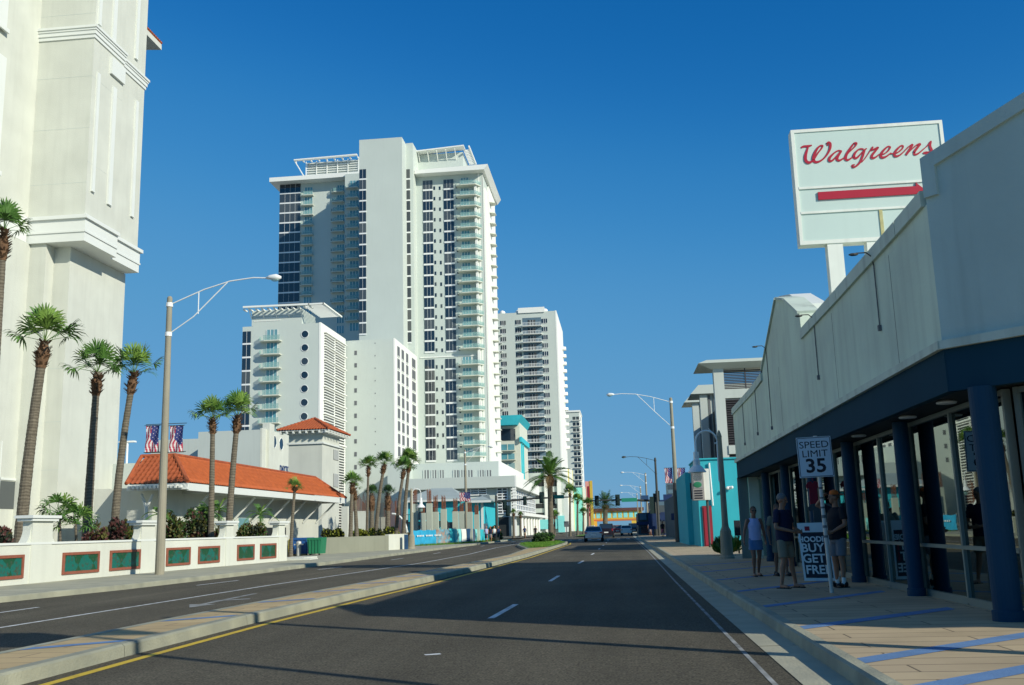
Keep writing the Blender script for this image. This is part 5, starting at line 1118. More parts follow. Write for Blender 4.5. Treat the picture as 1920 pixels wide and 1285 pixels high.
for px0, px1, py, Y, m_, lab in ((1097, 1109, 903, 390, 'pink', 'pink and orange hotel end wall far down the left side'), (1060, 1071, 880, 360, 'pale_yellow', 'pale yellow wall just right of the date palm crown'), (1072, 1096, 915, 372, 'turq_light', 'turquoise and white low hotel behind the far palms')):
    q0, q1 = at(px0, py, Y), at(px1, py, Y); t = thing('colourful_building', lab, 'building', (q0.x, Y, 0)); b = B(); b.box(q0.x, q1.x, Y, Y + 12, 0, q0.z); part('wall', b, m_, t)
    b = B(); b.box(q1.x - .8, q1.x + .3, Y - .2, Y - .001, 0, q0.z + .2); part('edge_band', b, 'yellow' if m_ == 'pink' else 'white_trim', t)
    if m_ == 'pink':
        b = B(); b.box(q0.x + .8, q0.x + 1.9, Y - .15, Y - .001, q0.z * .62, q0.z * .9); b.box(q0.x + .7, q1.x - 1, Y - .3, Y - .001, q0.z * .40, q0.z * .46); b.box(q0.x + .7, q1.x - 1, Y - .3, Y - .001, q0.z * .30, q0.z * .36); part('red_detail', b, 'red_cloth', t)
# turquoise restaurant behind the construction columns
YQ = 122.0; xq0, xq1 = X_(765, YQ, 960), X_(908, YQ, 960); zq = at(840, 938, YQ).z
RS = thing('turquoise_restaurant', 'turquoise two-storey beach restaurant with grey hip roof and balcony behind the unfinished columns', 'restaurant', (xq0, YQ, 0))
b = B(); b.box(xq0, xq1, YQ, YQ + 14, 0, zq); part('wall', b, 'turq_paint', RS)
zr0 = at(840, 915, YQ + 5).z
b = B(); 
def hip(b, x0, x1, y0, y1, z0, z1, ins): b.prism([(x0, y0, z0), (x1, y0, z0), (x1, y1, z0), (x0, y1, z0)], (0, 0, .15)); P = [(x0, y0, z0 + .15), (x1, y0, z0 + .15), (x1, y1, z0 + .15), (x0, y1, z0 + .15)]; m_ = (y0 + y1) / 2; a, c = (x0 + ins, m_, z1), (x1 - ins, m_, z1); b.face([P[0], P[1], c, a]); b.face([P[1], P[2], c]); b.face([P[2], P[3], a, c]); b.face([P[3], P[0], a])
xh_ = X_(872, YQ, 940); hip(b, xq0 - .5, xh_, YQ - .8, YQ + 11, zq, zr0, 2.5); hip(b, xh_ + .2, xq1 + 1, YQ - 1.2, YQ + 10, zq - .3, zr0 - 1.0, 2.2); part('roof', b, 'roof_grey', RS)
b = B(); b.box(xq0, xh_, YQ - .85, YQ - .6, zq - .15, zq + .08); b.box(xh_ + .2, xq1 + 1, YQ - 1.25, YQ - 1, zq - .45, zq - .2); b.box(xh_ + 1.5, xh_ + 1.7, YQ - .1, YQ - .001, 0, zq); b.box(xq1 - .4, xq1 - .1, YQ - .1, YQ - .001, 0, zq); part('white_trim', b, 'white_trim', RS)
for a, c, z0, z1, m_ in ((.4, 3.4, 2.9, 4.4, 'dark_glass'), (.4, 3.2, .6, 2.2, 'louvre_grey'), (4.2, 5.6, .4, 2.5, 'dark_glass'), (6.6, 7.4, .3, 2.4, 'turq_light'), (7.4, 8.0, 3, 4.4, 'turq_light'), (9.3, 9.9, .4, 2.2, 'navy_wall')):
    b = B(); b.box(xq0 + a, xq0 + c, YQ - .06, YQ - .001, z0, z1); part('window', b, m_, RS)
b = B(); b.box(xq0, xq0 + 5, YQ - 1.6, YQ - .1, 2.5, 2.65); 
for k in range(16): b.box(xq0 + k * .33, xq0 + .05 + k * .33, YQ - 1.6, YQ - 1.55, 2.66, 3.5)
b.box(xq0, xq0 + 5, YQ - 1.6, YQ - 1.55, 3.5, 3.56); part('balcony', b, 'black', RS)
# unfinished concrete frame with rebar
def rebar_col(px, pyt, pyr, Y, w=.55, ground=.1):
    p = at(px, pyt, Y); t = thing('unfinished_column', 'grey block column with rusty bars', 'column', (p.x, Y, ground), 'unfinished columns behind the blue banner')
    b = B(); b.box(p.x - w / 2, p.x + w / 2, Y, Y + w, ground, p.z); part('block_shaft', b, 'block_grey', t)
    b = B(); zt_ = at(px, pyr, Y).z; 
    for i in range(5):
        for j in (0, 1): x = p.x - w * .32 + i * w * .16; b.tube([(x, Y + w * .2 + j * w * .6, p.z), (x + random.uniform(-.04, .04), Y + w * .2 + j * w * .6, zt_ - random.uniform(0, .3))], .022, 4)
    for k in range(5): z = p.z + (zt_ - p.z) * (k + .5) / 6; b.box(p.x - w * .36, p.x + w * .36, Y + w * .14, Y + w * .2, z, z + .02)
    part('rebar', b, 'rust', t); return t
rc = [(777, 945, 916, 99), (804, 944, 916, 98), (816, 960, 927, 99), (831, 955, 928, 100), (853, 959, 932, 101), (865, 959, 940, 106), (880, 960, 938, 106), (893, 965, 944, 109), (792, 962, 948, 112)]
names = ['leftmost unfinished column, behind the gooseneck lamp post', 'tallest unfinished grey column with two bundles of bars', 'unfinished column right of the tallest one', 'fourth unfinished column with a dense brown bar cage', 'unfinished column in front of the flag lamp post', 'unfinished column hidden partly behind the flag lamp post', 'unfinished column right of the flag lamp post', 'last unfinished column on the right, by the turquoise wall', 'short unfinished column set back under the balcony']
for a, nm in zip(rc, names): t = rebar_col(*a); t['label'] = nm
CW = thing('construction_wall', 'unfinished off-white block walls with rows of rusty upright bars behind the palms', 'wall', (-20, 92, .1))
for k, (pa_, pb_, py, pr, Y) in enumerate(((658, 686, 959, 925, 88), (706, 722, 970, 940, 92), (640, 652, 950, 952, 86))):
    p, q = at(pa_, py, Y), at(pb_, py, Y); b = B(); b.box(p.x, q.x, Y, Y + .4, .1, p.z); o = part('block_wall', b, 'white_stucco', CW)
    b = B(); n = int((q.x - p.x) / .11)
    for i in range(n): x = p.x + .05 + i * .11; b.tube([(x, Y + .2, p.z), (x + random.uniform(-.03, .03), Y + .2, at(pa_, pr, Y).z - random.uniform(0, .7))], .018, 4)
    part('rebar', b, 'rust', o)
for px in (668, 682, 715, 735, 744):
    p = at(px, 958, 90); b = B()
    for i in range(6): x = p.x - .25 + i * .1; b.tube([(x, 90.5, 1), (x, 90.5, p.z + random.uniform(.6, 1.4))], .02, 4)
    part('rebar', b, 'rust', CW)
b = B(); b.tube([(at(736, 990, 84).x + 1.3 * math.cos(a), 84, 1 + 2.0 * math.sin(a)) for a in [k * .2 for k in range(9)]], .1, 6); solo('bent_duct', b, 'white_trim', 'curved white duct standing among the palms by the unfinished wall', 'duct')
# ---------------------------------------------------------------- lamp posts with truss arms
def flag_banner(t_loc, w, h, lab):
    nx, nz = 22, 44; b = B(); O = Vector(t_loc)
    def P(i, k):
        x = i / nx; z = k / nz; return O + Vector((w * x, .035 * math.sin(x * 9 + z * 5), -h * z))
    for i in range(nx):
        for k in range(nz):
            x, z = (i + .5) / nx, (k + .5) / nz; wob = .07 * math.sin(z * 11)
            if x > .42 + wob * .6 - .10 * (z - .3) and z < .62 - .12 * math.sin(x * 6): mi = 1 if False else 2; mi = 1 if ((i * 3 + (k // 3) * 5) % 7 == 0 and k % 3 == 1) else 2
            else: mi = int(((x + wob + z * .22) * 9)) % 2
            b.face([P(i, k), P(i + 1, k), P(i + 1, k + 1), P(i, k + 1)], mi)
    f = B(); f.v = b.v; f.f = b.f; f.m = b.m
    t = thing('flag_banner', lab, 'flag', t_loc, 'flag banners on the lamp posts')
    part('cloth', f, ['flag_red', 'flag_white', 'flag_blue'], t, clean=True)
    r_ = B(); r_.tube([(O.x - .06, O.y, O.z + .01), (O.x + w + .06, O.y, O.z + .01)], .012, 6); r_.tube([(O.x - .06, O.y, O.z - h - .01), (O.x + w + .06, O.y, O.z - h - .01)], .012, 6); part('rod', r_, 'pole_dark', t)
    return t
def cobra(base, ztop, reach, lab, m_='pole_concrete', r0=.15, r1=.085, drop=1.3, rise=.55, armm='lamp_white', y_off=0):
    """reach: signed length of the arm along x"""
    x, y = base; t = thing('street_lamp', lab, 'street lamp', (x, y, .1), 'street lamps')
    b = B(); b.tube([(x, y, .1), (x, y, ztop)], [r0, r1], 14); b.ball((x, y, ztop), r1, 10); pl = part('pole', b, m_, t)
    s_ = 1 if reach > 0 else -1; zt_ = ztop - .25; tip = Vector((x + reach, y, zt_ + rise))
    b = B(); up = [(x, y, zt_), (x + reach * .35, y, zt_ + rise * .62), (x + reach * .62, y, zt_ + rise * .95), (x + reach * .86, y, zt_ + rise * 1.05), tip]
    b.tube(up, .026, 8); b.tube([(x, y, zt_ - drop), (x + reach * .25, y, zt_ - drop * .45), (x + reach * .6, y, zt_ + rise * .93)], .022, 8)
    b.tube([(x + reach * .3, y, zt_ + rise * .52), (x + reach * .3, y, zt_ - drop * .36)], .02, 6)
    for z in (zt_, zt_ - drop): b.lathe((x, y, z - .08), [(r1 + .03, 0), (r1 + .03, .16)], 12)
    part('arm', b, armm, t)
    b = B(); hx = tip.x; b.tube([(hx - .02 * s_, y, tip.z), (hx + .12 * s_, y, tip.z + .02), (hx + .35 * s_, y, tip.z + .01), (hx + .55 * s_, y, tip.z - .01)], [.05, .09, .13, .05], 12)
    hd = part('lamp_head', b, armm, t, smooth=True); b = B(); b.ball((hx + .32 * s_, y, tip.z - .09), (.17, .09, .07), 12); part('lens', b, 'rail_glass', hd, smooth=True); return t
LB = gp(299, 1080, .1); zt_ = at(321, 560, LB.y).z
cobra((LB.x, LB.y), zt_, 3.85, 'tall tan street lamp in front of the garden wall, its arm over the road', r0=.17, r1=.10, rise=.85, drop=1.15)
for px, side in ((273, 'left'), (318, 'right')):
    p = at(px + 1, 799, LB.y); flag_banner((p.x, LB.y, p.z), .52, .98, 'stars and stripes banner on the %s of the near lamp post above the tile roof' % side)
b = B(); zf_ = at(300, 797, LB.y).z; b.tube([(LB.x - .75, LB.y, zf_ + .03), (LB.x + .85, LB.y, zf_ + .03)], .014, 6); b.tube([(LB.x - .75, LB.y, zf_ - 1.03), (LB.x + .85, LB.y, zf_ - 1.03)], .014, 6); solo('banner_bracket', b, 'pole_dark', 'thin dark cross rods that carry the two flag banners on the near lamp post', 'bracket')
q = gp(1274, 1018, .1); YA_ = 74.0; xA = at(1273, 1010, YA_).x
cobra((xA, YA_), at(1257, 748, YA_).z, -4.2, 'light grey street lamp on the right pavement with flags, arm reaching over the road', m_='pole_concrete', r0=.19, r1=.11, rise=.75, drop=1.9)
for px, side in ((1246, 'left'), (1270, 'right')):
    p = at(px, 878, YA_); flag_banner((p.x, YA_, p.z), .55, 1.1, 'stars and stripes banner on the %s of the right-hand lamp post' % side)
b = B(); b.lathe((xA, YA_, .1), [(.26, 0), (.24, 3.8), (.2, 4.3)], 14); solo('pole_foot_shade', b, 'pole_dark', 'dark tube standing for shade on the foot of the right-hand flag lamp post', 'sleeve')  # shade on the pole foot drawn as a dark tube
YB_ = 122.0; xB = at(1236, 1000, YB_).x
cobra((xB, YB_), at(1225, 860, YB_).z, -3.5, 'dark street lamp by the right traffic signal', m_='pole_dark', armm='pole_dark', r0=.18, r1=.12, drop=1.6)
YC_ = 108.0; xC = at(875, 1010, YC_).x; ztc = at(866, 845, YC_).z
cobra((xC, YC_), ztc, 2.6, 'leaning grey street lamp beside the blue banner fence', r0=.2, r1=.1, drop=1.3)
p = at(862, 924, YC_); flag_banner((p.x, YC_ - .2, p.z), 1.2, .95, 'stars and stripes flag on the lamp post by the turquoise restaurant')
for k, (px, pyt, Y, rc_, md) in enumerate(((1216, 888, 165, -3.5, 'pole_concrete'), (1205, 912, 215, -3.8, 'pole_concrete'), (1198, 925, 280, -4, 'pole_concrete'))):
    x = at(px, 1000, Y).x; cobra((x, Y), at(px - 1, pyt, Y).z, rc_, ['thin street lamp just left of the traffic signal pole', 'more distant street lamp on the right side', 'farthest small street lamp on the right'][k], m_=md, r0=.2, r1=.12)
# parking-lot lamp behind the hotel, seen left of the flags
p = at(239, 830, 60); b = B(); b.tube([(p.x, 60, .1), (p.x, 60, p.z)], .07, 8); b.box(p.x - .55, p.x + .5, 59.9, 60.2, p.z, p.z + .1); solo('yard_lamp', b, 'lamp_white', 'thin white T-shaped yard lamp behind the tiled roof', 'lamp')
# gooseneck lamps with bell shades
def gooseneck(base, ztop, s_, lab, Rr=.75, pedestal=1.0, k=1.0, dy=0):
    x, y = base; t = thing('gooseneck_lamp', lab, 'street lamp', (x, y, .12), 'gooseneck lamps')
    b = B(); b.lathe((x, y, .12), [(.27 * k, 0), (.27 * k, .08), (.22 * k, .15), (.2 * k, pedestal), (.13 * k, pedestal + .15), (.115 * k, pedestal + .3), (.085 * k, ztop - .12), (.1 * k, ztop - .1), (.06, ztop + .05), (.02, ztop + .15)], 16); part('pole', b, 'pole_concrete', t, smooth=False)
    b = B(); c = Vector((x + s_ * Rr * 1.15, y, ztop - .15)); pts = [(x + s_ * .25, y, ztop - 1.6)] + [(c.x - s_ * Rr * math.cos(a) * .95, y, c.z + Rr * math.sin(a)) for a in [math.pi * i / 12 for i in range(13)]] + [(c.x + s_ * Rr * .95, y, c.z - .35)]
    pts = [(x + s_ * .1, y, ztop - 1.6)] + pts[1:]
    b.tube(pts, .035, 10); b.tube([(x, y, ztop - .2), (x + s_ * .2, y, ztop - .2)], .03, 6); b.tube([(x, y, ztop - .05), (x + s_ * Rr * .9, y, ztop + .35)], .012, 5); part('arm', b, 'lamp_white', t)
    ex = c.x + s_ * Rr * .95; ez = c.z - .35
    b = B(); b.lathe((ex, y, ez - .75), [(.34, .0), (.33, .03), (.2, .2), (.13, .26), (.13, .45), (.10, .5), (.10, .75)], 18); sh = part('lamp_shade', b, 'lamp_white', t, smooth=False)
    b = B(); b.lathe((ex, y, ez - 1.05), [(.13, 0), (.16, .1), (.16, .3)], 14); part('glass_globe', b, 'rail_glass', sh); return t
g_ = gp(1364, 1049, .12); gooseneck((g_.x, g_.y), at(1352, 818, g_.y).z - .05, -1, 'bell-shaded gooseneck lamp on the right pavement in front of the teal shop', Rr=.42, k=1.0)
g_ = gp(772, 1030, .12); gooseneck((g_.x, g_.y), at(771, 922, g_.y).z, 1, 'bell-shaded gooseneck lamp at the planter end by the blue banner', Rr=.36, k=1.15)
# two off-picture roadside poles whose shadows cross the road
b = B(); b.tube([(5.0, 8.98, .1), (5.0, 8.98, 8.2)], [.13, .09], 12); solo('utility_pole', b, 'pole_concrete', 'plain utility pole on the near pavement south of the shop', 'pole')
US = thing('shade_panel_pole', 'unseen tall pole south of the shop, its blank panel added to shade the road', 'sign', (4.7, 5.1, .1))
b = B(); b.tube([(4.7, 5.1, .1), (4.7, 5.1, 7.6)], .07, 12); part('pole', b, 'pole_dark', US)
b = B(); b.box(3.4, 5.9, 5.0, 5.25, 7.6, 9.3); part('panel', b, 'sign_white', US)  # unseen panel added for its shadow on the left carriageway

# ---------------------------------------------------------------- traffic signals
def signal_head(t, p, s_=1.0, n=3):
    b = B(); b.box(p[0] - .17 * s_, p[0] + .17 * s_, p[1] - .12, p[1] + .12, p[2] - .55 * s_, p[2] + .55 * s_); b.box(p[0] - .28 * s_, p[0] + .28 * s_, p[1] + .121, p[1] + .14, p[2] - .68 * s_, p[2] + .68 * s_)
    for k in (-1, 0, 1): b.tube([(p[0], p[1] - .12, p[2] + k * .34 * s_), (p[0], p[1] - .3, p[2] + k * .34 * s_ - .03)], .12 * s_, 8)
    return part('signal_head', b, 'signal', t)
YS_ = 122.0
lp = at(932, 1003, YS_).x; za = at(940, 941, YS_).z; xe = at(1072, 932, YS_).x; ze_ = at(1070, 932, YS_).z
t = thing('traffic_signal', 'dark mast-arm traffic signal reaching from the left corner behind the date palm', 'traffic light', (lp, YS_, .1), 'mast-arm traffic signals')
b = B(); b.tube([(lp, YS_, .1), (lp, YS_, at(930, 930, YS_).z)], [.2, .15], 12); part('pole', b, 'pole_dark', t)
b = B(); b.tube([(lp, YS_, za), ((lp + xe) / 2, YS_, (za + ze_) / 2 + .12), (xe, YS_, ze_)], [.16, .12, .07], 10); part('mast_arm', b, 'pole_dark', t)
for px, py in ((946, 947), (952, 958), (1015, 934), (1036, 938)): p = at(px, py, YS_ - .3); signal_head(t, p, .95)
b = B(); p = at(1044, 932, YS_); b.box(p.x - .5, p.x + .9, YS_ - .25, YS_ - .2, p.z - .22, p.z + .22); part('street_name_plate', b, 'sign_green', t)
for px, py in ((984, 939),): p = at(px, py, YS_ - .3); signal_head(t, p, .8)
rp = at(1231, 1003, YS_ + 1).x; zr_ = at(1222, 939, YS_).z; xl_ = at(1106, 939, YS_).x
t = thing('traffic_signal', 'dark mast-arm traffic signal reaching left across the road from the right corner', 'traffic light', (rp, YS_ + 1, .1), 'mast-arm traffic signals')
b = B(); b.tube([(rp, YS_ + 1, .1), (rp, YS_ + 1, at(1228, 925, YS_).z)], [.22, .17], 12); part('pole', b, 'pole_dark', t)
b = B(); b.tube([(rp, YS_ + 1, zr_), ((rp + xl_) / 2, YS_ + 1, zr_ + .25), (xl_, YS_ + 1, at(1106, 939, YS_).z)], [.16, .12, .07], 10); part('mast_arm', b, 'pole_dark', t)
for px, py, s_ in ((1158, 938, 1), (1119, 939, .9), (1233, 930, .9)): p = at(px, py, YS_ + .6); signal_head(t, p, s_)
p = at(1180, 938, YS_ + .8); b = B(); b.box(p.x - .95, p.x + .95, YS_ + .7, YS_ + .75, p.z - .2, p.z + .25); part('street_name_plate', b, 'sign_green', t)
b = B(); p = at(1224, 947, YS_); b.box(p.x - .35, p.x + .3, YS_ + .1, YS_ + .4, p.z - 1.2, p.z + 1.0); b.tube([(p.x, YS_ + .25, .1), (p.x, YS_ + .25, p.z)], .06, 8); solo('signal_cabinet', b, 'signal', 'dark boxed signal unit on the right corner beside the mast pole', 'signal box')
YK = 118; p = at(1224, 978, YK); b = B(); b.box(p.x - .5, p.x + .45, YK, YK + .1, p.z - .9, p.z + .9); b.tube([(p.x, YK + .05, .1), (p.x, YK + .05, p.z)], .06, 8); solo('blue_notice', b, 'shop_blue', 'blue notice board on a post at the right street corner', 'sign')
p = at(1062, 983, 128); b = B(); b.tube([(p.x, 128, .1), (p.x, 128, p.z)], .05, 8); b.box(p.x - .3, p.x + .3, 127.9, 127.95, p.z - .35, p.z + .35); solo('median_sign', b, 'louvre_grey', 'back of a small sign on a post on the far median', 'sign')

# ---------------------------------------------------------------- planter wall, fence banner, bins
PW = thing('planter_wall', 'low off-white planter wall holding yellow-green shrubs and palms', 'wall', (-18.5, 68, .1))
b = B(); a, c, d = Vector((-19.9, 61.5, 0)), Vector((-17.15, 73.0, 0)), Vector((-16.5, 76.2, 0))
def wall_seg(b, a, c, h, w=.3, z0=.1):
    u = (c - a).normalized(); n = Vector((u.y, -u.x, 0)); b.obox((a + c) / 2 - n * w / 2 + Vector((0, 0, z0 + h / 2)), u * (c - a).length / 2, n * w / 2, Vector((0, 0, h / 2)))
hA, hB = 1.05, 1.15
a0 = Vector((-24, 62.5, 0)); b.prism([(-24.0, 72.6, .1), (-17.4, 72.6, .1), (-17.4, 72.6, 1.15), (-24, 72.6, 1.15)], (0, .3, 0)); b2 = B()
b = B(); wall_seg(b, Vector((-19.9, 64.0, 0)), Vector((-17.15, 73.0, 0)), 1.12); b.box(-25, -19.95, 64.2, 64.5, .1, 1.1); part('front_wall', b, 'olive_shade', PW); b = B(); wall_seg(b, Vector((-17.15, 73.01, 0)), Vector((-16.45, 76.6, 0)), 1.2); part('wall', b, 'white_stucco', PW)  # front length takes the darkened colour that paints its shade
b = B(); b.box(-26, -20.3, 64.3, 78, .1, .8); b.prism([(-20.29, 64.6, .1), (-17.7, 73, .1), (-17.1, 76.3, .1), (-20.29, 78, .1)], (0, 0, .7)); struct('planter_soil', b, 'soil')
FN = [Vector((-19.3, 91.5, 0)), Vector((-16.9, 98, 0)), Vector((-15.8, 108, 0)), Vector((-15.6, 116, 0))]
ft = thing('banner_fence', 'low construction fence hung with blue printed beach banners', 'fence', (-17.5, 98, .1))
def drape(a, c, h, m_, name='banner', z=.25, amp=.06):
    b = B(); n = 22; u = (c - a); nn = Vector((u.y, -u.x, 0)).normalized(); rows = 5
    def P(i, k, o=0): t_ = i / n; return a + u * t_ + nn * (amp * math.sin(t_ * 19 + k * .7) + o) + Vector((0, 0, z + (h - .07 * math.sin(t_ * math.pi * 3) ** 2) * k / rows))
    for i in range(n):
        for k in range(rows): b.face([P(i, k), P(i + 1, k), P(i + 1, k + 1), P(i, k + 1)])
    return part(name, b, m_, ft, smooth=True)
segs = [(0, .62, 0, 'banner_blue', 1.35), (.62, 1, 0, 'towel_mix', 1.4), (0, .18, 1, 'turq_paint', 1.45), (.19, .42, 1, 'turq_light', 1.4), (.44, .62, 1, 'white_paint', 1.4), (.64, .95, 1, 'banner_dark', 1.4), (0, .4, 2, 'turq_light', 1.35), (.42, .98, 2, 'turq_paint', 1.3)]
for s0, s1, k, m_, h in segs: a, c = FN[k].lerp(FN[k + 1], s0), FN[k].lerp(FN[k + 1], s1); drape(a, c, h, m_)
b = B()
for k in range(3):
    for j in range(4): p = FN[k].lerp(FN[k + 1], j / 4); b.tube([(p.x - .1, p.y + .1, .1), (p.x - .1, p.y + .1, 1.7)], .03, 5)
part('post', b, 'galv', ft)
b = B(); a, c = FN[0], FN[1]; u = (c - a).normalized(); n = Vector((u.y, -u.x, 0))
for k in range(15):
    t_ = .8 + k * .26 + (k // 5) * .3; p = a + u * t_ + n * .1; b.obox(p + Vector((0, 0, 1.05)), u * .07, n * .01, Vector((0, 0, .07)))
part('white_marks', b, 'white_paint', ft)
def bin_(x, y, w, d, h, m_, lab, ml='black'):
    t = thing('dumpster', lab, 'bin', (x, y, .12)); b = B(); b.prism([(x - w / 2 + .08, y, .25), (x + w / 2 - .08, y, .25), (x + w / 2, y, h), (x - w / 2, y, h)], (0, d, 0)); part('body', b, m_, t)
    b = B()
    for k in range(4): xx = x - w / 2 + .15 + k * (w - .3) / 3; b.box(xx - .03, xx + .03, y - .04, y - .001, .3, h - .05)
    b.box(x - w / 2 - .03, x + w / 2 + .03, y - .05, y - .001, h - .08, h); part('ribs', b, m_, t)
    b = B(); b.box(x - w / 2, x + w / 2, y - .02, y + d, h + .001, h + .06); part('lid', b, m_, t)
    b = B(); 
    for xx in (x - w / 2 + .15, x + w / 2 - .15): b.tube([(xx - .03, y + .1, .2), (xx + .03, y + .1, .2)], .09, 10)
    part('wheels', b, 'black_rubber', t)
bin_(at(589, 1030, 61.5).x, 61.5, .9, 1.2, 1.18, 'green_bin', 'green ribbed waste bin in front of the planter wall')
bin_(at(562, 1030, 62.6).x, 62.6, 1.15, 1.2, 1.2, 'blue_bin', 'blue waste container between the garden wall and the green bin')
bp = gp(543, 1043, .12); b = B(); b.lathe((bp.x, bp.y, .12), [(.09, 0), (.09, 1.0), (.05, 1.07)], 12); solo('bollard', b, 'yellow_paint', 'bright yellow bollard at the end of the garden wall', 'bollard')
bp = gp(560, 1043, .12); b = B(); b.lathe((bp.x, bp.y, .12), [(.13, 0), (.13, .75), (.17, .78), (.15, .9), (.04, .95)], 12); b.box(bp.x - .3, bp.x + .3, bp.y - .05, bp.y + .05, .8, .88); solo('hydrant_pipe', b, 'galv', 'grey standpipe with side outlets beside the yellow bollard', 'standpipe')
bp = gp(768, 1031, .12); b = B(); b.box(bp.x - .5, bp.x - .28, bp.y + .4, bp.y + .8, .12, 1.25); solo('utility_box', b, 'banner_dark', 'narrow dark box at the foot of the left gooseneck lamp', 'box')
p = gp(1288, 1016, .15); b = B(); b.lathe((p.x, p.y, .15), [(.35, 0), (.4, .3), (.25, .6), (.1, .75)], 9); solo('planter_pot', b, 'pole_concrete', 'tan planter pot left of the teal shop front', 'planter')
b = B(); b.box(4.6, 4.66, 41, 41.05, .2, .9); b.box(4.5, 5.2, 41, 41.06, .9, 1.5); solo('small_sign', b, 'text_dark', 'small dark notice in the grass at the end of the grey shop', 'sign')
# clutter of signs on the far right side
for px, py, Y, m_, lab in ((1252, 934, 140, 'shop_blue', 'blue rectangular shop sign above the far right shops'), (1240, 955, 132, 'shop_grey', 'dark hanging shop sign beside the signal pole'), (1248, 968, 126, 'shop_blue', 'blue banner sign low beside the signal pole'), (1209, 935, 160, 'banner_dark', 'small blue street sign on the right signal arm')):
    p = at(px, py, Y); b = B(); b.box(p.x - .6, p.x + .6, Y, Y + .15, p.z - .5, p.z + .5); b.tube([(p.x, Y + .08, .1), (p.x, Y + .08, p.z)], .05, 6); solo('shop_sign', b, m_, lab, 'sign', 'signs on the far right')
# ---------------------------------------------------------------- palms and shrubs
def fan_frond(b, O, d, L_, R_, rng, mi, n=17, droop=.5):
    """stalk from O along d, then a fan of pointed leaflets"""
    d = d.normalized(); side = d.cross(Vector((0, 0, 1))); side = side.normalized() if side.length > .1 else Vector((1, 0, 0)); up = side.cross(d).normalized()
    pts = [O + d * L_ * t_ + Vector((0, 0, -.10 * L_ * t_ * t_)) for t_ in (0, .35, .7, 1)]; b.tube(pts, [.016, .012, .01, .008], 4, mi=mi)
    h = pts[-1]; spread = rng.uniform(1.5, 1.95)
    for i in range(n):
        a = -spread + 2 * spread * (i + .5) / n; ln = R_ * (1 - .16 * abs(a) / spread) * rng.uniform(.86, 1.06)
        dr = d * math.cos(a) + side * math.sin(a) + up * (.22 * math.cos(2 * a)); dr.normalize(); w = side * math.cos(a) - d * math.sin(a); w.normalize()
        ww = ln * spread / n * .62; c0 = h; prev = None; fold = up * .02 * (1 if i % 2 else -1)
        for t_, wd in ((0, .08), (.34, .36 * 1.3), (.62, .5), (.84, .3), (1.0, .03)):
            c = h + dr * ln * t_ + fold + Vector((0, 0, -droop * ln * max(0, t_ - .45) ** 1.7 * (1 + rng.uniform(-.3, .8)))); q = (c - w * ww * wd * 1.7, c + w * ww * wd * 1.7)
            if prev: b.face([prev[0], prev[1], q[1], q[0]], mi)
            prev = q
def trunk(t, pts, r0, r1, rng, m_='palm_trunk', ring=.09):
    P = [Vector(p) for p in pts]; b = B(); n = max(12, int((P[-1] - P[0]).length / ring)); pp, rr = [], []
    for i in range(n + 1):
        s_ = i / n * (len(P) - 1); k = min(int(s_), len(P) - 2); q = P[k].lerp(P[k + 1], s_ - k); r_ = r0 + (r1 - r0) * (i / n) + (.05 * math.exp(-i * ring / .35) if True else 0)
        pp += [q]; rr += [r_ * (1.025 if i % 2 else .985) * rng.uniform(.97, 1.03)]
    b.tube(pp, rr, 12); return part('trunk', b, m_, t)
def bez(a, m_, c, n=7): a, m_, c = Vector(a), Vector(m_), Vector(c); return [a * (1 - s_) ** 2 + m_ * 2 * s_ * (1 - s_) + c * s_ * s_ for s_ in [k / n for k in range(n + 1)]]
def fan_palm(base, top, R_, seed, lab, boot=.9, nf=13, r0=.17, bend=.3, mats=('frond', 'frond_light'), grp='fan palms', small=False):
    rng = random.Random(seed); t = thing('fan_palm', lab, 'palm tree', base, grp); base, top = Vector(base), Vector(top)
    mid = base.lerp(top, .5) + Vector((-(top.x - base.x) * bend, 0, 0)); pts = bez(base, mid, top)
    trunk(t, pts, r0, r0 * .68, rng)
    if boot > 0:
        b = B(); H_ = boot; n = int(26 * H_ / .9) + 8; ax = (top - mid).normalized()
        for i in range(n * 3):
            s_ = rng.random(); p = top - ax * H_ * (1 - s_) ; a = rng.uniform(0, 6.283); rb = r0 * (.75 + .55 * math.sin(math.pi * min(1, s_ * .85 + .1))); o = Vector((math.cos(a), math.sin(a), 0)); up = (o * .8 + Vector((0, 0, 1.0))).normalized(); sd_ = o.cross(Vector((0, 0, 1)))
            q = p + o * rb * .75; ln = rng.uniform(.10, .2); b.face([q - sd_ * .05, q + sd_ * .05, q + up * ln + sd_ * .02 + o * .06, q + up * ln - sd_ * .02 + o * .06])
        b.tube([top - ax * H_, top - ax * H_ * .5, top - ax * .03 * 0], [r0 * .8, r0 * 1.15, r0 * .5], 12); part('boots', b, 'palm_boot', t)
    b = B()
    for i in range(nf):
        a = i * 2.399 + rng.uniform(-.2, .2); el = math.radians(86 - 74 * ((i + .5) / nf) ** 1.15 + rng.uniform(-10, 9)); d = Vector((math.cos(a) * math.cos(el), math.sin(a) * math.cos(el), math.sin(el)))
        fan_frond(b, top + Vector((0, 0, -.02)), d, R_ * rng.uniform(.42, .66), R_ * rng.uniform(.46, .58), rng, 0 if rng.random() < .62 else 1, n=13 if small else 19, droop=.25 + .5 * (i / nf))
    part('crown', b, list(mats), t); return t
def P3(px, py, Y): p = at(px, py, Y); return (p.x, Y, p.z)
fan_palm((P3(-22, 900, 34)[0], 34, .7), P3(8, 432, 34), 1.30, 1, 'fan palm cut by the left edge of the picture, crown high against the hotel', boot=1.2)
fan_palm((P3(38, 985, 37)[0], 37, .7), P3(84, 640, 37), 1.72, 2, 'leftmost whole fan palm, thick trunk leaning right in front of the hotel', boot=1.1, r0=.24, nf=14)
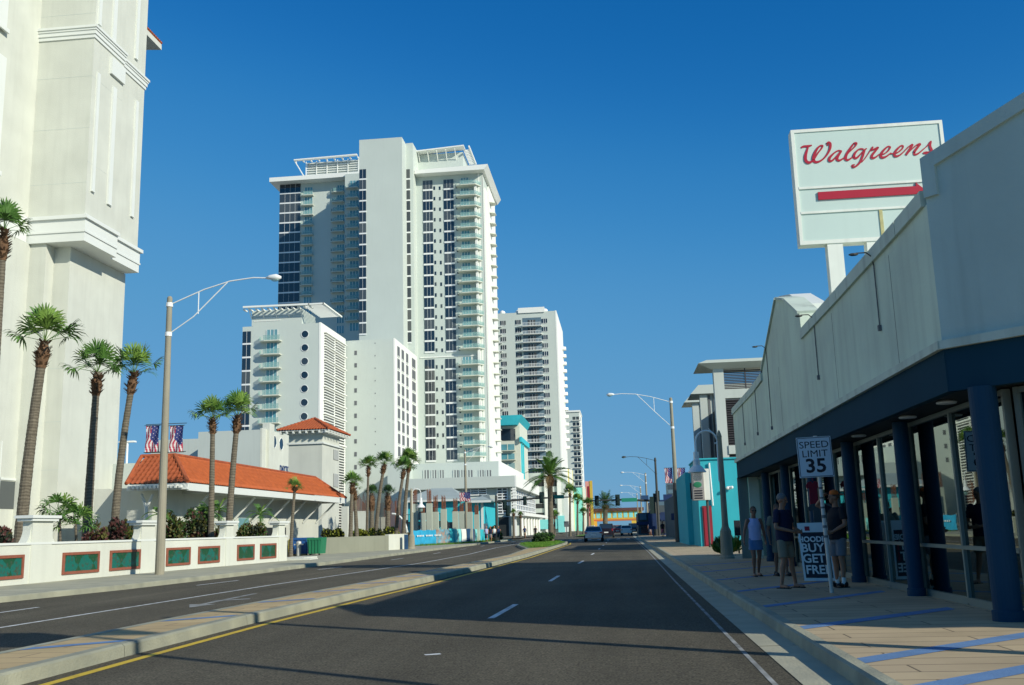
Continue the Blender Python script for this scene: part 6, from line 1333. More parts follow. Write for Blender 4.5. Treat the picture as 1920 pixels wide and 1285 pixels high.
fan_palm((P3(163, 985, 38.5)[0], 38.5, .7), P3(183, 698, 38.5), 1.42, 3, 'second whole fan palm with a straighter trunk before the hotel corner', boot=1.0, r0=.19)
fan_palm((P3(214, 990, 41)[0], 41, .7), P3(252, 698, 41), 1.5, 4, 'third fan palm with a curved trunk against the sky right of the hotel', boot=1.0, r0=.18, bend=.5)
fan_palm((P3(396, 985, 45)[0], 45, .7), P3(399, 785, 45), 1.2, 5, 'fan palm right of the near lamp post, left of its close pair', boot=.75, r0=.15)
fan_palm((P3(428, 985, 45.5)[0], 45.5, .7), P3(446, 780, 45.5), 1.32, 6, 'fan palm with leaning trunk, right one of the close pair before the orange roof', boot=.85, r0=.17)
fan_palm((P3(545, 1030, 55)[0], 55, .2), P3(553, 915, 55), .68, 7, 'short young fan palm standing by the bins', boot=.2, r0=.11, nf=14)
mids = [(657, 1030, 661, 906, 69, .98, 'fan palm with two crossing trunks at the left end of the planter', .16), (688, 1010, 691, 875, 76, 1.05, 'slim fan palm left of the bulging one in the planter', .12), (704, 1010, 721, 870, 77, 1.15, 'leaning fan palm with a bulging neck in the planter', .17), (742, 1010, 758, 880, 78, 1.15, 'left trunk of the tallest pair of planter palms', .16), (756, 1010, 768, 868, 79, 1.30, 'right trunk of the tallest pair of planter palms', .17)]
for i, (bx, by, tx_, ty_, Y, R_, lab, r0) in enumerate(mids): fan_palm((P3(bx, by, Y)[0], Y, .7), P3(tx_, ty_, Y), R_, 20 + i, lab, boot=.8, r0=r0, nf=15, small=True)
fan_palm((P3(669, 1030, 69.5)[0], 69.5, .7), P3(664, 915, 69.5), .6, 30, 'second trunk of the crossing palm pair in the planter, smaller crown', boot=.9, r0=.16, nf=9, small=True)
for i, (bx, tx_, ty_, Y, R_, lab) in enumerate(((697, 697, 925, 88, .95, 'dark palm in shade behind the planter, left one'), (727, 728, 925, 90, .9, 'dark palm in shade behind the planter, right one by the bars'))): fan_palm((P3(bx, 1010, Y)[0], Y, .3), P3(tx_, ty_, Y), R_, 40 + i, lab, boot=1.6, r0=.26, nf=15, mats=('frond_dark', 'frond'), small=True)  # shade on both palms put into darker frond colours
far_ = [(963, 962, 150, .7, 'small street palm in front of the podium glass corner'), (976, 966, 165, .7, 'small street palm under the podium canopy'), (1040, 968, 180, 1.3, 'dark palm right of the date palm trunk'), (1069, 925, 155, 1.6, 'tallest palm of the far median group'), (1083, 940, 165, 1.5, 'second palm of the far median group'), (1103, 947, 175, 1.5, 'third palm of the far median group, nearest the yellow arcade'), (1094, 962, 185, 1.2, 'short palm behind the far median group')]
for i, (px, py, Y, R_, lab) in enumerate(far_): fan_palm((P3(px, 1000, Y)[0], Y, .1), P3(px, py, Y), R_, 60 + i, lab, boot=.5, r0=.2, nf=18, small=True, grp='distant palms')
def feather(b, O, d, L_, rng, mi, n=22, w=.03, droop=.7):
    d = d.normalized(); pts = []
    for k in range(9): s_ = k / 8; pts.append(O + d * L_ * s_ + Vector((0, 0, -droop * L_ * s_ ** 2.2 * (.35 + .65 * math.hypot(d.x, d.y)))))
    b.tube(pts, [.02 * (1 - k / 10) + .004 for k in range(9)], 4, mi=mi)
    for k in range(2 * n):
        s_ = .12 + .88 * (k // 2) / n; i = min(int(s_ * 8), 7); p = pts[i].lerp(pts[i + 1], s_ * 8 - i); tg = (pts[i + 1] - pts[i]).normalized(); sd_ = tg.cross(Vector((0, 0, 1))); sd_ = sd_.normalized() if sd_.length > .05 else Vector((1, 0, 0)); sg = 1 if k % 2 else -1
        ln = L_ * .24 * math.sin(math.pi * (.15 + .8 * s_)) * rng.uniform(.8, 1.15); dr = (sd_ * sg + tg * .7 + Vector((0, 0, .25))).normalized(); ww = tg * w
        e = p + dr * ln + Vector((0, 0, -.25 * ln)); m_ = p + dr * ln * .5; b.face([p - ww, p + ww, m_ + ww * .8, m_ - ww * .8], mi); b.face([m_ - ww * .8, m_ + ww * .8, e], mi)
def date_palm(base, top, R_, seed, lab, nf=44, r0=.26, dark=False):
    rng = random.Random(seed); t = thing('date_palm', lab, 'palm tree', base, 'date palms'); base, top = Vector(base), Vector(top); trunk(t, [base, base.lerp(top, .5), top], r0, r0 * .9, rng, ring=.14)
    b = B(); b.tube([top - Vector((0, 0, .9)), top - Vector((0, 0, .35)), top + Vector((0, 0, .15))], [r0, r0 * 1.6, r0 * .8], 12); part('crown_shaft', b, 'palm_boot', t)
    b = B()
    for i in range(nf):
        a = i * 2.399; el = math.radians(80 - 92 * ((i + .5) / nf) + rng.uniform(-7, 7)); d = Vector((math.cos(a) * math.cos(el), math.sin(a) * math.cos(el), math.sin(el))); feather(b, top + d * .1, d, R_ * rng.uniform(.85, 1.1), rng, 0 if rng.random() < .7 else (1 if i < nf * .8 else 2), w=.035, droop=.45)
    part('crown', b, ['frond', 'frond_light', 'frond_dry'] if not dark else ['frond_dark', 'frond', 'frond_dark'], t); return t
date_palm((P3(1033, 1003, 93)[0], 93, .17), P3(1031, 893, 93), 2.7, 80, 'large date palm on the grass island in the middle of the road')
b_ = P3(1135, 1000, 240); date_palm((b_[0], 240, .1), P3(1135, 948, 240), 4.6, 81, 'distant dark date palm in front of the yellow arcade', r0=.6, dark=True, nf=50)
def clump(name, c, size, n, mats, lab, cat='shrub', seed=0, leaf=.09, grp='garden shrubs', long_=1.6, up=.3):
    rng = random.Random(seed); b = B(); cx, cy, cz = c; sx, sy, sz = size; k = len(mats); balls = [(rng.uniform(-.75, .75), rng.uniform(-.7, .7), rng.uniform(.25, .8), rng.uniform(.35, .6)) for _ in range(9)]
    for i in range(n):
        q = rng.choice(balls); v = Vector((rng.gauss(0, 1), rng.gauss(0, 1), rng.gauss(0, 1))).normalized() * (q[3] * rng.uniform(.75, 1.05)); p = Vector((q[0] + v.x, q[1] + v.y, max(.0, q[2] + v.z * .75)))
        P = Vector((cx + p.x * sx * .62, cy + p.y * sy * .62, cz + p.z * sz * .72)); d = (v + Vector((rng.uniform(-.7, .7), rng.uniform(-.7, .7), up + rng.uniform(-.5, .7)))).normalized(); s_ = d.cross(Vector((rng.uniform(-1, 1), rng.uniform(-1, 1), rng.uniform(-1, 1)))); s_.normalize(); L_ = leaf * long_ * rng.uniform(.7, 1.3); W_ = leaf * .5
        b.face([P - s_ * W_ * .3, P + d * L_ * .5 - s_ * W_, P + d * L_, P + d * L_ * .5 + s_ * W_, P + s_ * W_ * .3], (int(q[0] * 7 + 9) + rng.choice((0, 0, 1))) % k)
    for i in range(6): a = rng.uniform(0, 6.28); b.tube([(cx, cy, cz), (cx + math.cos(a) * sx * .3, cy + math.sin(a) * sy * .3, cz + sz * .6)], [.025, .01], 4, mi=0)
    return solo(name, b, mats, lab, cat, grp, loc=(cx, cy, cz))
def shrub_at(pxa, pxb, pyt, Y, zb_, mats, lab, seed, n=2600, leaf=.10, dy=.75, **k):
    p, q = at(pxa, pyt, Y), at(pxb, pyt, Y); return clump('shrub', ((p.x + q.x) / 2, Y, zb_), ((q.x - p.x) / 2 * 1.15, dy, (p.z - zb_) * 1.0), n, mats, lab, seed=seed, leaf=leaf, **k)
RO = ['leaf_red', 'leaf_olive', 'leaf_red', 'leaf_dark']; OO = ['leaf_olive', 'leaf_green', 'leaf_red', 'leaf_dark']
shrub_at(-30, 46, 972, 33, .75, RO, 'dark red croton shrub at the left edge behind the wall', 1)
shrub_at(165, 208, 968, 37, .75, RO, 'reddish croton shrub left of the round olive one', 2, n=1700)
shrub_at(203, 255, 961, 38.8, .75, OO, 'rounded olive croton shrub left of the lamp post', 3)
shrub_at(308, 348, 950, 43.0, .75, OO, 'olive shrub just right of the near lamp post', 4, n=2200)
shrub_at(345, 400, 945, 45, .75, OO, 'tall olive shrub under the close pair of palms', 5)
shrub_at(442, 508, 968, 52, .75, OO, 'low olive shrub before the last wall pier', 6, n=2200)
shrub_at(398, 440, 972, 48.5, .75, RO, 'low reddish shrub behind the narrow wall pier', 7, n=1400)
YY = ['leaf_yellow', 'leaf_green', 'leaf_yellow', 'leaf_dark']
for i, (a, c, pt_, Y, lab) in enumerate(((604, 646, 988, 70, 'yellow-green shrub at the left end of the planter'), (655, 690, 990, 74, 'green shrub right of the crossing palm trunks'), (684, 722, 984, 77, 'bright yellow-green shrub in the middle of the planter'), (715, 748, 985, 79.5, 'yellow-green shrub left of the palm pair in the planter'))): shrub_at(a, c, pt_, Y, .8, YY, lab, 10 + i, n=2200, leaf=.13, grp='planter shrubs')
shrub_at(745, 772, 998, 80.5, .6, ['leaf_red', 'leaf_dark', 'leaf_olive'], 'brown-red shrub at the right end of the planter', 15, n=1200, leaf=.13, grp='planter shrubs')
shrub_at(1338, 1392, 1018, 41, .15, ['frond', 'leaf_green', 'leaf_yellow'], 'grassy green tuft round the right gooseneck lamp', 16, n=1500, leaf=.13, dy=1.0, long_=3, up=1.2, grp='right pavement plants')
shrub_at(1268, 1300, 900, 84, .15, ['frond_dark', 'leaf_dark', 'leaf_green'], 'dark broadleaf tree filling the gap behind the flag lamp post', 17, n=5000, leaf=.28, dy=2, grp='right pavement plants')
shrub_at(995, 1046, 1000, 91, .17, ['leaf_green', 'frond_dark', 'frond'], 'dense dark green shrub round the foot of the date palm', 18, n=4000, leaf=.16, dy=2.6, grp='island shrubs')
shrub_at(905, 945, 985, 126, .1, ['leaf_green', 'leaf_dark', 'frond'], 'dark bush at the left street corner', 19, n=1500, leaf=.25, dy=1, grp='corner bushes')
# small feather palms and arching fronds in the wall bed
def bed_palm(px, pyb, pyt, Y, R_, nf, seed, lab, stems=1, fan=False):
    rng = random.Random(seed); base = Vector(P3(px, pyb, Y)); base.z = .75; tp = Vector(P3(px, pyt, Y)); t = thing('young_palm', lab, 'palm tree', base, 'young palms behind the garden wall'); b = B(); c = B()
    for s_ in range(stems):
        o = base + Vector((rng.uniform(-.35, .35) * (stems > 1), rng.uniform(-.2, .2), 0)); tt = tp + Vector((rng.uniform(-.3, .3) * (stems > 1), 0, rng.uniform(-.15, .1))); b.tube([o, o.lerp(tt, .5), tt], [.06, .05, .04], 7)
        for i in range(nf):
            a = i * 2.399 + s_; el = math.radians(75 - 85 * (i + .5) / nf); d = Vector((math.cos(a) * math.cos(el), math.sin(a) * math.cos(el), math.sin(el)))
            if fan: fan_frond(c, tt, d, R_ * .55, R_ * .5, rng, 0 if i % 3 else 1, n=13, droop=.8)
            else: feather(c, tt, d, R_ * rng.uniform(.8, 1.1), rng, 0 if i % 4 else 1, n=16, w=.02, droop=.75)
    part('trunk', b, 'palm_trunk', t); part('crown', c, ['frond', 'frond_light'], t); return t
bed_palm(112, 1000, 958, 33.2, .95, 12, 1, 'young feather palm beside the tallest wall pier, left of its neighbour', fan=True)
bed_palm(142, 1000, 975, 33.6, .95, 14, 2, 'young fan palm with drooping leaves just behind the first tile panels', fan=True)
bed_palm(298, 1000, 965, 42.5, 1.0, 9, 3, 'arching young palm behind the near lamp post')
bed_palm(385, 1000, 965, 46.5, 1.2, 12, 4, 'bright green young palm with upright stems under the palm pair', stems=3)
bed_palm(410, 1000, 960, 48, 1.1, 9, 5, 'young palm with arching brown leaf stalks behind the narrow pier')
bed_palm(488, 1000, 962, 53, 1.25, 11, 6, 'dark arching young palm behind the last tile panels')
# grass tufts along the banner fence
rng = random.Random(5); b = B()
for i in range(2600):
    k = rng.random() * 3; s_ = int(min(k, 2)); p = FN[s_].lerp(FN[s_ + 1], k - s_) + Vector((rng.uniform(.15, 1.3), 0, .1)); a = rng.uniform(0, 6.28); h = rng.uniform(.08, .3); w = Vector((math.cos(a), math.sin(a), 0)) * .03; b.face([p - w, p + w, p + Vector((rng.uniform(-.1, .1), 0, h))])
struct('fence_grass', b, 'lawn', 'stuff')
b = B()
for i in range(9000):
    k = rng.uniform(0, 1); y = 68 + 32 * k; xr = -4.9 if y < 90 else -4.9 - (y - 90) * .12; xl = -6.1 - (y - 66) * .14 if y < 88 else -8.9 + max(0, y - 92) * .15; x = rng.uniform(xl + .3, xr - .35); h = rng.uniform(.05, .14); a = rng.uniform(0, 6.28); w = Vector((math.cos(a), math.sin(a), 0)) * .035; p = Vector((x, y, .17)); b.face([p - w, p + w, p + Vector((rng.uniform(-.05, .05), rng.uniform(-.05, .05), h))])
struct('island_grass', b, 'lawn', 'stuff')
# ---------------------------------------------------------------- cars seen from behind
def make_car(name, lab, kind, paint, loc, rz=0, W_=1.84, L_=4.7, H_=1.45, grp='cars on the road'):
    """kind: sedan, van, suv. Modelled with its tail at y=0, nose at y=L"""
    t = thing(name, lab, 'car', loc, grp, rz)
    if kind == 'sedan': P = [(0, .55, .95, .86), (.06, .42, 1.02, .9), (.9, .40, 1.05, .94), (1.0, .40, 1.06, .94), (L_ * .5, .36, 1.0, .95), (L_ * .74, .36, .95, .94), (L_ * .93, .38, .80, .86), (L_, .45, .66, .7)]
    elif kind == 'van': P = [(0, .45, 1.15, .93), (.08, .38, 1.2, .96), (1.0, .36, 1.2, 1), (L_ * .5, .36, 1.15, 1), (L_ * .74, .36, 1.08, .98), (L_ * .93, .38, .92, .9), (L_, .45, .78, .75)]
    else: P = [(0, .5, 1.05, .92), (.08, .42, 1.1, .95), (1.0, .40, 1.1, .99), (L_ * .5, .4, 1.06, 1), (L_ * .74, .4, 1.02, .98), (L_ * .93, .42, .88, .9), (L_, .5, .74, .75)]
    b = B(); secs = []
    for y, z0, z1, wf in P:
        hw = W_ / 2 * wf; zm = (z0 + z1) / 2; secs.append([(-hw * .86, y, z0), (-hw * .98, y, z0 + .1), (-hw, y, zm), (-hw * .97, y, z1 - .08), (-hw * .86, y, z1), (hw * .86, y, z1), (hw * .97, y, z1 - .08), (hw, y, zm), (hw * .98, y, z0 + .1), (hw * .86, y, z0)])
    n = 10
    base = len(b.v)
    for s_ in secs: b.v += s_
    for i in range(len(secs) - 1):
        for k in range(n): b.f.append([base + i * n + k, base + i * n + (k + 1) % n, base + (i + 1) * n + (k + 1) % n, base + (i + 1) * n + k]); b.m.append(0)
    b.f.append([base + k for k in range(n)]); b.m.append(0); b.f.append([base + (len(secs) - 1) * n + k for k in range(n)][::-1]); b.m.append(0)
    # cabin
    if kind == 'sedan': y0, y1, y2, y3 = .75, 1.35, 2.75, 3.55; zb_ = 1.03
    elif kind == 'van': y0, y1, y2, y3 = .08, .35, 3.0, 3.9; zb_ = 1.17
    else: y0, y1, y2, y3 = .1, .45, 2.7, 3.5; zb_ = 1.08
    hb, ht = W_ / 2 * .88, W_ / 2 * .68 if kind == 'sedan' else W_ / 2 * .78
    b.prism([(-ht, y1, H_ - .06), (ht, y1, H_ - .06), (ht, y2, H_ - .04), (-ht, y2, H_ - .04)], (0, 0, .05))
    for sx in (-1, 1):
        for (ya, yb) in ((y0, y1), (y3, y2), ((y0 + y3) / 2, (y1 + y2) / 2)): b.tube([(sx * hb, ya, zb_ - .04), (sx * ht, yb, H_ - .03)], .045, 6)
    body = part('body', b, paint, t, world=False, smooth=False)
    b = B(); a = [(-hb + .02, y0 + .02, zb_ - .03), (hb - .02, y0 + .02, zb_ - .03), (hb - .02, y3 - .02, zb_ - .03), (-hb + .02, y3 - .02, zb_ - .03)]; c = [(-ht, y1 + .01, H_ - .05), (ht, y1 + .01, H_ - .05), (ht, y2, H_ - .05), (-ht, y2, H_ - .05)]
    for i in range(4): j = (i + 1) % 4; b.face([a[i], a[j], c[j], c[i]])
    part('windows', b, 'dark_glass', t, world=False)
    for sx in (-1, 1):
        for y in (.85, L_ - .85):
            b = B(); b.tube([(sx * (W_ / 2 - .22), y, .33), (sx * (W_ / 2 - .01), y, .33)], .33, 18); w_ = part('wheel', b, 'black_rubber', t, world=False); b = B(); b.tube([(sx * (W_ / 2 - .02), y, .33), (sx * (W_ / 2 + .005), y, .33)], .2, 14); part('rim', b, 'chrome', w_, world=False)
        b = B(); zt_ = 1.0 if kind == 'van' else .86; b.obox((sx * (W_ / 2 - .2), -.012 + (.0), zt_), (.13 if kind != 'van' else .06, 0, 0), (0, .03, 0), (0, 0, .055 if kind != 'van' else .13)); part('tail_light', b, 'tail_red', t, world=False)
    b = B(); b.box(-.26, .26, -.025, .0, .62, .76); part('number_plate', b, 'white_paint', t, world=False)
    b = B(); b.box(-W_ / 2 * .86, W_ / 2 * .86, -.05, .1, .38, .56); part('bumper', b, paint, t, world=False)
    return t
make_car('silver_car', 'silver saloon car driving away in the left lane, closest car on the road', 'sedan', 'car_silver', (at(1113, 1012, 97).x, 97, 0), W_=1.86, H_=1.46)
make_car('dark_van', 'dark maroon minivan right of the silver car, driving away', 'van', 'car_maroon', (at(1137, 1005, 128).x, 128, 0), W_=1.98, L_=5.0, H_=1.78)
make_car('red_car', 'red car with white roof stripe farther off, between the van and the white car', 'suv', 'car_red', (at(1158, 1001, 163).x, 163, 0), H_=1.6)
make_car('white_car', 'small white hatchback driving away in the right lane', 'suv', 'car_white', (at(1175, 1003, 152).x, 152, 0), W_=1.8, L_=4.2, H_=1.52)
make_car('black_suv', 'black pickup-sized car parked at the kerb behind the white hatchback', 'suv', 'car_black', (at(1189, 1001, 172).x, 172, 0), W_=2.0, L_=5, H_=1.85)
make_car('parked_car', 'pale parked car beyond the right street corner', 'sedan', 'car_silver', (at(1252, 1000, 142).x, 142, 0), rz=R(-70))
make_car('parked_car', 'white car with a red light bar glimpsed beyond the silver saloon', 'suv', 'car_white', (at(1107, 995, 190).x, 190, 0), H_=1.7)
# ---------------------------------------------------------------- people
def fused(name, b, m_, parent, vox=.012, smooth=3):
    me = mesh(name, b, m_, clean=False); o = bpy.data.objects.new(name, me); COL.objects.link(o)
    md = o.modifiers.new('r', 'REMESH'); md.mode = 'VOXEL'; md.voxel_size = vox; md.use_smooth_shade = True
    sm = o.modifiers.new('s', 'SMOOTH'); sm.iterations = smooth; sm.factor = .5
    bpy.context.view_layer.update(); nm = bpy.data.meshes.new_from_object(o.evaluated_get(bpy.context.evaluated_depsgraph_get())); bpy.data.objects.remove(o)
    nm.name = name; nm.materials.clear(); nm.materials.append(M[m_]); return part(name, nm, None, parent)
def loft(b, secs, seg=18, mi=0):                 # (x, y, z, rx, ry)
    n = len(b.v)
    for x, y, z, rx, ry in secs:
        for k in range(seg): a = 2 * math.pi * k / seg; b.v.append((x + rx * math.cos(a), y + ry * math.sin(a), z))
    for i in range(len(secs) - 1):
        for k in range(seg): b.f.append([n + i * seg + k, n + i * seg + (k + 1) % seg, n + (i + 1) * seg + (k + 1) % seg, n + (i + 1) * seg + k]); b.m.append(mi)
    b.f.append([n + k for k in range(seg)][::-1]); b.m.append(mi); b.f.append([n + (len(secs) - 1) * seg + k for k in range(seg)]); b.m.append(mi)
def hand(b, w, d, palm_n, s_, curl=.5):
    """w wrist, d direction of the hand, palm_n palm normal"""
    d = Vector(d).normalized(); nrm = Vector(palm_n).normalized(); sd_ = d.cross(nrm).normalized() * s_; w = Vector(w)
    b.obox(w + d * .045, sd_ * .037, d * .05, nrm * .013); b.ball(w + d * .01, .028, 8)
    for k, (off, ln) in enumerate(((-.029, .062), (-.010, .072), (.010, .067), (.028, .052))):
        p = w + d * .088 + sd_ * off; c = curl * (1 + .15 * k); q = p + (d * math.cos(c) + nrm * math.sin(c)) * ln * .5; e = q + (d * math.cos(2 * c) + nrm * math.sin(2 * c)) * ln * .5; b.tube([p, q, e], [.0095, .009, .007], 7)
    p = w + d * .025 - sd_ * .032; q = p + (d * .6 - sd_ * .75 + nrm * .3).normalized() * .04; b.tube([p, q, q + (d * .9 - sd_ * .1 + nrm * .4).normalized() * .03], [.013, .011, .008], 7)
def person(lab, loc, rz, h, fem=False, skin='skin', top='navy', bottom='khaki', hair='hair_grey', hair_len=0, sleeve=.55, short=.55, arms=None, legs=None, head_yaw=0, head_pitch=0, cap=None, shades=False, shoes='black', belly=0, skirt=False, socks=None):
    k = h / 1.75; t = thing('person', lab, 'person', loc, None, rz)     # faces -y in its own frame
    V3 = lambda x, y, z: Vector((x * k, y * k, z * k))
    sw = .185 if not fem else .165; hip = .09
    L_ = legs or [((-.10, -.02, .50), (-.11, .06, .09)), ((.10, -.06, .50), (.11, -.10, .09))]
    A_ = arms or [((-.26, .02, 1.13), (-.27, -.08, .88), (0, -.2, -1)), ((.26, .02, 1.13), (.27, -.06, .88), (0, -.2, -1))]
    body = B(); ch = .105 + belly * .3
    loft(body, [(0, 0, .84 * k, .12 * k, .09 * k), (0, 0, .92 * k, .158 * k, .112 * k), (0, -.005, 1.02 * k, (.138 if fem else .15) * k, (.10 + belly) * k), (0, -.01, 1.14 * k, (.135 if fem else .158) * k, (.10 + belly) * k), (0, 0, 1.28 * k, (.15 if fem else .178) * k, (ch + .01) * k), (0, .01, 1.38 * k, (.15 if fem else .175) * k, .095 * k), (0, .01, 1.44 * k, .09 * k, .065 * k)])
    nk = V3(0, .01, 1.42); hc = V3(0, -.015, 1.635)
    body.tube([nk, V3(0, .0, 1.50), V3(0, -.005, 1.56)], [.062 * k, .054 * k, .054 * k], 12)
    for s_, (el, wr, hd) in zip((-1, 1), A_):
        sh = V3(s_ * sw, .01, 1.405); el, wr = V3(*el), V3(*wr); body.ball(sh, .052 * k, 10); body.tube([sh, sh.lerp(el, .5), el], [.05 * k, .045 * k, .036 * k], 12); body.ball(el, .037 * k, 8); body.tube([el, el.lerp(wr, .35), wr], [.037 * k, .037 * k, .024 * k], 12); hand(body, wr, hd, Vector((-s_, -.2, 0)), s_)
    for s_, (kn, an) in zip((-1, 1), L_):
        hp = V3(s_ * hip, 0, .89); kn, an = V3(*kn), V3(*an); body.tube([hp, hp.lerp(kn, .5), kn], [.085 * k, .073 * k, .052 * k], 14); body.ball(kn, .053 * k, 10); cv = kn.lerp(an, .3) + V3(0, .018, 0); body.tube([kn, cv, kn.lerp(an, .7), an], [.05 * k, .054 * k, .038 * k, .031 * k], 12)
        body.ball(an, .034 * k, 8); ft_ = an + V3(s_ * .02, -.12, -.055); body.tube([an + V3(0, .035, -.045), an + V3(0, -.02, -.05), ft_, ft_ + V3(0, -.05, -.008)], [.032 * k, .036 * k, .034 * k, .022 * k], 10)
    # head in its own turned frame
    HM = Matrix.Translation(hc) @ Matrix.Rotation(head_yaw, 4, 'Z') @ Matrix.Rotation(head_pitch, 4, 'X')
    def hb(f):
        q = B(); f(q); q.v = [tuple(HM @ (Vector(v) * k)) for v in q.v]; return q
    def hf(q):
        q.ball((0, .01, .02), (.074, .094, .098), 18); q.ball((0, -.03, -.055), (.052, .058, .056), 14); q.ball((0, -.06, -.095), (.026, .022, .018), 10)
        q.tube([(0, -.082, .02), (0, -.100, -.012), (0, -.108, -.028)], [.009, .013, .016], 8); q.ball((0, -.076, -.062), (.026, .016, .012), 10); q.ball((0, -.076, .035), (.05, .018, .014), 10)
        for s_ in (-1, 1): q.ball((s_ * .076, .01, -.008), (.012, .02, .032), 8); q.ball((s_ * .04, -.055, -.03), (.022, .02, .02), 8)
    body.merge(hb(hf)); bo = fused('body', body, skin, t, .010, 2)
    part('eyes', hb(lambda q: [q.ball((s_ * .031, -.079, .008), (.013, .008, .007), 8) for s_ in (-1, 1)]), 'text_dark', bo, world=False)
    # hair
    def hr(q):
        q.ball((0, .022, .038), (.081, .095, .092), 18)
        if hair_len: q.tube([(0, .06, .04), (0, .085, -.04), (0, .07, -.04 - hair_len)], [.07, .06, .035], 12)
    if hair:
        q = hb(hr); bm_ = B(); bm_.v, bm_.f, bm_.m = q.v, q.f, q.m; fused('hair', bm_, hair, t, .010, 1)
    if cap:
        part('cap', hb(lambda q: (q.lathe((0, .012, .05), [(.088, 0), (.088, .03), (.07, .07), (.03, .088), (.005, .09)], 18), q.obox((0, .13 if cap[1] else -.12, .055), (.055, 0, 0), (0, .055, -.006), (0, 0, .004)))), cap[0], t, world=False)
    if shades: part('sunglasses', hb(lambda q: [q.ball((s_ * .033, -.085, .012), (.024, .01, .018), 10) for s_ in (-1, 1)] + [q.box(-.078, .078, -.084, -.076, .018, .025)]), 'black', t, world=False)
    # shirt
    s_b = B(); e = .017
    zb_ = .86 if not fem else .90
    if top:
        loft(s_b, [(0, 0, zb_ * k, (.165 if not fem else .15) * k + e, .12 * k + e + belly * .4 * k), (0, 0, 1.0 * k, (.158 if not fem else .142) * k + e, (.108 + belly) * k + e), (0, -.01, 1.14 * k, (.160 if not fem else .138) * k + e, (.104 + belly) * k + e), (0, 0, 1.28 * k, (.182 if not fem else .152) * k + e, (ch + .012) * k + e), (0, .01, 1.385 * k, (.175 if not fem else .12) * k + e * .8, .10 * k + e * .6), (0, .01, 1.452 * k, .085 * k, .066 * k)])
        if sleeve:
            for sg, (el, wr, hd) in zip((-1, 1), A_): sh = V3(sg * sw, .01, 1.405); el_ = V3(*el); s_b.ball(sh, .066 * k, 10); s_b.tube([sh, sh.lerp(el_, sleeve), sh.lerp(el_, sleeve + .12)], [.068 * k, .068 * k, .066 * k], 14)
        else:
            for sg in (-1, 1): s_b.tube([V3(sg * .095, -.04, 1.36), V3(sg * .10, .01, 1.462), V3(sg * .095, .06, 1.36)], .02 * k, 8)
        fused('shirt' if sleeve else 'tank_top', s_b, top, t, .012, 3)
    s_b = B(); loft(s_b, [(0, 0, .80 * k, .165 * k, .115 * k), (0, 0, .93 * k, .17 * k + .004, .125 * k), (0, 0, 1.0 * k, .15 * k, .118 * k + belly * .5 * k)])
    if skirt: loft(s_b, [(0, -.01, .66 * k, .19 * k, .135 * k), (0, 0, .80 * k, .18 * k, .125 * k), (0, 0, .95 * k, .15 * k, .11 * k)])
    for sg, (kn, an) in zip((-1, 1), L_): hp = V3(sg * hip, 0, .88); kn_ = V3(*kn); s_b.tube([hp, hp.lerp(kn_, .5), hp.lerp(kn_, short + .3)], [.098 * k, .096 * k, .092 * k], 14)
    fused('skirt' if skirt else 'shorts', s_b, bottom, t, .012, 3)
    for sg, (kn, an) in zip((-1, 1), L_):
        an = V3(*an); q = B(); lo = Vector((an.x + sg * .01, an.y - .045 * k, an.z - .083 * k)); q.obox(lo, Vector((.045, 0, 0)), Vector((0, .135, 0)), Vector((0, 0, .010)))
        if shoes == 'flip': q.tube([lo + Vector((-.035, -.03, .01)), lo + Vector((0, -.085, .05)), lo + Vector((.035, -.03, .01))], .008, 6)
        else: q.ball(lo + Vector((0, -.05, .035)), (.047, .09, .045), 12); q.ball(lo + Vector((0, .07, .05)), (.043, .06, .06), 10)
        part('sandal' if shoes == 'flip' else 'shoe', q, 'black', t, world=False)
        if socks: q = B(); q.tube([an + V3(0, 0, -.03), an + V3(0, .005, .09)], .04 * k, 10); part('sock', q, socks, t, world=False)
    return t
w = gp(1421, 1081, .15); person('woman in a lilac tank top, short blue patterned skirt and sunglasses, walking past the shop', w, R(8), 1.62, fem=True, skin='skin_tan', top='lilac', bottom='paver_blue', hair='hair_brown', hair_len=.05, sleeve=0, skirt=True, short=.1, cap=None, shades=True, shoes='flip', legs=[((-.08, -.07, .50), (-.09, -.02, .09)), ((.08, .0, .50), (.06, .12, .10))], arms=[((-.25, .04, 1.14), (-.30, -.02, .90), (0, -.2, -1)), ((.24, .05, 1.14), (.27, .02, .90), (0, -.2, -1))])
w = gp(1478, 1103, .15); person('grey-haired man in navy T-shirt and khaki shorts, looking down at his hands', (w.x, w.y, .15), R(48), 1.78, top='navy', bottom='khaki', hair='hair_grey', belly=.03, sleeve=.6, short=.55, shoes='flip', head_pitch=R(14), head_yaw=R(18), legs=[((-.12, -.03, .50), (-.17, .02, .09)), ((.10, -.05, .50), (.15, -.07, .09))], arms=[((-.28, -.02, 1.12), (-.10, -.27, 1.04), (.8, -.5, -.1)), ((.27, -.02, 1.12), (.13, -.29, 1.03), (-.7, -.6, -.1))])
w = gp(1466, 1080, .15); person('man mostly hidden behind the grey-haired man, only legs and feet showing', (w.x, w.y, .15), R(10), 1.66, top='khaki', bottom='khaki', hair='hair_brown', shoes='black', skin='skin_tan')
w = gp(1577, 1101, .15); person('man in black T-shirt, grey shorts and orange cap with raised elbow behind the speed sign', (w.x + .02, w.y, .15), R(-65), 1.80, skin='skin', top='shirt_black', bottom='grey_short', hair='hair_brown', cap=('cap_orange', True), belly=.04, shoes='black', socks='white_paint', head_yaw=R(-20), legs=[((-.12, -.02, .50), (-.15, .02, .09)), ((.11, -.04, .50), (.15, -.06, .09))], arms=[((-.33, -.16, 1.50), (-.14, -.14, 1.66), (.7, -.2, .4)), ((.27, -.02, 1.13), (.16, -.24, 1.00), (-.6, -.6, -.3))])
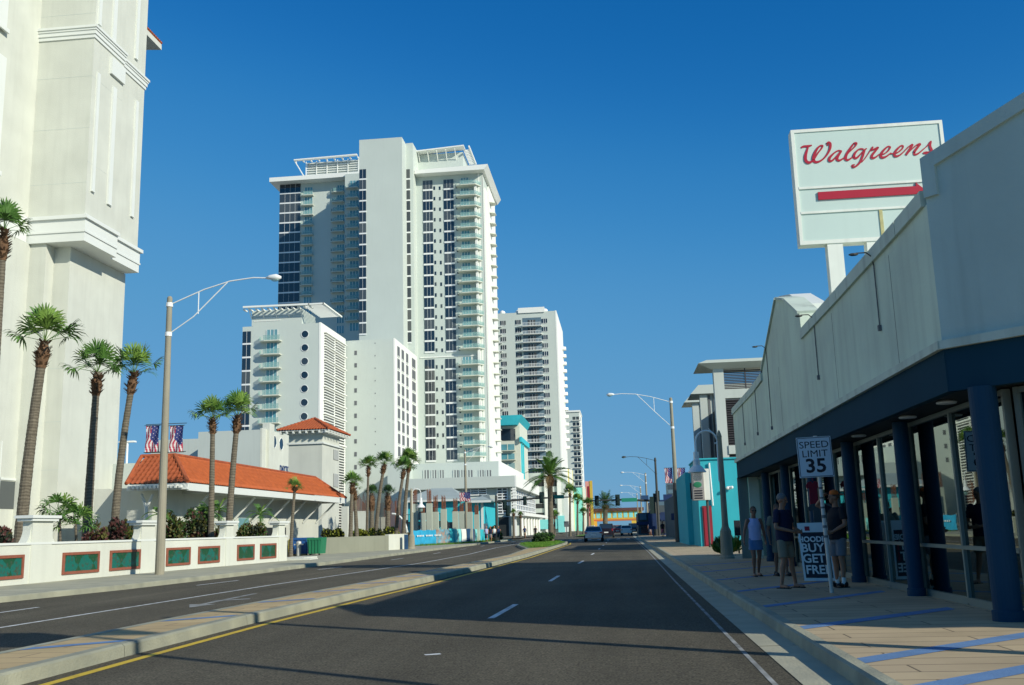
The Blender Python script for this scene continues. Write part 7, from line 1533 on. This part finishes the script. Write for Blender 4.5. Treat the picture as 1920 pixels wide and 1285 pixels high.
# small figures far off, by the banner fence and the corner
fars = [(912, 1009, 108, 'lilac', 'navy', 'distant pedestrian in a pale top by the end of the banner fence'), (920, 1009, 110, 'navy', 'grey_short', 'distant pedestrian in a dark top in the fence-end group'), (927, 1008, 112, 'white_paint', 'navy', 'distant pedestrian in a white top in the fence-end group'), (935, 1009, 114, 'shop_blue', 'shirt_black', 'distant pedestrian in a bright blue top at the group\'s right end'), (984, 1003, 140, 'shop_blue', 'khaki', 'distant pedestrian in blue under the podium canopy'), (1004, 1003, 145, 'shirt_black', 'shirt_black', 'distant pedestrian in black left of the date palm'), (1243, 1003, 112, 'shirt_black', 'pink_cloth', 'distant pedestrian on the right pavement by the signal pole'), (1219, 1000, 130, 'white_paint', 'grey_short', 'distant pedestrian in white at the right street corner')]
for px, py, Y, tp_, bt_, lab in fars:
    p = at(px, py, Y); t = thing('person', lab, 'person', (p.x, Y, .1), 'distant pedestrians'); x, y = p.x, Y; b = B()
    b.tube([(x - .09, y, .15), (x - .09, y, .6), (x - .07, y, 1.0)], [.05, .06, .09], 8); b.tube([(x + .09, y - .15, .15), (x + .1, y - .08, .6), (x + .07, y, 1.0)], [.05, .06, .09], 8); loft(b, [(x, y, .95, .16, .11), (x, y, 1.2, .15, .1), (x, y, 1.45, .19, .11), (x, y, 1.54, .08, .07)], 10); b.tube([(x, y, 1.5), (x, y, 1.62)], .05, 8); b.ball((x, y, 1.72), (.085, .1, .12), 10)
    for s_ in (-1, 1): b.tube([(x + s_ * .2, y, 1.46), (x + s_ * .26, y, 1.18), (x + s_ * .24, y - .08, .92)], [.05, .04, .03], 7)
    part('body', b, 'skin', t, smooth=True)
    b = B(); loft(b, [(x, y, .98, .18, .13), (x, y, 1.2, .17, .12), (x, y, 1.45, .21, .125), (x, y, 1.53, .1, .08)], 10); part('shirt', b, tp_, t, smooth=True)
    b = B(); loft(b, [(x, y, .55, .19, .14), (x, y, .8, .18, .13), (x, y, 1.02, .17, .125)], 10); part('shorts', b, bt_, t, smooth=True)
